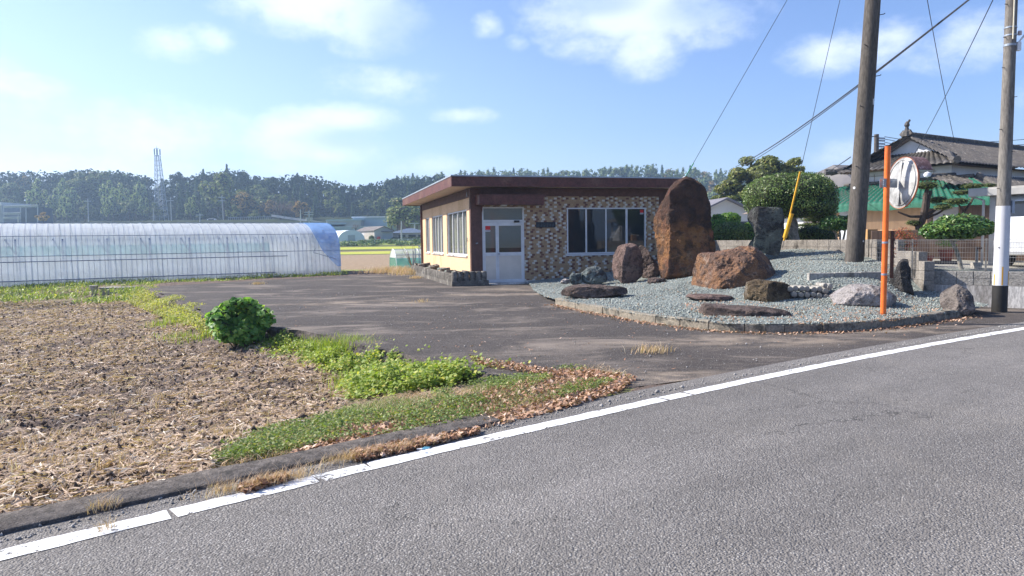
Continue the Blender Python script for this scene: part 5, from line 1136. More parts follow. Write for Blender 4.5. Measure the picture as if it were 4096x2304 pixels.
    for s0, s1, zt in ((.0, .30, 1.375), (.30, .62, 1.375), (.62, 1.0, 1.12)):
        for j in range(6):
            z1 = zt-.2*j; 
            if z1 < .2: break
            nb = max(1, round((s1-s0)*L2/.40)); w = (s1-s0)*L2/nb
            for k in range(nb): mb.obox(E0+d2*(s0*L2+k*w+.004)+[0, 0, z1-.194], d2*(w-.008), n2*-.17, (0, 0, .194))
    for j in range(5): mb.obox(E1+d2*.004+n2*.0+[0, 0, .93-.2*(j+1)+.003], d2*.30, n2*-.2+d2*0, (0, 0, .194))
    mb.build('blocks', M['block'], T, off=E0, bev=.005)
    # end pier at the near end of the long wall, blocks standing proud
build_walls()
# ============================================================ plants of the garden
def ellip(c, r, n, rng, shell=.22, flat=None):
    d = rng.normal(0, 1, (n, 3)); d /= np.linalg.norm(d, axis=1)[:, None]; rad = 1-shell*rng.uniform(0, 1, n)**1.6
    nz = 1+.07*fbm(d[:, 0]*2.5+c[0], d[:, 1]*2.5, d[:, 2]*2.5, o=3, s=7)
    P = np.asarray(c)+d*np.asarray(r)*(rad*nz)[:, None]; N = d/np.asarray(r); N /= np.linalg.norm(N, axis=1)[:, None]; return P, N
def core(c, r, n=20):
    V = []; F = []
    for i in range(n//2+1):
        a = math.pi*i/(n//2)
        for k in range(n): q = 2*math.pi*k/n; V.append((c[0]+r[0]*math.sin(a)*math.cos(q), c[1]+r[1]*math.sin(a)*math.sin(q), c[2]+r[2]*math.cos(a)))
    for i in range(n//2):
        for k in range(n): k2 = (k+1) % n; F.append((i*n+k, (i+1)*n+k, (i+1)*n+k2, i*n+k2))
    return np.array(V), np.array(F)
def crown(name, blobs, leaf, m, T, rng, asp=.55, shell=.22, tilt=.55, corescale=.8, density=1., up=0.):
    VV = []; FF = []; MI = []; b = 0
    for c, r, n in blobs:
        n = int(n*density); P, N = ellip(c, r, n, rng, shell); N = N+np.array([0, 0, up]); V, F = leaf_quads(P, N, leaf, asp, rng, tilt=tilt); VV.append(V); FF.append(F+b); b += len(V); MI.append(np.zeros(len(F)))
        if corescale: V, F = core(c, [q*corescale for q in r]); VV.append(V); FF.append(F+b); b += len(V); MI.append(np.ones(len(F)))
    return npmesh(name, np.concatenate(VV), np.concatenate(FF), [m, M['dark_core']], T, np.concatenate(MI), off=T.location[:] if T else None)
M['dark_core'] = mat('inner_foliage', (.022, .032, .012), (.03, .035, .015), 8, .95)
LM = {
 'camellia': leafmat('camellia_leaf', (.05, .12, .028), (.12, .22, .04), (.22, .30, .06), .15, .38, 0, .5),
 'hedge': leafmat('hedge_leaf', (.07, .125, .03), (.15, .22, .05), (.20, .24, .07), .18, .45, 0, .45),
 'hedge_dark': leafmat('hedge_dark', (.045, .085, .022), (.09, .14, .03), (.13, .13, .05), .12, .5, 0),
 'pine': leafmat('pine_needle', (.075, .115, .025), (.16, .20, .045), (.10, .07, .03), .12, .6, 0),
 'olive': leafmat('olive_leaf', (.10, .125, .028), (.20, .215, .05), (.25, .22, .07), .2, .55, 0),
 'red': leafmat('nandina_leaf', (.30, .06, .035), (.38, .17, .08), (.14, .18, .05), .25, .55, 0),
 'bright': leafmat('bright_leaf', (.085, .20, .03), (.17, .30, .05), (.24, .34, .07), .3, .4, 0, .5),
 'bushleaf': leafmat('big_leaf', (.085, .21, .05), (.21, .38, .08), (.36, .50, .12), .35, .5, 0, .3),
}
def trunk_mesh(pts, rad, m, T, name='trunk', n=10):
    mb = MB(); P = dense(np.array(pts), max(4, len(pts)*4)); r = np.interp(np.linspace(0, 1, len(P)), np.linspace(0, 1, len(rad)), rad)
    P = P+np.random.default_rng(1).normal(0, r.mean()*.12, P.shape)*np.linspace(0, 1, len(P))[:, None]
    mb.tube(P, list(r), n); return mb.build(name, M[m], T, smooth=True, off=T.location[:])
def build_plants():
    rng = np.random.default_rng(33)
    # big clipped tree
    Y = 21.6; S = Y*K/FPX
    b = AY(2002, 606, Y); b[2] = 1.0; T = thing('clipped_tree', 'large clipped round topped evergreen tree with pale trunk behind the block wall', 'tree', b)
    bl_ = []
    for px, py, hw, hh, n in ((1940, 492, 68, 50, 5200), (1918, 510, 44, 40, 2400), (2000, 484, 80, 50, 5600), (2055, 500, 48, 55, 3600), (2030, 474, 58, 40, 3000), (2005, 520, 80, 30, 4200), (1960, 465, 52, 30, 2000), (2074, 524, 28, 36, 1500), (1925, 536, 40, 16, 1000)):
        bl_.append((AY(px, py, Y), (hw*S, 1.15*hw/80*1.1+.1, hh*S), n))
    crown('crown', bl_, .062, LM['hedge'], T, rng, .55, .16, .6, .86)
    trunk_mesh([b-[0, 0, .2], AY(1997, 585, Y), AY(1993, 555, Y), AY(1996, 530, Y)], [.2, .16, .13, .1], 'bark_pale', T)
    # layered dark conifer behind
    Y = 24; S = Y*K/FPX; b = AY(2045, 605, Y); b[2] = 1.; T = thing('conifer', 'dark layered conifer in the shade under the large clipped tree', 'tree', b)
    crown('crown', [(AY(px, py, Y), (hw*S, hw*S*.9, 6*S), n) for px, py, hw, n in ((2060, 552, 45, 900), (2050, 566, 50, 1000), (2070, 578, 36, 700), (2035, 584, 45, 800), (2060, 592, 30, 500))], .09, LM['pine'], T, rng, .3, .5, .6, .7)
    trunk_mesh([b, AY(2050, 545, Y)], [.12, .06], 'bark', T)
    # dome bushes
    for px, py, hw, hh, Y, n, lf, mm, lab, nm in [
        (1838, 582, 44, 24, 25, 4200, .06, 'hedge', 'neatly clipped dome shaped bush behind the block wall left of the twisted slab', 'clipped_bush'),
        (1806, 570, 22, 32, 25.5, 1500, .09, 'bright', 'loose bright leafed shrub beside the tall boulder, left of the clipped dome bush', 'shrub'),
        (1835, 550, 28, 16, 28, 1600, .08, 'bright', 'light green shrub standing above the clipped dome bush', 'shrub'),
        (1885, 578, 18, 20, 25.5, 900, .07, 'bright', 'small bright shrub between the clipped dome bush and the twisted slab', 'shrub'),
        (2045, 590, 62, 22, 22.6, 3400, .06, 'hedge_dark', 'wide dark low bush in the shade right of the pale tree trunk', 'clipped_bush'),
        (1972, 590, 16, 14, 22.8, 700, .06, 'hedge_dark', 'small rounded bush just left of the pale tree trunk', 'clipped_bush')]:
        S = Y*K/FPX; c = AY(px, py, Y); T = thing(nm, lab, 'bush', (c[0], c[1], .95))
        crown('foliage', [(c, (hw*S, hw*S*.9, hh*S), n), (c-[0, 0, hh*S*.6], (hw*S*.98, hw*S*.85, hh*S*.8), n//2)], lf, LM[mm], T, rng, .6, .15, .5, .86)
    # small open camellia at the wall
    Y = 20.4; S = Y*K/FPX; b = AY(2112, 606, Y); b[2] = 1.0; T = thing('camellia', 'small open camellia with crooked stems left of the thick dark pole', 'tree', b)
    crown('crown', [(AY(px, py, Y), (hw*S, hw*S, hh*S), n) for px, py, hw, hh, n in ((2105, 556, 38, 14, 900), (2085, 566, 26, 12, 500), (2130, 555, 24, 14, 500), (2110, 572, 25, 8, 300))], .10, LM['camellia'], T, rng, .6, .5, .6, 0, up=.5)
    for e in ((2085, 566), (2108, 560), (2130, 558)): trunk_mesh([b-[0, 0, .1], AY((2112+e[0])/2+4, 588, Y), AY(*e, Y)], [.04, .03, .018], 'bark_pale', T, 'branch', 7)
    # umbrella camellia in front of the fence
    Y = 15.2; S = Y*K/FPX; b = AY(2424, 678, Y); b[2] = .70; T = thing('camellia', 'umbrella shaped camellia with glossy leaves and pale leaning trunk behind the wire fence', 'tree', b)
    crown('crown', [(AY(px, py, Y), (hw*S, hw*S*.95, hh*S), n) for px, py, hw, hh, n in ((2410, 572, 80, 24, 2300), (2360, 582, 44, 20, 900), (2460, 572, 42, 22, 900), (2415, 556, 55, 18, 1000), (2395, 590, 60, 14, 900))], .085, LM['camellia'], T, rng, .55, .35, .55, .72, up=.6)
    trunk_mesh([b-[0, 0, .15], AY(2410, 640, Y), AY(2396, 612, Y), AY(2388, 598, Y)], [.05, .045, .038, .03], 'bark_pale', T)
    trunk_mesh([AY(2396, 612, Y), AY(2412, 600, Y), AY(2425, 590, Y)], [.025, .02, .012], 'bark_pale', T, 'branch', 7)
    trunk_mesh([AY(2388, 598, Y), AY(2370, 588, Y), AY(2350, 580, Y)], [.025, .02, .012], 'bark_pale', T, 'branch', 7)
    # cloud pruned pines
    def niwaki(lab, base, tr, pads, Y):
        S = Y*K/FPX; b = AY(*base, Y); b[2] = .85; T = thing('cloud_pruned_pine', lab, 'tree', b)
        crown('needle_pads', [(AY(px, py, Y)+[0, dy, 0], (hw*S, hw*S*.9, hh*S), int(n)) for px, py, hw, hh, n, dy in pads], .055, LM['pine'], T, rng, .22, .45, .8, .72, up=.9)
        for pts, rd in tr: trunk_mesh([b if p is None else AY(p[0], p[1], Y) for p in pts], rd, 'bark', T, 'trunk' if rd[0] > .06 else 'branch', 8)
    niwaki('cloud pruned pine with thick trunk and needle pads before the green netted roof', (2308, 610), [([None, (2312, 575), (2322, 545), (2328, 500), (2332, 470)], [.12, .11, .09, .07, .05]), ([(2320, 550), (2334, 520), (2340, 480)], [.07, .05, .04]), ([(2322, 545), (2290, 545), (2258, 533)], [.04, .03, .02]), ([(2325, 545), (2350, 530), (2372, 513)], [.05, .035, .02]), ([(2322, 552), (2362, 536), (2385, 520)], [.04, .03, .02]), ([(2312, 580), (2300, 565)], [.03, .02])],
        [(2331, 466, 34, 13, 900, 0), (2268, 514, 22, 9, 420, 0), (2298, 560, 20, 8, 420, 0), (2365, 502, 30, 10, 650, .1), (2375, 518, 24, 7, 400, 0)], 18.8)
    niwaki('slender cloud pruned pine between the umbrella camellia and the carport', (2425, 600), [([None, (2420, 560), (2425, 530), (2412, 515), (2400, 508)], [.07, .06, .045, .03, .02]), ([(2395, 570), (2385, 548), (2372, 540)], [.04, .03, .02]), ([(2425, 535), (2445, 505), (2455, 480)], [.035, .03, .02])],
        [(2408, 506, 34, 10, 650, 0), (2412, 548, 20, 7, 350, 0), (2372, 522, 22, 7, 350, 0), (2440, 482, 30, 8, 480, .3), (2462, 466, 32, 8, 520, .2), (2522, 462, 22, 6, 260, .5)], 18.2)
    # red nandina, flower pots
    Y = 16.4; S = Y*K/FPX; b = AY(2272, 668, Y); b[2] = .75; T = thing('nandina', 'reddish leafed nandina shrub behind the left end of the wire fence', 'shrub', b)
    crown('foliage', [(AY(px, py, Y), (hw*S, hw*S, hh*S), n) for px, py, hw, hh, n in ((2268, 590, 28, 18, 420), (2275, 615, 32, 20, 420), (2260, 630, 20, 18, 200), (2290, 600, 18, 20, 200))], .05, LM['red'], T, rng, .45, .9, .9, 0)
    for dx in (-12, -4, 5, 12): trunk_mesh([b, AY(2272+dx, 600, Y)], [.012, .008], 'bark', T, 'stem', 6)
    for px, py, r, col in ((2380, 640, .16, 'terra'), (2236, 655, .13, 'teal'), (2330, 655, .15, 'terra')):
        c = AY(px, py, 17); T = thing('flower_pot', {2380: 'wide terracotta planter with a small green plant behind the wire fence', 2236: 'small teal plastic pot behind the left end of the wire fence', 2330: 'brown flower pot in the shade behind the wire fence'}[px], 'flower pot', (c[0], c[1], c[2]-.15))
        mb = MB(); mb.lathe([(r*.7, 0), (r, .22), (r*1.08, .22), (r*1.08, .26), (r*.9, .26), (r*.85, .2)], (c[0], c[1], c[2]-.15), 20); mb.build('pot', M[col], T, smooth=True, off=T.location[:])
        if px == 2380: crown('plant', [(c+[0, 0, .28], (.24, .2, .12), 260)], .05, LM['bright'], T, rng, .5, .8, .8, 0)
        mb = MB(); mb.box(c[0]-.2, c[0]+.2, c[1]-.15, c[1]+.15, .72, c[2]-.155); o = mb.build('stand', M['dark_metal'], T, off=T.location[:])
    # small stone post by the fence
    c = AY(2460, 668, 15.4); T = thing('garden_tap_post', 'small concrete tap post standing on the yard behind the wire fence', 'post', (c[0], c[1], .74))
    mb = MB(); mb.obox((c[0]-.08, c[1], .72), (.17, 0, 0), (0, .15, 0), (0, 0, .14)); mb.obox((c[0]-.02, c[1]+.03, .86), (.045, 0, 0), (0, .045, 0), (0, 0, .34)); mb.build('post', M['concrete'], T, off=T.location[:], bev=.006)
    mb = MB(); mb.obox((c[0]-.01, c[1]+.0, 1.15), (.09, 0, 0), (0, .03, 0), (0, 0, .05)); mb.build('tap', M['rust'], T, off=T.location[:])
    # broadleaf tree behind, large olive green
    Y = 62.; S = Y*K/FPX; b = AY(1900, 590, Y); b[2] = .9; T = thing('evergreen_tree', 'broad olive green evergreen tree rising behind the clipped round tree', 'tree', b)
    bb = []
    for px, py, hw, hh in ((1900, 420, 42, 30), (1935, 412, 35, 24), (1870, 445, 35, 30), (1850, 480, 40, 30), (1915, 450, 45, 35), (1960, 430, 30, 24), (1985, 425, 30, 18), (2000, 440, 22, 16), (1830, 505, 30, 18), (1890, 490, 50, 30), (1945, 470, 45, 30), (1900, 530, 60, 40), (1840, 530, 35, 30)):
        for _ in range(7):
            q = rng.normal(0, .5, 3); bb.append((AY(px+q[0]*hw, py+q[1]*hh, Y)+[0, q[2]*2, 0], (hw*S*.42, 1.4, hh*S*.42), 190))
    crown('crown', bb, .30, LM['olive'], T, rng, .6, .35, .6, .7, up=.5); trunk_mesh([b, AY(1900, 540, Y), AY(1900, 460, Y)], [.4, .3, .15], 'bark', T)
    # big leafed bush at the yard edge
    c = G(607, 878, -.36); T = thing('leafy_bush', 'dense green broad leafed bush growing against the stone edge of the yard', 'bush', c)
    S = c[1]*K/FPX
    bb = [(AY(px, py, c[1]+dy), (hw*S, hw*S*.8, hh*S), n) for px, py, hw, hh, n, dy in ((605, 812, 60, 40, 900, .1), (565, 822, 38, 28, 300, -.1), (645, 803, 36, 38, 350, .1), (598, 786, 40, 24, 300, .2), (625, 832, 45, 22, 250, -.1), (605, 846, 58, 20, 420, -.05))]
    for _ in range(26): q = rng.uniform(0, 6.28); bb.append((AY(605+66*math.cos(q)*rng.uniform(.7, 1.08), 805-44*math.sin(q)*rng.uniform(.7, 1.1), c[1]+rng.uniform(-.35, .2)), (.16, .15, .09), 34))
    crown('foliage', bb, .115, LM['bushleaf'], T, rng, .8, .4, .5, .6, up=.35)
    for k in range(7):
        a = k*.9; trunk_mesh([c+[.1*math.cos(a), .1*math.sin(a), 0], c+[.4*math.cos(a), .3*math.sin(a), .4]], [.012, .008], 'bark', T, 'stem', 6)
    # bare twigs by the small tunnel
    c = G(1018, 676, -.1); 
    for k, (px, py, h, lab) in enumerate([(1004, 672, .9, 'short bare dark branching stem left of the small white tunnel'), (1080-42, 676, 1.5, 'dry brown seeding weed in front of the small white tunnel')]):
        c = G(px, py, -.1); T = thing('dry_plant', lab, 'plant', c); r2 = random.Random(k)
        for j in range(10):
            d = np.array([r2.uniform(-.5, .5), 0, 1.])*h*r2.uniform(.4, 1); trunk_mesh([c, c+d*.5, c+d+[r2.uniform(-.1, .1), 0, 0]], [.02, .014, .006], 'bark' if k == 0 else 'drystem', T, 'stem', 5)
M['terra'] = mat('terracotta', (.24, .07, .05), rough=.8); M['teal'] = mat('teal_plastic', (.03, .14, .15), rough=.5); M['drystem'] = mat('dry_stem', (.42, .25, .14), rough=.9)
build_plants()
# ============================================================ greenhouse
def build_greenhouse():
    e1 = G(858, 690, -.12); e0 = G(0, 723, -.12); d = e1-e0; L0 = np.linalg.norm(d); d /= L0; n = np.array([-d[1], d[0], 0])   # n: away from viewer
    O = e1; Wd = 5.4; zt = 2.62
    T = thing('greenhouse', 'long plastic film tunnel greenhouse with steel hoops and blue net at its right end', 'greenhouse', O)
    def prof(f):  # 0..1 around section -> (w, z)
        hs = 1.25
        if f < .2: return (.0+.10*(f/.2)**2, hs*f/.2)
        if f > .8: return (Wd-.10*((1-f)/.2)**2, hs*(1-f)/.2)
        a = math.pi*(f-.2)/.6; return (Wd/2-(Wd/2-.10)*math.cos(a), hs+(zt-hs)*max(0., math.sin(a))**.85)
    def P(s, f, o=0.):
        w, z = prof(f); cx = Wd/2; k = 1+o/Wd*2; w = cx+(w-cx)*k; z = z+o*(z > .3); return O-d*s+n*w+np.array([0, 0, z])
    LT = L0+9
    ns = 180; nf = 44; V = []; rng = np.random.default_rng(1)
    for i in range(ns+1):
        s = LT*i/ns
        for j in range(nf+1):
            f = j/nf; sag = -.02*math.sin(math.pi*((s/.36) % 1)) if .2 < f < .8 else -.012*math.sin(math.pi*((s/.36) % 1)); V.append(P(s, f, sag))
    idx = np.arange((ns+1)*(nf+1)).reshape(ns+1, nf+1); F = np.stack([idx[:-1, :-1], idx[:-1, 1:], idx[1:, 1:], idx[1:, :-1]], -1).reshape(-1, 4)
    npmesh('film', np.array(V), F, M['gh_film'], T, smooth=True, off=O)
    # blue net wrapped over the right end
    V = []; q = 34; 
    for i in range(9):
        for j in range(q+1):
            f = .06+.62*j/q; smax = 1.25 if f > .33 else 1.25*(.15+.85*math.sin(max(0, (f-.06))/.27*math.pi/2)); V.append(P(-.02+smax*i/8, f, .03))
    ix = np.arange(9*(q+1)).reshape(9, q+1); F = np.stack([ix[:-1, :-1], ix[:-1, 1:], ix[1:, 1:], ix[1:, :-1]], -1).reshape(-1, 4); npmesh('blue_net', np.array(V), F, M['blue_net'], T, smooth=True, off=O)
    # end wall
    pts = [P(0, f) for f in np.linspace(0, 1, 40)]; npmesh('end_film', np.array(pts), [list(range(40))], M['gh_film'], T, off=O)
    # hoops
    k = 0; s = .05
    while s < LT-5 and k < 95:
        main = k % 2 == 0; mb = MB(); mb.tube([P(s, f, -.03 if main else .015) for f in np.linspace(0, 1, 26)], .016 if k % 8 == 0 else (.011 if main else .007), 5); mb.build('hoop', M['pipe'], T, off=O, smooth=True); s += .20; k += 1
    for f, r, s0 in ((.035, .017, 3.2), (.155, .017, 2.6), (.19, .012, 0), (.30, .012, 0), (.5, .012, 0), (.72, .01, 0)):
        mb = MB(); mb.tube([P(q, f, .02) for q in np.linspace(s0, LT, 40)], r, 5); mb.build('rail', M['pipe'], T, off=O)
    # inner posts and inner curtains
    for k in range(9):
        s = .4+1.62*k+.0; mb = MB(); b = O-d*s+n*.35; mb.tube([b, b+[0, 0, 1.9]], .03, 6); mb.build('inner_post', M['pipe'], T, off=O)
        mb = MB(); mb.tube([b+[0, 0, 1.25], b-d*.35+[0, 0, 1.9]], .018, 5); mb.build('brace', M['pipe'], T, off=O)
    def band(z0, z1, w, s0, nm, m, wav=.0, w1=None):
        V = []; N_ = 60
        for i in range(N_+1):
            s = s0+(LT-s0)*i/N_; z0_ = z0+wav*math.sin(s*.9)+wav*.4*math.sin(s*2.3); V += [O-d*s+n*w+[0, 0, z0_], O-d*s+n*(w1 or w)+[0, 0, z1]]
        F = [(2*i, 2*i+1, 2*i+3, 2*i+2) for i in range(N_)]; npmesh(nm, np.array(V), np.array(F), m, T, off=O)
    band(1.15, 1.62, Wd-.5, 2.3, 'inner_green_net', M['inner_green'])
    band(.25, 1.2, Wd-.3, .2, 'inner_side_film', M['gh_film'], .1)
    band(.05, .55, .28, .2, 'inner_skirt', M['gh_film2'], .10)
    npmesh('inner_floor', np.array([O+[0, 0, .03], O-d*LT+[0, 0, .03], O-d*LT+n*Wd+[0, 0, .03], O+n*Wd+[0, 0, .03]]), [[0, 1, 2, 3][::-1]], mat('gh_floor', (.3, .24, .18), (.22, .25, .12), 1.5, .95), T, off=O)
    # ropes near the right end
    mb = MB()
    for f0, s0, s1 in ((.32, .6, 1.9), (.30, 1.2, 2.4), (.5, .9, 1.2)): mb.tube([P(s0, f0, .03), P(s1, .01, .03)], .008, 5)
    mb.tube([P(.25, .115, .06), P(1.35, .17, .06), P(.65, .33, .05)], .014, 5); mb.build('rope', M['pipe'], T, off=O)
    # ---- small tunnel by the office
    a = G(998, 675, -.1); Y0 = a[1]; dd = np.array([.92, .39, 0]); nn = np.array([-.39, .92, 0]); S = Y0*K/FPX; h = 48*S; w = 46*S*1.6
    T = thing('small_tunnel', 'small low film tunnel with white end sheet and green net skirt left of the office', 'greenhouse', a)
    def Q(s, f): q = math.pi*f; return a+dd*s+nn*(w/2-w/2*math.cos(q))+[0, 0, h*max(0., math.sin(q))**.7]
    def sheet(s0, s1, f0, f1, nm, m, k=0.):
        V = [Q(s, f)+nn*-k for s in np.linspace(s0, s1, 12) for f in np.linspace(f0, f1, 20)]; ix = np.arange(240).reshape(12, 20); F = np.stack([ix[:-1, :-1], ix[:-1, 1:], ix[1:, 1:], ix[1:, :-1]], -1).reshape(-1, 4); npmesh(nm, np.array(V), F, m, T, smooth=True, off=a)
    sheet(.0, 6, .0, 1., 'film', M['gh_film2']); sheet(0, 6, .0, .13, 'green_skirt', M['inner_green'], .03)
    V = [Q(-.0, f) for f in np.linspace(.14, .9, 24)]; npmesh('end_sheet', np.array(V), [list(range(24))], M['white_cloth'], T, off=a); V = [Q(-.02, f)-[0, 0, 0] for f in (0, .06, .14, .86, .94, 1)]; npmesh('end_net', np.array(V), [list(range(6))], M['green_net'], T, off=a)
    for k in range(8): mb = MB(); mb.tube([Q(.0+.72*k, f) for f in np.linspace(0, 1, 20)], .022, 5); mb.build('hoop', M['white_metal'], T, off=a)
    for f in (.2, .45): mb = MB(); mb.tube([Q(s, f)-nn*.03 for s in (0, 6)], .016, 5); mb.build('rail', M['pipe'], T, off=a)
    # steel frame standing next to it
    b = G(1046, 677, -.1); T = thing('garden_trellis', 'narrow upright steel pipe trellis standing before the small tunnel', 'trellis', b); S = b[1]*K/FPX
    for x, h_ in ((-6, 46), (0, 52), (9, 60), (18, 46)): mb = MB(); mb.tube([b+[x*S, 0, 0], b+[x*S, 0, h_*S]], .02, 5); mb.build('post', M['pipe'], T, off=b)
    for z in (18, 36): mb = MB(); mb.tube([b+[-6*S, 0, z*S], b+[18*S, 0, z*S]], .016, 5); mb.build('crossbar', M['pipe'], T, off=b)
    mb = MB(); mb.tube([b+[9*S, 0, 60*S], b+[18*S, 0, 46*S]], .03, 5); mb.build('brace', M['white_metal'], T, off=b)
    # hydrant valve + box on the bank
    c = G(237, 741, -.3); c[2] = float(zl(c[:1], c[1:2])[0])+.03; T = thing('irrigation_valve', 'short pale cylindrical irrigation standpipe on the field bank', 'valve', c); S = c[1]*K/FPX; z = c+[0, 0, 0]
    mb = MB(); mb.lathe([(.10, 0), (.10, .1), (.13, .1), (.135, .34), (.15, .36), (.15, .40), (.05, .41)], tuple(z), 20); mb.build('standpipe', M['log'], T, smooth=True, off=c)
    c = G(290, 742, -.35); mb = MB(); mb.box(c[0]-.55, c[0]+.45, c[1], c[1]+.6, -.5, -.12); mb.box(c[0]-.6, c[0]+.5, c[1]-.03, c[1]+.65, -.12, -.07); o = mb.build('concrete_box', M['concrete'], off=c, bev=.01); o.location = [float(q) for q in c]; tag(o, 'low dark concrete irrigation box beside the pale standpipe on the field bank', 'box')
    # litter and a stone on the verge
    c = G(1062, 1131, .03); mb = MB(); mb.prism([(0, 0, 0), (.04, .01, .0), (.055, .02, .01), (.015, .025, .012), (-.01, .015, .0)], (0, 0, .003)); mb.prism([(-.04, .01, 0), (.0, .0, .0), (.0, .03, .0)], (0, 0, .004), 1)
    o = mb.build('plastic_litter', [mat('blue_plastic', (.12, .34, .45), rough=.4), M['sign_white']]); o.location = [float(q) for q in c]; tag(o, 'small pale blue scrap of plastic litter beside the white line', 'litter')
build_greenhouse()
# ============================================================ tiled house
def roof_slope(p0, p1, p2, p3, m, T, nm, off, tw=.27, tl=.26, amp=.05):
    # p0-p1 lower edge, p3-p2 upper edge; pantile relief
    p0, p1, p2, p3 = [np.array(p, float) for p in (p0, p1, p2, p3)]
    Lw = max(np.linalg.norm(p1-p0), np.linalg.norm(p2-p3)); Ls = max(np.linalg.norm(p3-p0), np.linalg.norm(p2-p1)); nu = max(2, int(Lw/tw)); nv = max(2, int(Ls/tl))
    nrm = np.cross(p1-p0, p3-p0); nrm /= np.linalg.norm(nrm)
    if nrm[2] < 0: nrm = -nrm
    us = np.linspace(0, 1, nu*6+1); vs = []; step = []
    for j in range(nv): vs += [j/nv, (j+.98)/nv]; step += [1., 0.]
    vs = np.array(vs); step = np.array(step)
    U, Vv = np.meshgrid(us, vs); H = (amp*np.abs(np.sin(U*nu*math.pi)))+(1-step[:, None])*.0+step[:, None]*-.0+.05*((np.arange(len(vs)) % 2)[:, None])
    P = ((1-U)*(1-Vv))[..., None]*p0+(U*(1-Vv))[..., None]*p1+(U*Vv)[..., None]*p2+((1-U)*Vv)[..., None]*p3+nrm*H[..., None]
    n1 = len(us); n2 = len(vs); ix = np.arange(n1*n2).reshape(n2, n1); F = np.stack([ix[:-1, :-1], ix[:-1, 1:], ix[1:, 1:], ix[1:, :-1]], -1).reshape(-1, 4)
    return npmesh(nm, P.reshape(-1, 3), F, m, T, off=off)
def build_house():
    e = np.array([.85, .527, 0]); w = np.array([.527, -.85, 0]); O = np.array([18.79, 33.2, 0])
    def L(a, b, z): return O+e*a+w*b+np.array([0, 0, z])
    T = thing('tiled_house', 'traditional house with grey pantile roofs, white gable and green net over the lower roof', 'house', L(0, 0, .8)); off = T.location[:]
    def quad(nm, pts, m): return npmesh(nm, np.array(pts), [list(range(len(pts)))], m, T, off=off)
    def strip(nm, pts, r, m='tile_roof', n=8, par=None):
        mb = MB(); mb.tube(pts, r, n); return mb.build(nm, M[m], T, smooth=True, off=off)
    zr, ze = 5.93, 4.42
    # upper main roof
    roof_slope(L(-2.1, 2.85, ze), L(13, 2.85, ze), L(13, 0, zr), L(-.9, 0, zr), M['tile_roof'], T, 'main_roof', off)
    roof_slope(L(13, -2.75, ze), L(-2.1, -2.75, ze), L(-.9, 0, zr), L(13, 0, zr), M['tile_roof'], T, 'main_roof', off)
    # skirt under the gable
    roof_slope(L(-2.15, -2.78, ze), L(-2.15, 2.88, ze), L(-.55, 1.5, 5.12), L(-.55, -1.45, 5.12), M['tile_roof'], T, 'gable_skirt', off)
    # gable face
    quad('gable_wall', [L(-.5, -1.62, 4.95), L(-.5, 1.66, 4.95), L(-.5, 0, zr-.06)], M['plaster'])
    for s in (-1, 1):
        mb = MB(); a = L(-.72, s*1.95, 4.88); b = L(-.72, 0, zr+.0); mb.obox(a, b-a, e*.22, (0, 0, -.13)); mb.build('barge_board', M['wood_grey'], T, off=off)
        strip('verge_tiles', [L(-.78, s*2.1, 4.84), L(-.78, s*1.0, 5.40), L(-.8, 0, zr+.03)], .10)
        strip('hip_ridge', [L(-2.25, s*2.85, ze+.04), L(-1.7, s*2.4, ze+.22), L(-.85, s*1.85, 4.98)], .13)
        strip('hip_end', [L(-2.45, s*3.0, ze+.10), L(-2.15, s*2.75, ze+.10)], .15)
    strip('ridge', [L(-.8, 0, zr+.10), L(13, 0, zr+.10)], .13); mb = MB(); mb.obox(L(-.8, -.11, zr), e*13.8, w*.22, (0, 0, .12)); mb.build('ridge_base', M['tile_roof'], T, off=off)
    mb = MB(); k = 0
    while k < 45: mb.tube([L(-.7+k*.3, -.13, zr+.14), L(-.7+k*.3, .13, zr+.14)], .06, 6); k += 1
    mb.build('ridge_caps', M['tile_roof'], T, off=off)
    mb = MB(); mb.lathe([(.24, 0), (.2, .2), (.1, .3), (.07, .42), (.12, .5), (.09, .6), (.03, .68)], tuple(L(-.85, 0, zr+.0)), 9); mb.tube([L(-.9, -.25, zr+.05), L(-.85, -.1, zr+.25)], .09, 6); mb.tube([L(-.9, .25, zr+.05), L(-.85, .1, zr+.25)], .09, 6); mb.tube([L(-.85, 0, zr+.55), L(-.9, .15, zr+.72)], .05, 6); mb.build('ridge_ornament', M['tile_roof'], T, off=off)
    # eaves under side and upper walls
    quad('eave_board', [L(-2.1, 2.8, ze-.05), L(13, 2.8, ze-.05), L(13, 2.2, ze-.02), L(-1.4, 2.2, ze-.02)], M['wood_dark'])
    quad('eave_board', [L(-2.1, -2.7, ze-.05), L(-2.1, 2.8, ze-.05), L(-1.3, 2.2, ze-.02), L(-1.3, -2.2, ze-.02)], M['wood_grey'])
    mb = MB(); a = L(-1.35, -2.2, 3.5); mb.obox(a, e*13.5, w*4.45, (0, 0, ze-3.5)); mb.build('upper_wall', M['plaster'], T, off=off)
    mb = MB()
    for b_ in (-1.9, -1.2, -.3, .9, 1.5): mb.obox(L(-1.365, b_, 3.7), e*.01, w*.02, (0, 0, .6))
    for z in (4.2, 3.95): mb.obox(L(-1.365, -2.2, z), e*.01, w*3.8, (0, 0, .02))
    mb.build('wall_trim', M['wood_grey'], T, off=off)
    # lower roofs
    z0, z1 = 2.87, 3.82
    roof_slope(L(-2.9, -3.9, z0), L(-2.9, 5.35, z0), L(-1.35, 3.3, z1), L(-1.35, -2.6, z1), M['tile_roof'], T, 'lower_roof', off)
    roof_slope(L(-2.9, 5.35, z0), L(13, 5.35, z0), L(13, 2.2, ze-.35), L(-1.35, 3.3, z1), M['tile_roof'], T, 'lower_roof', off)
    # net
    V = []; nn = 330; mm = 14
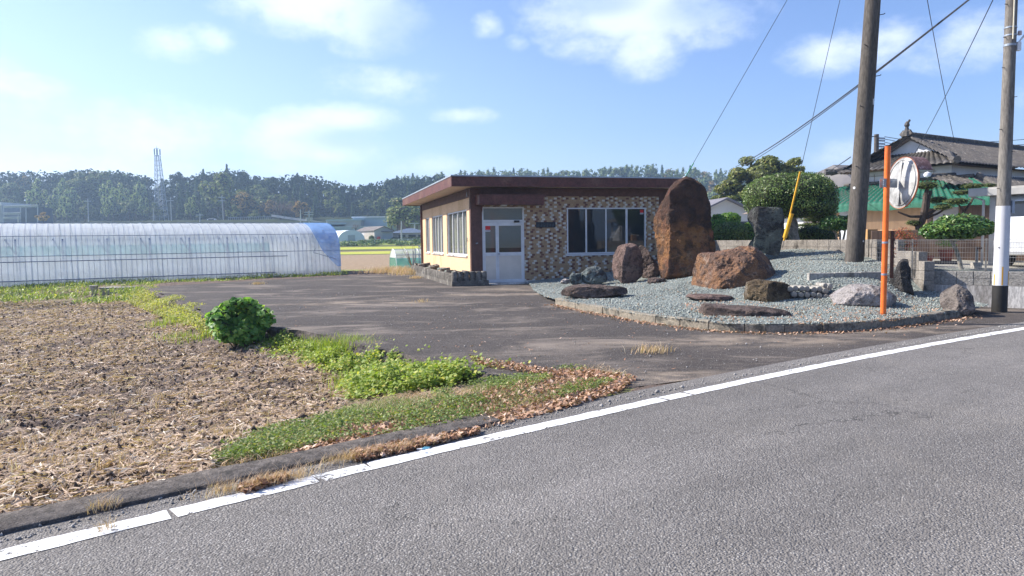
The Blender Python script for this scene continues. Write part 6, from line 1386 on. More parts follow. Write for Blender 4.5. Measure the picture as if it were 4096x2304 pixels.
    for j in range(mm+1):
        v = j/mm
        for i in range(nn+1):
            u = i/nn; lo = L(-2.98, -4.0+8.9*u, z0-.04); hi = L(-1.5, -2.65+5.75*u, z1-.02-.14*(math.sin(u*9)+1)*.3)
            p = lo*(1-v)+hi*v+np.array([0, 0, .09+.02*math.sin(u*2*math.pi*33)*1.6]); V.append(p)
    for i in range(nn+1): u = i/nn; V.append(L(-2.99, -4.0+8.9*u, z0-.30+.04*math.sin(u*23)))
    ix = np.arange((nn+1)*(mm+1)).reshape(mm+1, nn+1); F = np.stack([ix[:-1, :-1], ix[:-1, 1:], ix[1:, 1:], ix[1:, :-1]], -1).reshape(-1, 4).tolist(); b0 = (nn+1)*(mm+1); F += [[i, b0+i, b0+i+1, i+1] for i in range(nn)]
    npmesh('green_roof_net', np.array(V), F, M['green_net'], T, smooth=True, off=off)
    strip('lower_hip', [L(-2.95, 5.4, z0+.03), L(-1.35, 3.3, z1+.1)], .11); strip('lower_ridge', [L(-1.5, -2.6, z1+.06), L(-1.5, 3.2, z1+.06)], .08)
    # entrance gablet
    c0 = L(-2.4, 2.5, 0); mb = MB(); mb.lathe([(.02, -.13), (.12, -.08), (.15, 0), (.12, .08), (.02, .13)], tuple(L(-2.6, 1.9, 3.98)), 12); mb.build('gablet_finial', M['plaster'], T, smooth=True, off=off)
    strip('gablet_ridge', [L(-2.6, 1.9, 3.92), L(-1.4, 2.4, 3.98)], .1)
    roof_slope(L(-2.75, 3.1, 3.45), L(-1.4, 3.6, 3.55), L(-1.4, 2.4, 3.95), L(-2.6, 1.9, 3.88), M['tile_roof'], T, 'gablet_roof', off)
    # lower walls: boarded panels
    mb = MB(); mb.obox(L(-2.2, -3.4, .8), w*8.2, e*12, (0, 0, z0-.8)); mb.build('lower_wall', M['wood_wall'], T, off=off)
    for b0, b1, zz0, zz1, m, nm in ((-2.35, -1.9, .85, 2.75, 'plaster', 'wall_panel'), (-1.85, -1.3, .9, 2.8, 'wood_dark', 'window'), (1.75, 1.95, .8, 2.8, 'wood_dark', 'post'), (2.0, 3.0, 1.0, 2.7, 'plaster_grey', 'wall_panel'), (3.05, 4.75, .8, 2.8, 'wood_dark', 'wall_panel')):
        mb = MB(); mb.obox(L(-2.21, b0, zz0), w*(b1-b0), e*-.04, (0, 0, zz1-zz0)); mb.build(nm, M[m], T, off=off)
    mb = MB(); mb.obox(L(-2.7, .35, 2.85), w*.06, e*.06, (0, 0, -.1)); 
    mb = MB(); mb.obox(L(-2.26, -1.8, 1.0), w*.12, e*-.03, (0, 0, 1.7)); mb.obox(L(-2.26, -1.5, 1.0), w*.12, e*-.03, (0, 0, 1.7)); mb.build('window_frame', M['white_metal'], T, off=off)
    # dark hedge wall of old blocks in front
    c = AY(2200, 618, 21.5); a = np.array([9.6, 19.0, 0]); b = np.array([13.8, 16.9, 0]); d = (b-a)/np.linalg.norm(b-a)
    mb = MB(); mb.obox(a+[0, 0, .8], (b-a), (0.05, .12, 0), (0, 0, .8)); o = mb.build('garden_wall', M['wood_dark'], off=a, bev=.01); o.location = [float(q) for q in a]; tag(o, 'dark block garden wall in the shade behind the nandina and the cloud pruned pine', 'wall')
    mb = MB(); g0 = AY(2182, 603, 19.3); mb.obox((g0[0], g0[1], .9), (.28, 0, 0), (0, .12, 0), (0, 0, g0[2]+.28-.9)); o = mb.build('wooden_post', M['orange_wood'], off=g0, bev=.005); o.location = [float(q) for q in g0]; tag(o, 'squat tan wooden post behind the end of the block wall right of the thick pole', 'post')
    # ---- carport
    P0 = AY(2435, 500, 17.0); dr = np.array([.53, -.85, 0]); T = thing('carport', 'grey metal carport with flat roof gutter beside the tiled house', 'carport', (P0[0], P0[1], .75)); off = T.location[:]
    P0[2] = 2.36; bk = np.array([.85, .53, 0])
    mb = MB(); mb.obox(P0, dr*5, bk*.08, (0, 0, .17)); mb.obox(P0+[0, 0, .17], dr*5, bk*.16, (0, 0, .02)); mb.build('gutter', M['carport_metal'], T, off=off, bev=.01)
    mb = MB(); mb.obox(P0+bk*.16+[0, 0, .1], dr*5, bk*4.5, (0, 0, .03)); mb.build('roof_sheet', M['roof_sheet'], T, off=off)
    for s, bb in ((.38, .2), (4.6, .2), (.38, 4.), (4.6, 4.)): mb = MB(); p = P0+dr*s+bk*bb; mb.obox((p[0], p[1], .7), dr*.13, bk*.1, (0, 0, 1.72)); mb.build('post', M['carport_metal'], T, off=off, bev=.006)
    for k in range(5): mb = MB(); mb.obox(P0+dr*(.1+1.2*k)+bk*.1+[0, 0, .02], dr*.05, bk*4.4, (0, 0, .07)); mb.build('rafter', M['carport_metal'], T, off=off)
    mb = MB(); p = P0+dr*.30+bk*.1; mb.tube([p+[0, 0, -1.6], p+[0, 0, -.1], p-dr*.3+[0, 0, .02]], .03, 8); mb.build('downpipe', M['carport_metal'], T, off=off, smooth=True)
    for k in range(3): mb = MB(); p = P0+dr*(.9+.8*k)+bk*.4; mb.tube([p+[0, 0, -.62], p+dr*.35+[0, 0, -.15]], .012, 6); mb.tube([p+[0, 0, -.62], p+dr*.06+[0, 0, -.72]], .012, 6); mb.build('hanger', M['white_metal'], T, off=off)
    a = P0+bk*3.9; a[2] = 0; mb = MB(); mb.obox(a+[0, 0, 1.55], dr*5, bk*.05, (0, 0, .95)); mb.build('upper_screen', M['brown_net'], T, off=off)
    mb = MB(); mb.obox(a+[0, 0, .72], dr*5, bk*.05, (0, 0, .83)); mb.build('lower_screen', M['wood_dark'], T, off=off)
    # ---- parked van inside the carport (only its nose is inside the frame)
    c = AY(2561, 655, 15.6); yaw = math.atan2(.53, .85); T = thing('parked_van', 'white van nose showing at the right picture edge behind the wire fence', 'van', (c[0]+1.75, c[1]+1.0, .74), yaw)
    mb = MB(); prof = [(-1.72, .25), (-1.76, .55), (-1.62, .98), (-1.3, 1.5), (-.9, 1.78), (1.5, 1.80), (1.68, 1.5), (1.72, .6), (1.70, .25)]; mb.prism([(x, -.72, z) for x, z in prof], (0, 1.44, 0)); mb.build('body', M['white_paint'], T, bev=.08)
    for x in (-1.1, 1.1):
        for y in (-.74, .60): mb = MB(); mb.tube([(x, y, .27), (x, y+.14, .27)], .27, 20); mb.build('wheel', M['black'], T, smooth=True)
    mb = MB(); mb.prism([(-1.49, -.6, 1.12), (-1.28, -.6, 1.46), (-1.28, .6, 1.46), (-1.49, .6, 1.12)], (-.06, 0, .01)); mb.build('windscreen', M['glass'], T)
    for y in (-.66, .46): mb = MB(); mb.obox((-1.79, y, .62), (.08, 0, 0), (0, .2, 0), (0, 0, .14)); mb.build('headlight', M['glass'], T, bev=.02)
    mb = MB(); mb.obox((-1.1, -.725, 1.08), (2.3, 0, 0), (0, -.006, 0), (0, 0, .42)); mb.build('side_window', M['glass'], T)
M['wood_grey'] = mat('grey_wood', (.28, .24, .21), (.2, .17, .15), 5, .9); M['plaster_grey'] = mat('grey_panel', (.42, .40, .40), (.36, .34, .34), 3, .85)
M['orange_wood'] = mat('tan_wood', (.52, .30, .13), rough=.8); M['carport_metal'] = mat('carport_metal', (.38, .37, .35), (.32, .31, .30), 4, .5, metal=.2); M['roof_sheet'] = mat('roof_sheet', (.30, .31, .32), rough=.5)
M['white_paint'] = mat('car_paint', (.75, .77, .80), rough=.25, spec=.6)
build_house()
# ============================================================ distance
def hut_at(px, py, Y, z=None): p = AY(px, py, Y); return p
def build_far():
    rng = random.Random(3)
    fb = dict()
    # plain gabled houses between the tall boulder and the clipped tree
    def gable(name, lab, c, yaw, w, d, h, rh, wall, roof, ov=.5, cat='house', wins=()):
        T = thing(name, lab, cat, c, yaw)
        mb = MB(); mb.prism([(-w/2, -d/2, 0), (w/2, -d/2, 0), (w/2, -d/2, h), (0, -d/2, h+rh), (-w/2, -d/2, h)], (0, d, 0)); mb.build('wall', wall, T)
        sl = rh/(w/2)
        for s in (-1, 1):
            mb = MB(); mb.obox((0, -d/2-ov, h+rh+.02), (s*(w/2+ov), 0, -sl*(w/2+ov)), (0, d+2*ov, 0), (0, 0, .14)); mb.build('roof', roof, T)
        for x0, x1, z0, z1, m in wins: mb = MB(); mb.box(x0, x1, -d/2-.03, -d/2-.005, z0, z1); mb.build('window' if z0 > .5 else 'door', m, T)
        return T
    def hip(name, lab, c, yaw, w, d, h, rh, wall, roof, ov=.8, rl=.45, wins=()):
        T = thing(name, lab, 'house', c, yaw); mb = MB(); mb.box(-w/2, w/2, -d/2, d/2, 0, h); mb.build('wall', wall, T)
        W_, D_ = w/2+ov, d/2+ov; r = w*rl/1; V = [(-W_, -D_, h), (W_, -D_, h), (W_, D_, h), (-W_, D_, h), (-r/1.2, 0, h+rh), (r/1.2, 0, h+rh)]; mb = MB(); mb.add(V, [(0, 1, 5, 4), (1, 2, 5), (2, 3, 4, 5), (3, 0, 4), (3, 2, 1, 0)]); mb.build('roof', roof, T)
        for x0, x1, z0, z1, m in wins: mb = MB(); mb.box(x0, x1, -d/2-.03, -d/2-.005, z0, z1); mb.build('window', m, T)
        return T
    WH = mat('far_white_wall', (.62, .62, .60), (.54, .54, .52), .6, .9); GW = mat('far_grey_wall', (.38, .40, .42), (.32, .34, .36), .5, .9); CW = mat('far_cream_wall', (.50, .46, .40), (.4, .36, .32), .5, .9)
    RG = mat('far_grey_roof', (.20, .19, .215), (.16, .155, .175), 1, .7, stretch=(6, .2, 1)); RD = mat('far_dark_roof', (.12, .115, .12), (.17, .16, .155), .6, .8); BL = mat('far_blue_tiles', (.09, .12, .17), (.13, .16, .21), 2, .5, stretch=(3, .2, 1))
    PB_ = mat('pale_blue_cladding', (.36, .46, .54), (.32, .42, .50), .3, .6); DK = mat('dark_opening', (.05, .055, .06), rough=.6); SH = mat('shutter', (.30, .35, .40), (.27, .31, .36), 1, .6, stretch=(1, 1, 8)); RED = mat('red_paint', (.5, .06, .05), rough=.5)
    c = AY(1778, 605, 62); c[2] = .8; gable('white_house', 'white walled house with dark tiled verge just right of the tall boulder', (c[0], c[1], .8), math.radians(6), 5.2, 8, 2.5, 1.2, WH, RG, wins=((.5, 2., .9, 1.9, DK),))
    c = AY(1890, 605, 75); gable('white_house', 'white house with long purple grey roof behind the twisted rock slab', (c[0], c[1], .8), math.radians(90), 8, 5.5, 1.9, 2.0, WH, RG, wins=())
    c = AY(1905, 605, 85); gable('white_house', 'taller white gabled house showing its roof edge left of the clipped tree', (c[0]+.5, c[1], .8), math.radians(-8), 7, 8, 3.3, 1.7, WH, RG, wins=())
    c = AY(2075, 600, 46); hip('pale_house', 'pale house with brownish roof glimpsed under the clipped tree crown', (c[0]-.2, c[1], .8), .2, 6, 5, 2.2, 1.1, WH, mat('brown_roof', (.24, .19, .16), rough=.8), wins=((-.5, .8, .8, 1.7, DK),))
    c = AY(2105, 600, 50); hip('pale_house', 'house with grey lattice tiled roof left of the thick dark pole', (c[0]+2.0, c[1], .8), .3, 7.5, 7, 3.8, 1.7, GW, RD, wins=())
    # vaulted white store, shed, blue roofed house behind white guard rail
    Y = 142.; S = Y*K/FPX; zg_ = 1.55
    c = AY(884.5, 601, Y); T = thing('vaulted_store', 'pale vaulted storage building with a grey shutter door beyond the fields', 'building', (c[0], c[1], zg_))
    H_ = 28.5*S; wv = 33.5*S; n = 26; arc = [(-wv*math.cos(math.pi*k/n), H_*max(0., math.sin(math.pi*k/n))**.8) for k in range(n+1)]
    mb = MB(); mb.prism([(x, 0, z) for x, z in arc][::-1], (-5.2, 6, 0)); mb.build('vault', mat('vault_white', (.74, .77, .80), (.66, .7, .74), .5, .6), T)
    mb = MB(); mb.prism([(x, -.05, z) for x, z in arc][::-1], (0, .04, 0)); mb.build('front_wall', mat('vault_front', (.50, .58, .66), (.46, .54, .62), .4, .7), T); mb = MB(); mb.box(-9*S, 8.5*S, -.12, -.055, 0, 16*S); mb.build('shutter_door', SH, T)
    th = math.radians(38); c = AY(966, 601, Y); w_ = 4.1; dp = 8.; cx = c[0]+math.cos(th)*0-math.sin(th)*dp/2; cy = c[1]+math.cos(th)*dp/2
    T = gable('storage_shed', 'grey gabled storage shed with double sliding doors and brown roof beyond the fields', (cx, cy, zg_), th, w_, dp, 2.05, .78, mat('shed_wall', (.40, .41, .42), (.34, .35, .36), .8, .8), mat('shed_roof', (.19, .165, .15), (.15, .13, .12), 1, .8), .22, 'shed', ((-.35, .62, 0, 1.62, SH), (.68, 1.75, 0, 1.62, SH)))
    mb = MB(); mb.box(-.6, 2.15, -dp/2-.6, -dp/2-.03, 1.80, 1.92); mb.build('door_canopy', RD, T); mb = MB(); mb.box(-1.6, -1.05, -dp/2-.5, -dp/2-.06, .25, .9); mb.build('fuel_tank', RED, T)
    mb = MB(); mb.box(-w_/2-.02, -w_/2-.005, -dp/2+.1, dp/2, .0, 1.95); mb.build('side_cladding', CW, T); mb = MB(); mb.box(-w_/2-.04, -w_/2-.021, .5, 2.3, .9, 1.6); mb.build('side_window', M['sign_white'], T)
    c = AY(1032, 600, Y+6); T = hip('blue_roofed_house', 'low house with blue grey tiled hip roof beyond the fields, left of the office', (c[0], c[1], zg_), 0, 7.2, 5, 1.6, .95, CW, BL, .35, .12, ((-2, -.6, .3, 1.2, DK), (0, 1.5, .3, 1.2, DK), (2, 3, .3, 1.2, DK)))
    c = AY(996, 600, Y+7); T = hip('blue_roofed_annex', 'small blue grey roofed annex between the gabled shed and the blue roofed house', (c[0], c[1], zg_), 0, 2.6, 4, 1.45, .6, CW, BL, .35, .1, ())
    hb = AY(1024, 600, Y+1); T = thing('hedge', 'dark clipped hedge in front of the blue roofed house', 'hedge', (hb[0], hb[1], zg_)); r2 = np.random.default_rng(4)
    bb = [((hb[0]+x, hb[1], zg_+.35), (.7, .35, .42), 200) for x in np.arange(-2.6, 5.4, .6)]; crown('foliage', bb, .16, LM['hedge_dark'], T, r2, .6, .2, .6, .85)
    c = AY(934.5, 592, Y-1); T = thing('round_shrub', 'round green shrub in front of the storage shed side wall', 'shrub', (c[0], c[1], zg_)); crown('foliage', [((c[0], c[1], zg_+.6), (.6, .55, .6), 500)], .14, LM['hedge'], T, r2, .6, .25, .6, .85)
    # guard rail
    T = thing('guard_rail', 'white low guard rail along the road beyond the fields', 'guard rail', (-16, 138, 1.4)); mb = MB()
    for k in range(17): x = -29+k*1.8; mb.box(x-.07, x+.07, 137.9, 138.05, .9, 1.95)
    mb.build('posts', M['sign_white'], T, off=T.location[:]); mb = MB()
    for z in (1.55, 1.72, 1.88): mb.box(-30, 1, 137.85, 137.9, z, z+.06)
    mb.build('rails', M['sign_white'], T, off=T.location[:])
    # shrubs on the bank
    r2 = np.random.default_rng(14); bb = []
    for k in range(60):
        x = r2.uniform(-31, 2); y = r2.uniform(127, 136); zz = float(hill(np.array([x]), np.array([y]))[0]); bb.append(((x, y, zz+.2), (r2.uniform(.6, 1.6), .8, r2.uniform(.25, .6)), 120))
    VV = []; FF = []; b = 0
    for c_, r_, n_ in bb:
        P, N = ellip(c_, r_, n_, r2, .3); V, F = leaf_quads(P, N, .32, .7, r2); VV.append(V); FF.append(F+b); b += len(V)
    stuff('bank_shrubs', np.concatenate(VV), np.concatenate(FF), leafmat('bank_leaf', (.06, .12, .05), (.13, .20, .09), (.2, .17, .11), .2, .6, 0), 'mixed green shrubs and vines covering the bank below the white guard rail', 'shrubs')
    # long pale warehouse and steel sheet fence
    Y = 196.; c = AY(930, 578, Y); S = Y*K/FPX; T = thing('warehouse', 'long pale blue flat roofed warehouse at the foot of the wooded hill', 'building', (c[0], c[1], 4.4))
    mb = MB(); mb.box(-42*S, 50*S, 0, 14, 0, 33*S); mb.build('wall', PB_, T); mb = MB(); mb.box(-44*S, 50.5*S, -.4, 14.3, 33*S, 33*S+.35); mb.build('roof', M['sign_white'], T)
    Y = 186.; T = thing('sheet_fence', 'long ribbed pale steel sheet fence below the warehouse', 'fence', tuple(AY(900, 580, Y))); off = T.location[:]; S = Y*K/FPX
    a = AY(828, 574, Y); b = AY(1000, 574, Y); V = []; N_ = 240
    for i in range(N_+1): x = a[0]+(b[0]-a[0])*i/N_; y = Y+(.25 if (i//2) % 2 else 0); V += [(x, y, 3.2), (x, y, 3.2+22*S*.75+.6)]
    npmesh('sheets', np.array(V), np.array([(2*i, 2*i+1, 2*i+3, 2*i+2) for i in range(N_)]), mat('sheet', (.42, .50, .54), (.36, .45, .49), 2, .5), T, off=off)
    for px, hgt, w_, lab in ((850, 3.2, 4., 'small pale hut roof showing above the left end of the steel sheet fence'), (866, 4.2, 9., 'long low pale roof showing above the steel sheet fence left of the warehouse')):
        c = AY(px, 578, 192); T = thing('hut', lab, 'hut', (c[0], c[1], 4.2)); mb = MB(); mb.box(-w_/2, w_/2, 0, 4, 0, hgt-1.2); mb.build('wall', GW, T); mb = MB(); mb.box(-w_/2-.3, w_/2+.3, -.3, 4.3, hgt-1.2, hgt-.9); mb.build('roof', PB_, T)
    c = AY(1014, 580, 188); gable('brown_hut', 'small brown hut among trees right of the warehouse', (c[0], c[1], 4.2), .3, 3.5, 4, 2.4, 1.2, mat('brown_wall', (.28, .17, .12), rough=.9), RD, .5, 'hut')
    # car on the embankment road, guard rail, left edge depot
    def Zh(x, y): return float(Zbase(np.array([x]), np.array([y]))[0])
    Y = 232.; c = AY(532, 556, Y); z = c[2]-.7; T = thing('parked_car', 'tiny white car on the embankment road at the foot of the wood', 'car', (c[0], c[1], z), 0.)
    mb = MB(); mb.prism([(-2, -.8, .3), (-2, -.8, .9), (-1.2, -.8, 1.0), (-.6, -.8, 1.5), (1.0, -.8, 1.5), (1.7, -.8, 1.0), (2, -.8, .9), (2, -.8, .3)][::-1], (0, 1.6, 0)); mb.build('body', M['white_paint'], T, bev=.08)
    for x in (-1.3, 1.3): mb = MB(); mb.tube([(x, -.84, .32), (x, .84, .32)], .32, 14); mb.build('wheels', M['black'], T)
    mb = MB(); mb.box(-.7, 1.1, -.82, -.805, 1.0, 1.4); mb.build('windows', M['glass'], T)
    # embankment slab with a rail
    T = thing('road_barrier', 'long pale sloping road barrier at the foot of the wood behind the greenhouse', 'barrier', tuple(AY(700, 546, 225)))
    a = AY(683, 545, 225); b = AY(860, 571, 215); mb = MB(); mb.obox(a, b-a, (0, .5, 0), (0, 0, .7)); mb.build('beam', GW, T, off=T.location[:])
    mb = MB()
    for k in range(22): p = AY(575+5*k, 549, 228); mb.box(p[0]-.05, p[0]+.05, p[1]-.05, p[1]+.05, p[2]-1, p[2]+.4)
    a = AY(575, 547, 228); b = AY(690, 545, 228); mb.tube([a, b], .06, 5); mb.build('railing', M['steel'], T, off=T.location[:])
    # lattice tower
    Y = 245.; S = Y*K/FPX; bL = AY(390, 549, Y); bR = AY(413, 549, Y); tL = AY(389, 391, Y); tR = AY(398.5, 391, Y); dep = np.array([0, (bR-bL)[0], 0])
    T = thing('lattice_tower', 'tall lattice steel telecom tower with antennas on top rising above the wood', 'tower', bL)
    Ls = [(bL, tL), (bR, tR), (bL+dep, tL+[0, (tR-tL)[0], 0]), (bR+dep, tR+[0, (tR-tL)[0], 0])]
    m = MB()
    for a, b in Ls: mb = MB(); mb.tube([a-(b-a)*.1, b], .10, 6); mb.build('leg', M['tower'], T, off=bL)
    N_ = 13; fs = [1-(1-i/N_)**1.0 for i in range(N_+1)]
    pairs = ((0, 1), (1, 3), (3, 2), (2, 0)); mb = MB()
    for i in range(N_):
        for p, q in pairs:
            A = Ls[p][0]+(Ls[p][1]-Ls[p][0])*fs[i]; B = Ls[q][0]+(Ls[q][1]-Ls[q][0])*fs[i]; A2 = Ls[p][0]+(Ls[p][1]-Ls[p][0])*fs[i+1]; B2 = Ls[q][0]+(Ls[q][1]-Ls[q][0])*fs[i+1]
            mb.tube([A, B2], .045, 4); mb.tube([B, A2], .045, 4); mb.tube([A2, B2], .055, 4)
    mb.build('bracing', M['tower'], T, off=bL)
    for k, px in enumerate((388.5, 391.5, 395.5, 399.5)):
        p = AY(px, 382, Y)+[0, .8*(k % 2), 0]; mb = MB(); mb.box(p[0]-.16, p[0]+.16, p[1]-.12, p[1]+.12, p[2]-1.0, p[2]+1.0); mb.build('antenna', M['tower'], T, off=bL)
    mb = MB(); a = AY(388, 373, Y); b = AY(400, 373, Y); c2 = AY(388, 391, Y); d2 = AY(400, 391, Y); mb.tube([a, b], .08, 5); mb.tube([c2, d2], .1, 5); mb.tube([AY(394, 391, Y), AY(394, 367, Y)], .06, 5); mb.build('antenna_frame', M['tower'], T, off=bL)
    # distant poles
    for k, (px, y0, y1, arms, tilt, Y, lab) in enumerate([(223, 555, 500, (506,), -2, 235, 'leftmost slim distant pole with one cross arm before the dark wood'), (386, 549, 524, (), 0, 240, 'short bare pole just left of the lattice tower foot'), (432, 548, 502, (505,), -3, 238, 'slim distant pole with one cross arm right of the lattice tower'),
        (503, 556, 537, (541,), 0, 222, 'short stubby pole beside the far railing'), (563, 552, 492, (497, 505), -5, 235, 'leaning distant pole with two cross arms before the brown trees'), (756, 562, 527, (), 0, 190, 'plain slender pole behind the greenhouse ridge, left of the transformer pole'), (777, 562, 530, (534, 540), 1, 190, 'distant pole with transformers behind the greenhouse ridge'),
        (822, 566, 555, (), 0, 190, 'very short pole behind the right end of the greenhouse'), (1010, 603, 556, (), 0, 140, 'thin dark pole in front of the blue roofed house'), (1043, 580, 560, (562,), 0, 170, 'thin distant pole with a small arm beside the office corner'), (46, 566, 540, (), 0, 190, 'thin pole before the bright shrubs at the left edge')]):
        b = AY(px, y0+14, Y); t_ = AY(px+tilt, y1, Y); T = thing('utility_pole', lab, 'utility pole', b, 0, 'distant poles at the foot of the wood'); mb = MB(); mb.tube([b, t_], [.2, .13], 7); mb.build('shaft', M['far_pole'], T, off=b)
        for ya in arms: p = AY(px+tilt, ya, Y); mb = MB(); mb.box(p[0]-1.3, p[0]+1.1, p[1]-.1, p[1]+.1, p[2]-.1, p[2]+.12); mb.build('cross_arm', M['far_pole'], T, off=b)
        if px == 777: mb = MB(); p = AY(773, 556, Y); mb.tube([p, p+[0, 0, .9]], .35, 10); mb.tube([p+[1.1, 0, 0], p+[1.1, 0, .9]], .35, 10); mb.build('transformer', M['far_pole'], T, off=b)
    # depot at the left picture edge
    Y = 200.; S = Y*K/FPX; a = AY(0, 556, Y); T = thing('depot_building', 'grey blue building corner with pale roof at the left picture edge', 'building', a); mb = MB(); h_ = 45*S; mb.box(a[0]-16, a[0]+13*S*.6, Y, Y+12, a[2]-3, a[2]+h_*.86); mb.build('wall', GW, T, off=a); mb = MB(); mb.box(a[0]-16.3, a[0]+13*S*.55, Y-.3, Y+12.3, a[2]+h_*.86, a[2]+h_+.2); mb.build('roof', M['sign_white'], T, off=a)
    T = thing('pipe_rack', 'dark open rack stacked with long pale pipes beside the building at the left edge', 'rack', a+[8, 0, 0])
    for r_, yy in enumerate((519, 522, 536, 539, 547, 550)):
        p = AY(9, yy, Y-2); q = AY(52 if r_ > 1 else 95, yy-(3 if r_ < 2 else 1), Y-2); mb = MB(); mb.tube([p, q], .16, 6); mb.build('pipe', M['far_pole'], T, off=T.location[:])
    for px in (10, 52, 66, 95): p = AY(px, 562, Y-1.5); q = AY(px, 517, Y-1.5); mb = MB(); mb.tube([p, q], .14, 5); mb.build('upright', M['tower'], T, off=T.location[:])
    mb = MB(); p = AY(52, 560, Y); q = AY(108, 522, Y); mb.box(p[0], q[0], Y, Y+4, p[2]-2, q[2]); mb.build('shelter', mat('dark_blue_shelter', (.05, .07, .10), (.09, .11, .13), .5, .7), T, off=T.location[:])
M['tower'] = mat('tower_steel', (.30, .36, .44), (.26, .31, .39), 1, .6, metal=.2); M['far_pole'] = mat('far_pole', (.42, .44, .44), rough=.8)
build_far()
# ============================================================ the wood
def build_forest():
    rng = np.random.default_rng(77)
    F_ = {'cedar': leafmat('cedar_needles', (.05, .095, .042), (.10, .155, .06), (.13, .17, .07), .06, .7, .35, .1),
          'broad': leafmat('broad_leaves', (.11, .16, .055), (.22, .26, .09), (.27, .25, .11), .1, .6, .6, .15),
          'bamboo': leafmat('bamboo_leaves', (.17, .25, .10), (.31, .39, .16), (.36, .39, .18), .15, .6, .5, .15),
          'autumn': leafmat('autumn_leaves', (.28, .19, .06), (.42, .26, .08), (.2, .18, .07), .15, .6, .4, .15),
          'bare': leafmat('bare_twigs', (.17, .12, .105), (.22, .165, .15), (.14, .12, .09), .05, .9, .2, .1)}
    def proto(kind, seed, lod=1.):
        r = np.random.default_rng(seed); VV = []; b = 0; FF = []; Ps = []; Ns = []
        if kind == 'cedar':
            H = 14; n = int(1100*lod); zz = r.uniform(.12, 1, n)**.9; rad = 2.5*(1-zz)**.75*(.55+.45*np.abs(np.sin(zz*23+r.uniform(0, 6))))*r.uniform(.55, 1.05, n)+.12; a = r.uniform(0, 2*math.pi, n); rad *= 1+.2*np.sin(a*3+seed)
            Ps = np.stack([rad*np.cos(a), rad*np.sin(a), zz*H], 1); Ns = np.stack([np.cos(a), np.sin(a), np.full(n, .7)], 1); size = .75; asp = .55
        else:
            H = {'broad': 11, 'bamboo': 12, 'autumn': 10, 'bare': 9}[kind]; nb = {'broad': 15, 'bamboo': 16, 'autumn': 13, 'bare': 18}[kind]; P_ = []; N_ = []; CC = []
            for k in range(nb):
                if kind == 'bamboo':
                    a = r.uniform(0, 6.28); q = r.uniform(0, 3.0); c = np.array([q*math.cos(a), q*math.sin(a), r.uniform(.35, .98)*H]); rd = (.95, .95, 1.9); m_ = int(75*lod)
                else:
                    a = r.uniform(0, 6.28); q = r.uniform(.3, 3.3); c = np.array([q*math.cos(a), q*math.sin(a), H*(.42+.5*r.uniform(0, 1)*(1-(q/4.4)**2))]); s = r.uniform(1.0, 1.9); rd = (s, s, s*.75); m_ = int((95 if kind != 'bare' else 60)*lod)
                p, n = ellip(c, rd, m_, r, .4); P_.append(p); N_.append(n); CC.append((c, [q_*.6 for q_ in rd]))
            Ps = np.concatenate(P_); Ns = np.concatenate(N_)+[0, 0, .4]; size = {'broad': .62, 'bamboo': .62, 'autumn': .6, 'bare': .55}[kind]; asp = {'bare': .12}.get(kind, .6)
        size /= lod**.4
        CV = []; CF = []; cb = 0
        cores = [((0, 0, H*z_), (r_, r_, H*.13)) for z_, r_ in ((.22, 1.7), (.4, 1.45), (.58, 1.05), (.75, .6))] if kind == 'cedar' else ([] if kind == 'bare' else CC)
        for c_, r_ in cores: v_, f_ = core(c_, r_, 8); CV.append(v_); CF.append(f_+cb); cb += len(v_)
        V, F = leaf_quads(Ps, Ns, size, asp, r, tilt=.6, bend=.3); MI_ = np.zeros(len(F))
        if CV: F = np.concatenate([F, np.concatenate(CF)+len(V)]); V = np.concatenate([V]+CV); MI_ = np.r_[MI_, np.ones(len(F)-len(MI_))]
        return V, F, H, MI_
    protos = {}
    def make(kind, seed):
        V, F, H, MI_ = proto(kind, seed); T = thing({'cedar': 'cedar_tree', 'broad': 'broadleaf_tree', 'bamboo': 'bamboo_clump', 'autumn': 'autumn_tree', 'bare': 'bare_tree'}[kind], 'x', 'tree')
        npmesh('crown', V, F, [F_[kind], M['dark_core']], T, mi=MI_); mb = MB(); mb.tube([(0, 0, -3), (0, 0, H*.45), (.2, 0, H*.8)], [.26, .2, .07], 6)
        if kind in ('bare', 'broad', 'autumn'):
            for k in range(6): a = k*1.05; mb.tube([(0, 0, H*.3), (1.2*math.cos(a), 1.2*math.sin(a), H*.55), (2.3*math.cos(a), 2.3*math.sin(a), H*.75)], [.12, .08, .04], 5)
        mb.build('trunk', M['bark'], T); return T
    nv = {'cedar': 4, 'broad': 4, 'bamboo': 3, 'autumn': 2, 'bare': 2}
    for k, n in nv.items(): protos[k] = [make(k, 100+i*7+len(k)) for i in range(n)]
    used = set(); cnt = 0
    LAB = {'cedar': 'dark conical cedar standing in the wood on the hill', 'broad': 'rounded green broadleaf tree standing in the wood on the hill', 'bamboo': 'pale feathery bamboo clump standing in the wood on the hill', 'autumn': 'tree with orange brown autumn leaves in the wood on the hill', 'bare': 'greyish nearly bare tree at the foot of the wood'}
    def put(kind, x, y, z, h, lab=None, w=None):
        nonlocal cnt
        H0 = {'cedar': 14, 'broad': 11.5, 'bamboo': 13, 'autumn': 10.5, 'bare': 9.5}[kind]; i = int(rng.integers(nv[kind])); src = protos[kind][i]; key = (kind, i)
        if key in used: o = copy_tree(src)
        else: o = src; used.add(key)
        s = h/H0; ws = s*(w or rng.uniform(.85, 1.15)); o.location = (float(x), float(y), float(z)); o.scale = (ws, ws, s); o.rotation_euler = (0, 0, float(rng.uniform(0, 6.28)))
        o['label'] = lab or LAB[kind]; o['group'] = {'cedar': 'cedars in the wood', 'broad': 'broadleaf trees in the wood', 'bamboo': 'bamboo clumps in the wood', 'autumn': 'autumn trees in the wood', 'bare': 'bare trees at the foot of the wood'}[kind]; cnt += 1
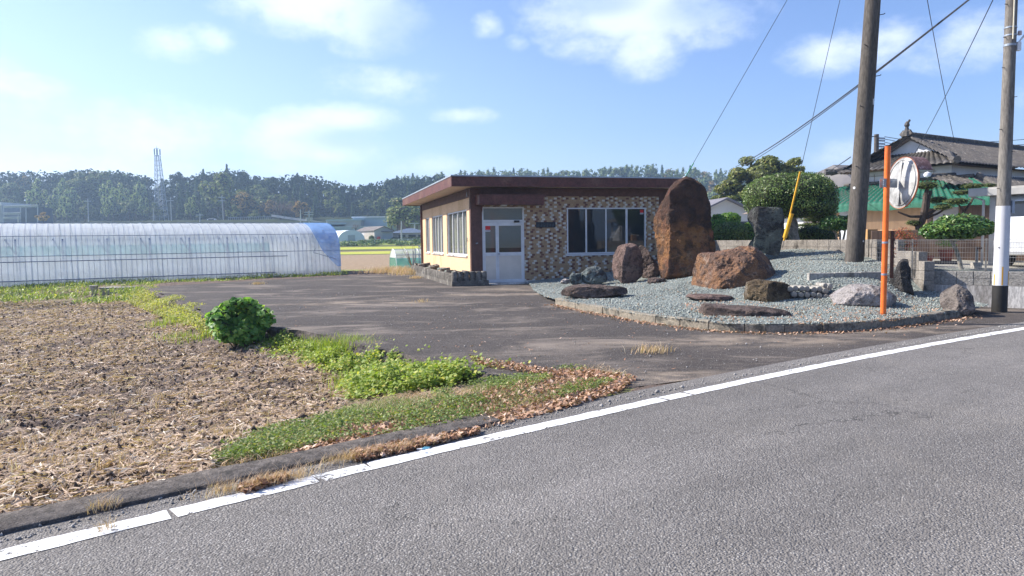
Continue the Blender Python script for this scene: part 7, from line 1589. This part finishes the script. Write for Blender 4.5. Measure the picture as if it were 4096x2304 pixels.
    # skyline of the wood as seen: (px, top py)
    SKY = [(-120, 425), (0, 420), (40, 426), (100, 424), (150, 420), (210, 418), (260, 424), (330, 428), (385, 440), (430, 432), (480, 424), (520, 424), (560, 414), (610, 412), (640, 432), (675, 442), (720, 436), (760, 432), (810, 440), (860, 456), (905, 462), (940, 452), (990, 442), (1040, 438), (1090, 434), (1140, 430)]
    def skyp(px): return float(np.interp(px, [a for a, b in SKY], [b for a, b in SKY]))
    def kind_at(px, row):
        r = rng.uniform()
        if px < 60: return 'broad' if r < .6 else 'autumn' if r < .75 else 'cedar'
        if px < 380: return 'bamboo' if r < (.75 if row < 3 else .35) else 'broad' if r < .9 else 'autumn'
        if px < 620: return 'cedar' if r < .45 else 'bamboo' if (row < 3 and r < .8) else 'broad'
        if px < 720: return 'broad' if r < .5 else 'autumn' if r < .62 else 'cedar'
        return 'cedar' if r < .72 else 'broad'
    rows = [(246, .50, 27), (256, .66, 25), (268, .82, 25), (282, .93, 24), (298, 1.0, 26)]
    for ri, (Y, frac, n) in enumerate(rows):
        for k in range(n):
            px = -130+(1230)*(k+rng.uniform(.1, .9))/n
            x = AY(px, 500, Y+rng.normal(0, 2))[0]; y = Y+rng.normal(0, 2.5); zb = float(Zbase(np.array([x]), np.array([y]))[0])
            py = 556-(556-skyp(px))*frac*rng.uniform(.93, 1.01); zt = AY(px, py, y)[2]; h = zt-zb
            if h < 5: continue
            kd = kind_at(px, ri); h = min(h, 24)
            put(kd, x, y, zt-h, h*1.0, w=rng.uniform(.62, .82) if h > 15 else None)
    # distinctive single trees
    for px, top, bot, Y, kd, lab, w in [(565, 411, 560, 243, 'broad', 'tallest spreading broadleaf tree on the wood skyline right of the lattice tower', 1.), (620, 475, 560, 236, 'autumn', 'large orange tinted tree before the wood, left of the grey bare trees', 1.1), (645, 520, 562, 232, 'broad', 'low pale green tree at the foot of the wood below the orange tree', 1.2),
        (705, 487, 562, 226, 'bare', 'widest grey pink bare tree at the foot of the wood behind the greenhouse', 1.5), (735, 492, 562, 228, 'bare', 'second grey bare tree right beside the widest bare tree', 1.2), (760, 500, 563, 224, 'autumn', 'olive brown tree right of the grey bare trees', 1.0), (590, 505, 560, 232, 'broad', 'dull green tree left of the orange tinted tree', 1.),
        (1025, 488, 590, 178, 'broad', 'pale green loose tree just left of the office above the blue roofed house', 1.5), (1000, 505, 588, 180, 'broad', 'pale green tree behind the brown hut', 1.2), (1050, 515, 592, 172, 'broad', 'green tree behind the blue roofed house beside the office corner', 1.1), (985, 520, 583, 184, 'bamboo', 'small feathery tree at the right end of the steel sheet fence', 1.),
        (205, 419, 500, 270, 'broad', 'umbrella like open crowned tree on the left skyline', 1.2), (255, 421, 500, 272, 'broad', 'second open crowned tree on the left skyline', 1.2), (110, 530, 564, 190, 'autumn', 'yellow green shrubby tree beside the pipe rack', 1.3), (895, 556, 583, 180, 'bare', 'leafless small tree in front of the steel sheet fence', 1.0)]:
        b = AY(px, bot, Y); t_ = AY(px, top, Y); h = t_[2]-b[2]; put(kd, b[0], b[1], b[2]-.5, h+.5, lab, w)
    # far hill seen over the office roof and between the houses
    SK2 = [(1000, 440), (1060, 436), (1100, 432), (1150, 428), (1200, 424), (1260, 422), (1330, 420), (1400, 424), (1450, 424), (1500, 420), (1550, 414), (1590, 408), (1640, 408), (1680, 414), (1720, 416), (1760, 418), (1800, 424), (1850, 424), (1900, 420), (2000, 430), (2100, 440), (2200, 440), (2300, 450)]
    n = 64
    for ri, (Y, fr) in enumerate(((330, .72), (352, .88), (375, 1.0))):
        for k in range(n if ri else 34):
            px = 985+(2330-985)*(k+rng.uniform(.1, .9))/(n if ri else 34); sk = float(np.interp(px, [a for a, b in SK2], [b for a, b in SK2]))
            y = Y+rng.normal(0, 3); x = AY(px, 480, y)[0]; py = 600-(600-sk)*fr*rng.uniform(.965, 1.01); zt = AY(px, py, y)[2]; h = min(rng.uniform(11, 15), zt-3); r = rng.uniform(); kd = 'cedar' if r < .25 else 'bamboo' if r < .62 else 'broad' if r < .88 else 'autumn'
            put(kd, x, y, zt-h, h, {'cedar': 'dark conical cedar on the far hill behind the office roof', 'broad': 'rounded green tree on the far hill behind the office roof', 'bamboo': 'pale feathery bamboo on the far hill behind the office roof', 'autumn': 'brownish tree on the far hill behind the office roof'}[kd], w=1.05)
            c = SC.objects
    # continuous undergrowth filling the slopes under the crowns: one mass
    VV = []; FF = []; b = 0
    def mass(px0, px1, Y, top, bot, n, hgt):
        nonlocal b
        for _ in range(n):
            px = rng.uniform(px0, px1); y = Y+rng.uniform(-6, 10); py = rng.uniform(0, 1); tp = top(px) if callable(top) else top; p = AY(px, bot+(tp-bot)*py, y+22*py); P, N = ellip(p, (2.6, 2.2, hgt), 34, rng, .5); V, F = leaf_quads(P, N, 1.25, .7, rng, tilt=.5); VV.append(V); FF.append(F+b); b += len(V)
    mass(-150, 1110, 262, lambda p: skyp(p)+16, 562, 1500, 2.2)
    V1 = np.concatenate(VV); F1 = np.concatenate(FF); 
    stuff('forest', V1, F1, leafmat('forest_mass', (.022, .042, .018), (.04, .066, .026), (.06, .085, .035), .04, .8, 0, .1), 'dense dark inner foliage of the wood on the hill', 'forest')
    VV.clear(); FF.clear(); b = 0
    mass(975, 2350, 345, lambda p: float(np.interp(p, [a for a, q in SK2], [q for a, q in SK2]))+14, 590, 1300, 2.4)
    stuff('far_forest', np.concatenate(VV), np.concatenate(FF), leafmat('far_forest_mass', (.10, .14, .06), (.17, .21, .08), (.22, .23, .09), .08, .8, 0, .1), 'soft green foliage mass of the far wooded hill', 'forest')
    for k, lst in protos.items():
        for i, T in enumerate(lst):
            if (k, i) not in used:
                for ch in list(T.children): bpy.data.objects.remove(ch)
                bpy.data.objects.remove(T)
    print('forest trees', cnt)
build_forest()
scatter_field()
# ============================================================ haze
def build_haze(d=.00075):
    mb = MB(); mb.box(-2400, 2400, -1700, 2700, -2.6, 62); o = mb.build('haze', M['black']); tag(o, kind='stuff'); o['label'] = 'thin bluish air haze over the whole scene'; o['category'] = 'haze'
    m = bpy.data.materials.new('air'); m.use_nodes = True; t = NT(m.node_tree); t.n.clear(); v = t.new('ShaderNodeVolumePrincipled'); v.inputs['Color'].default_value = (.52, .73, 1, 1); v.inputs['Density'].default_value = d; v.inputs['Anisotropy'].default_value = .35
    out = t.new('ShaderNodeOutputMaterial'); t.l.new(v.outputs[0], out.inputs['Volume']); o.data.materials.clear(); o.data.materials.append(m)
build_haze()
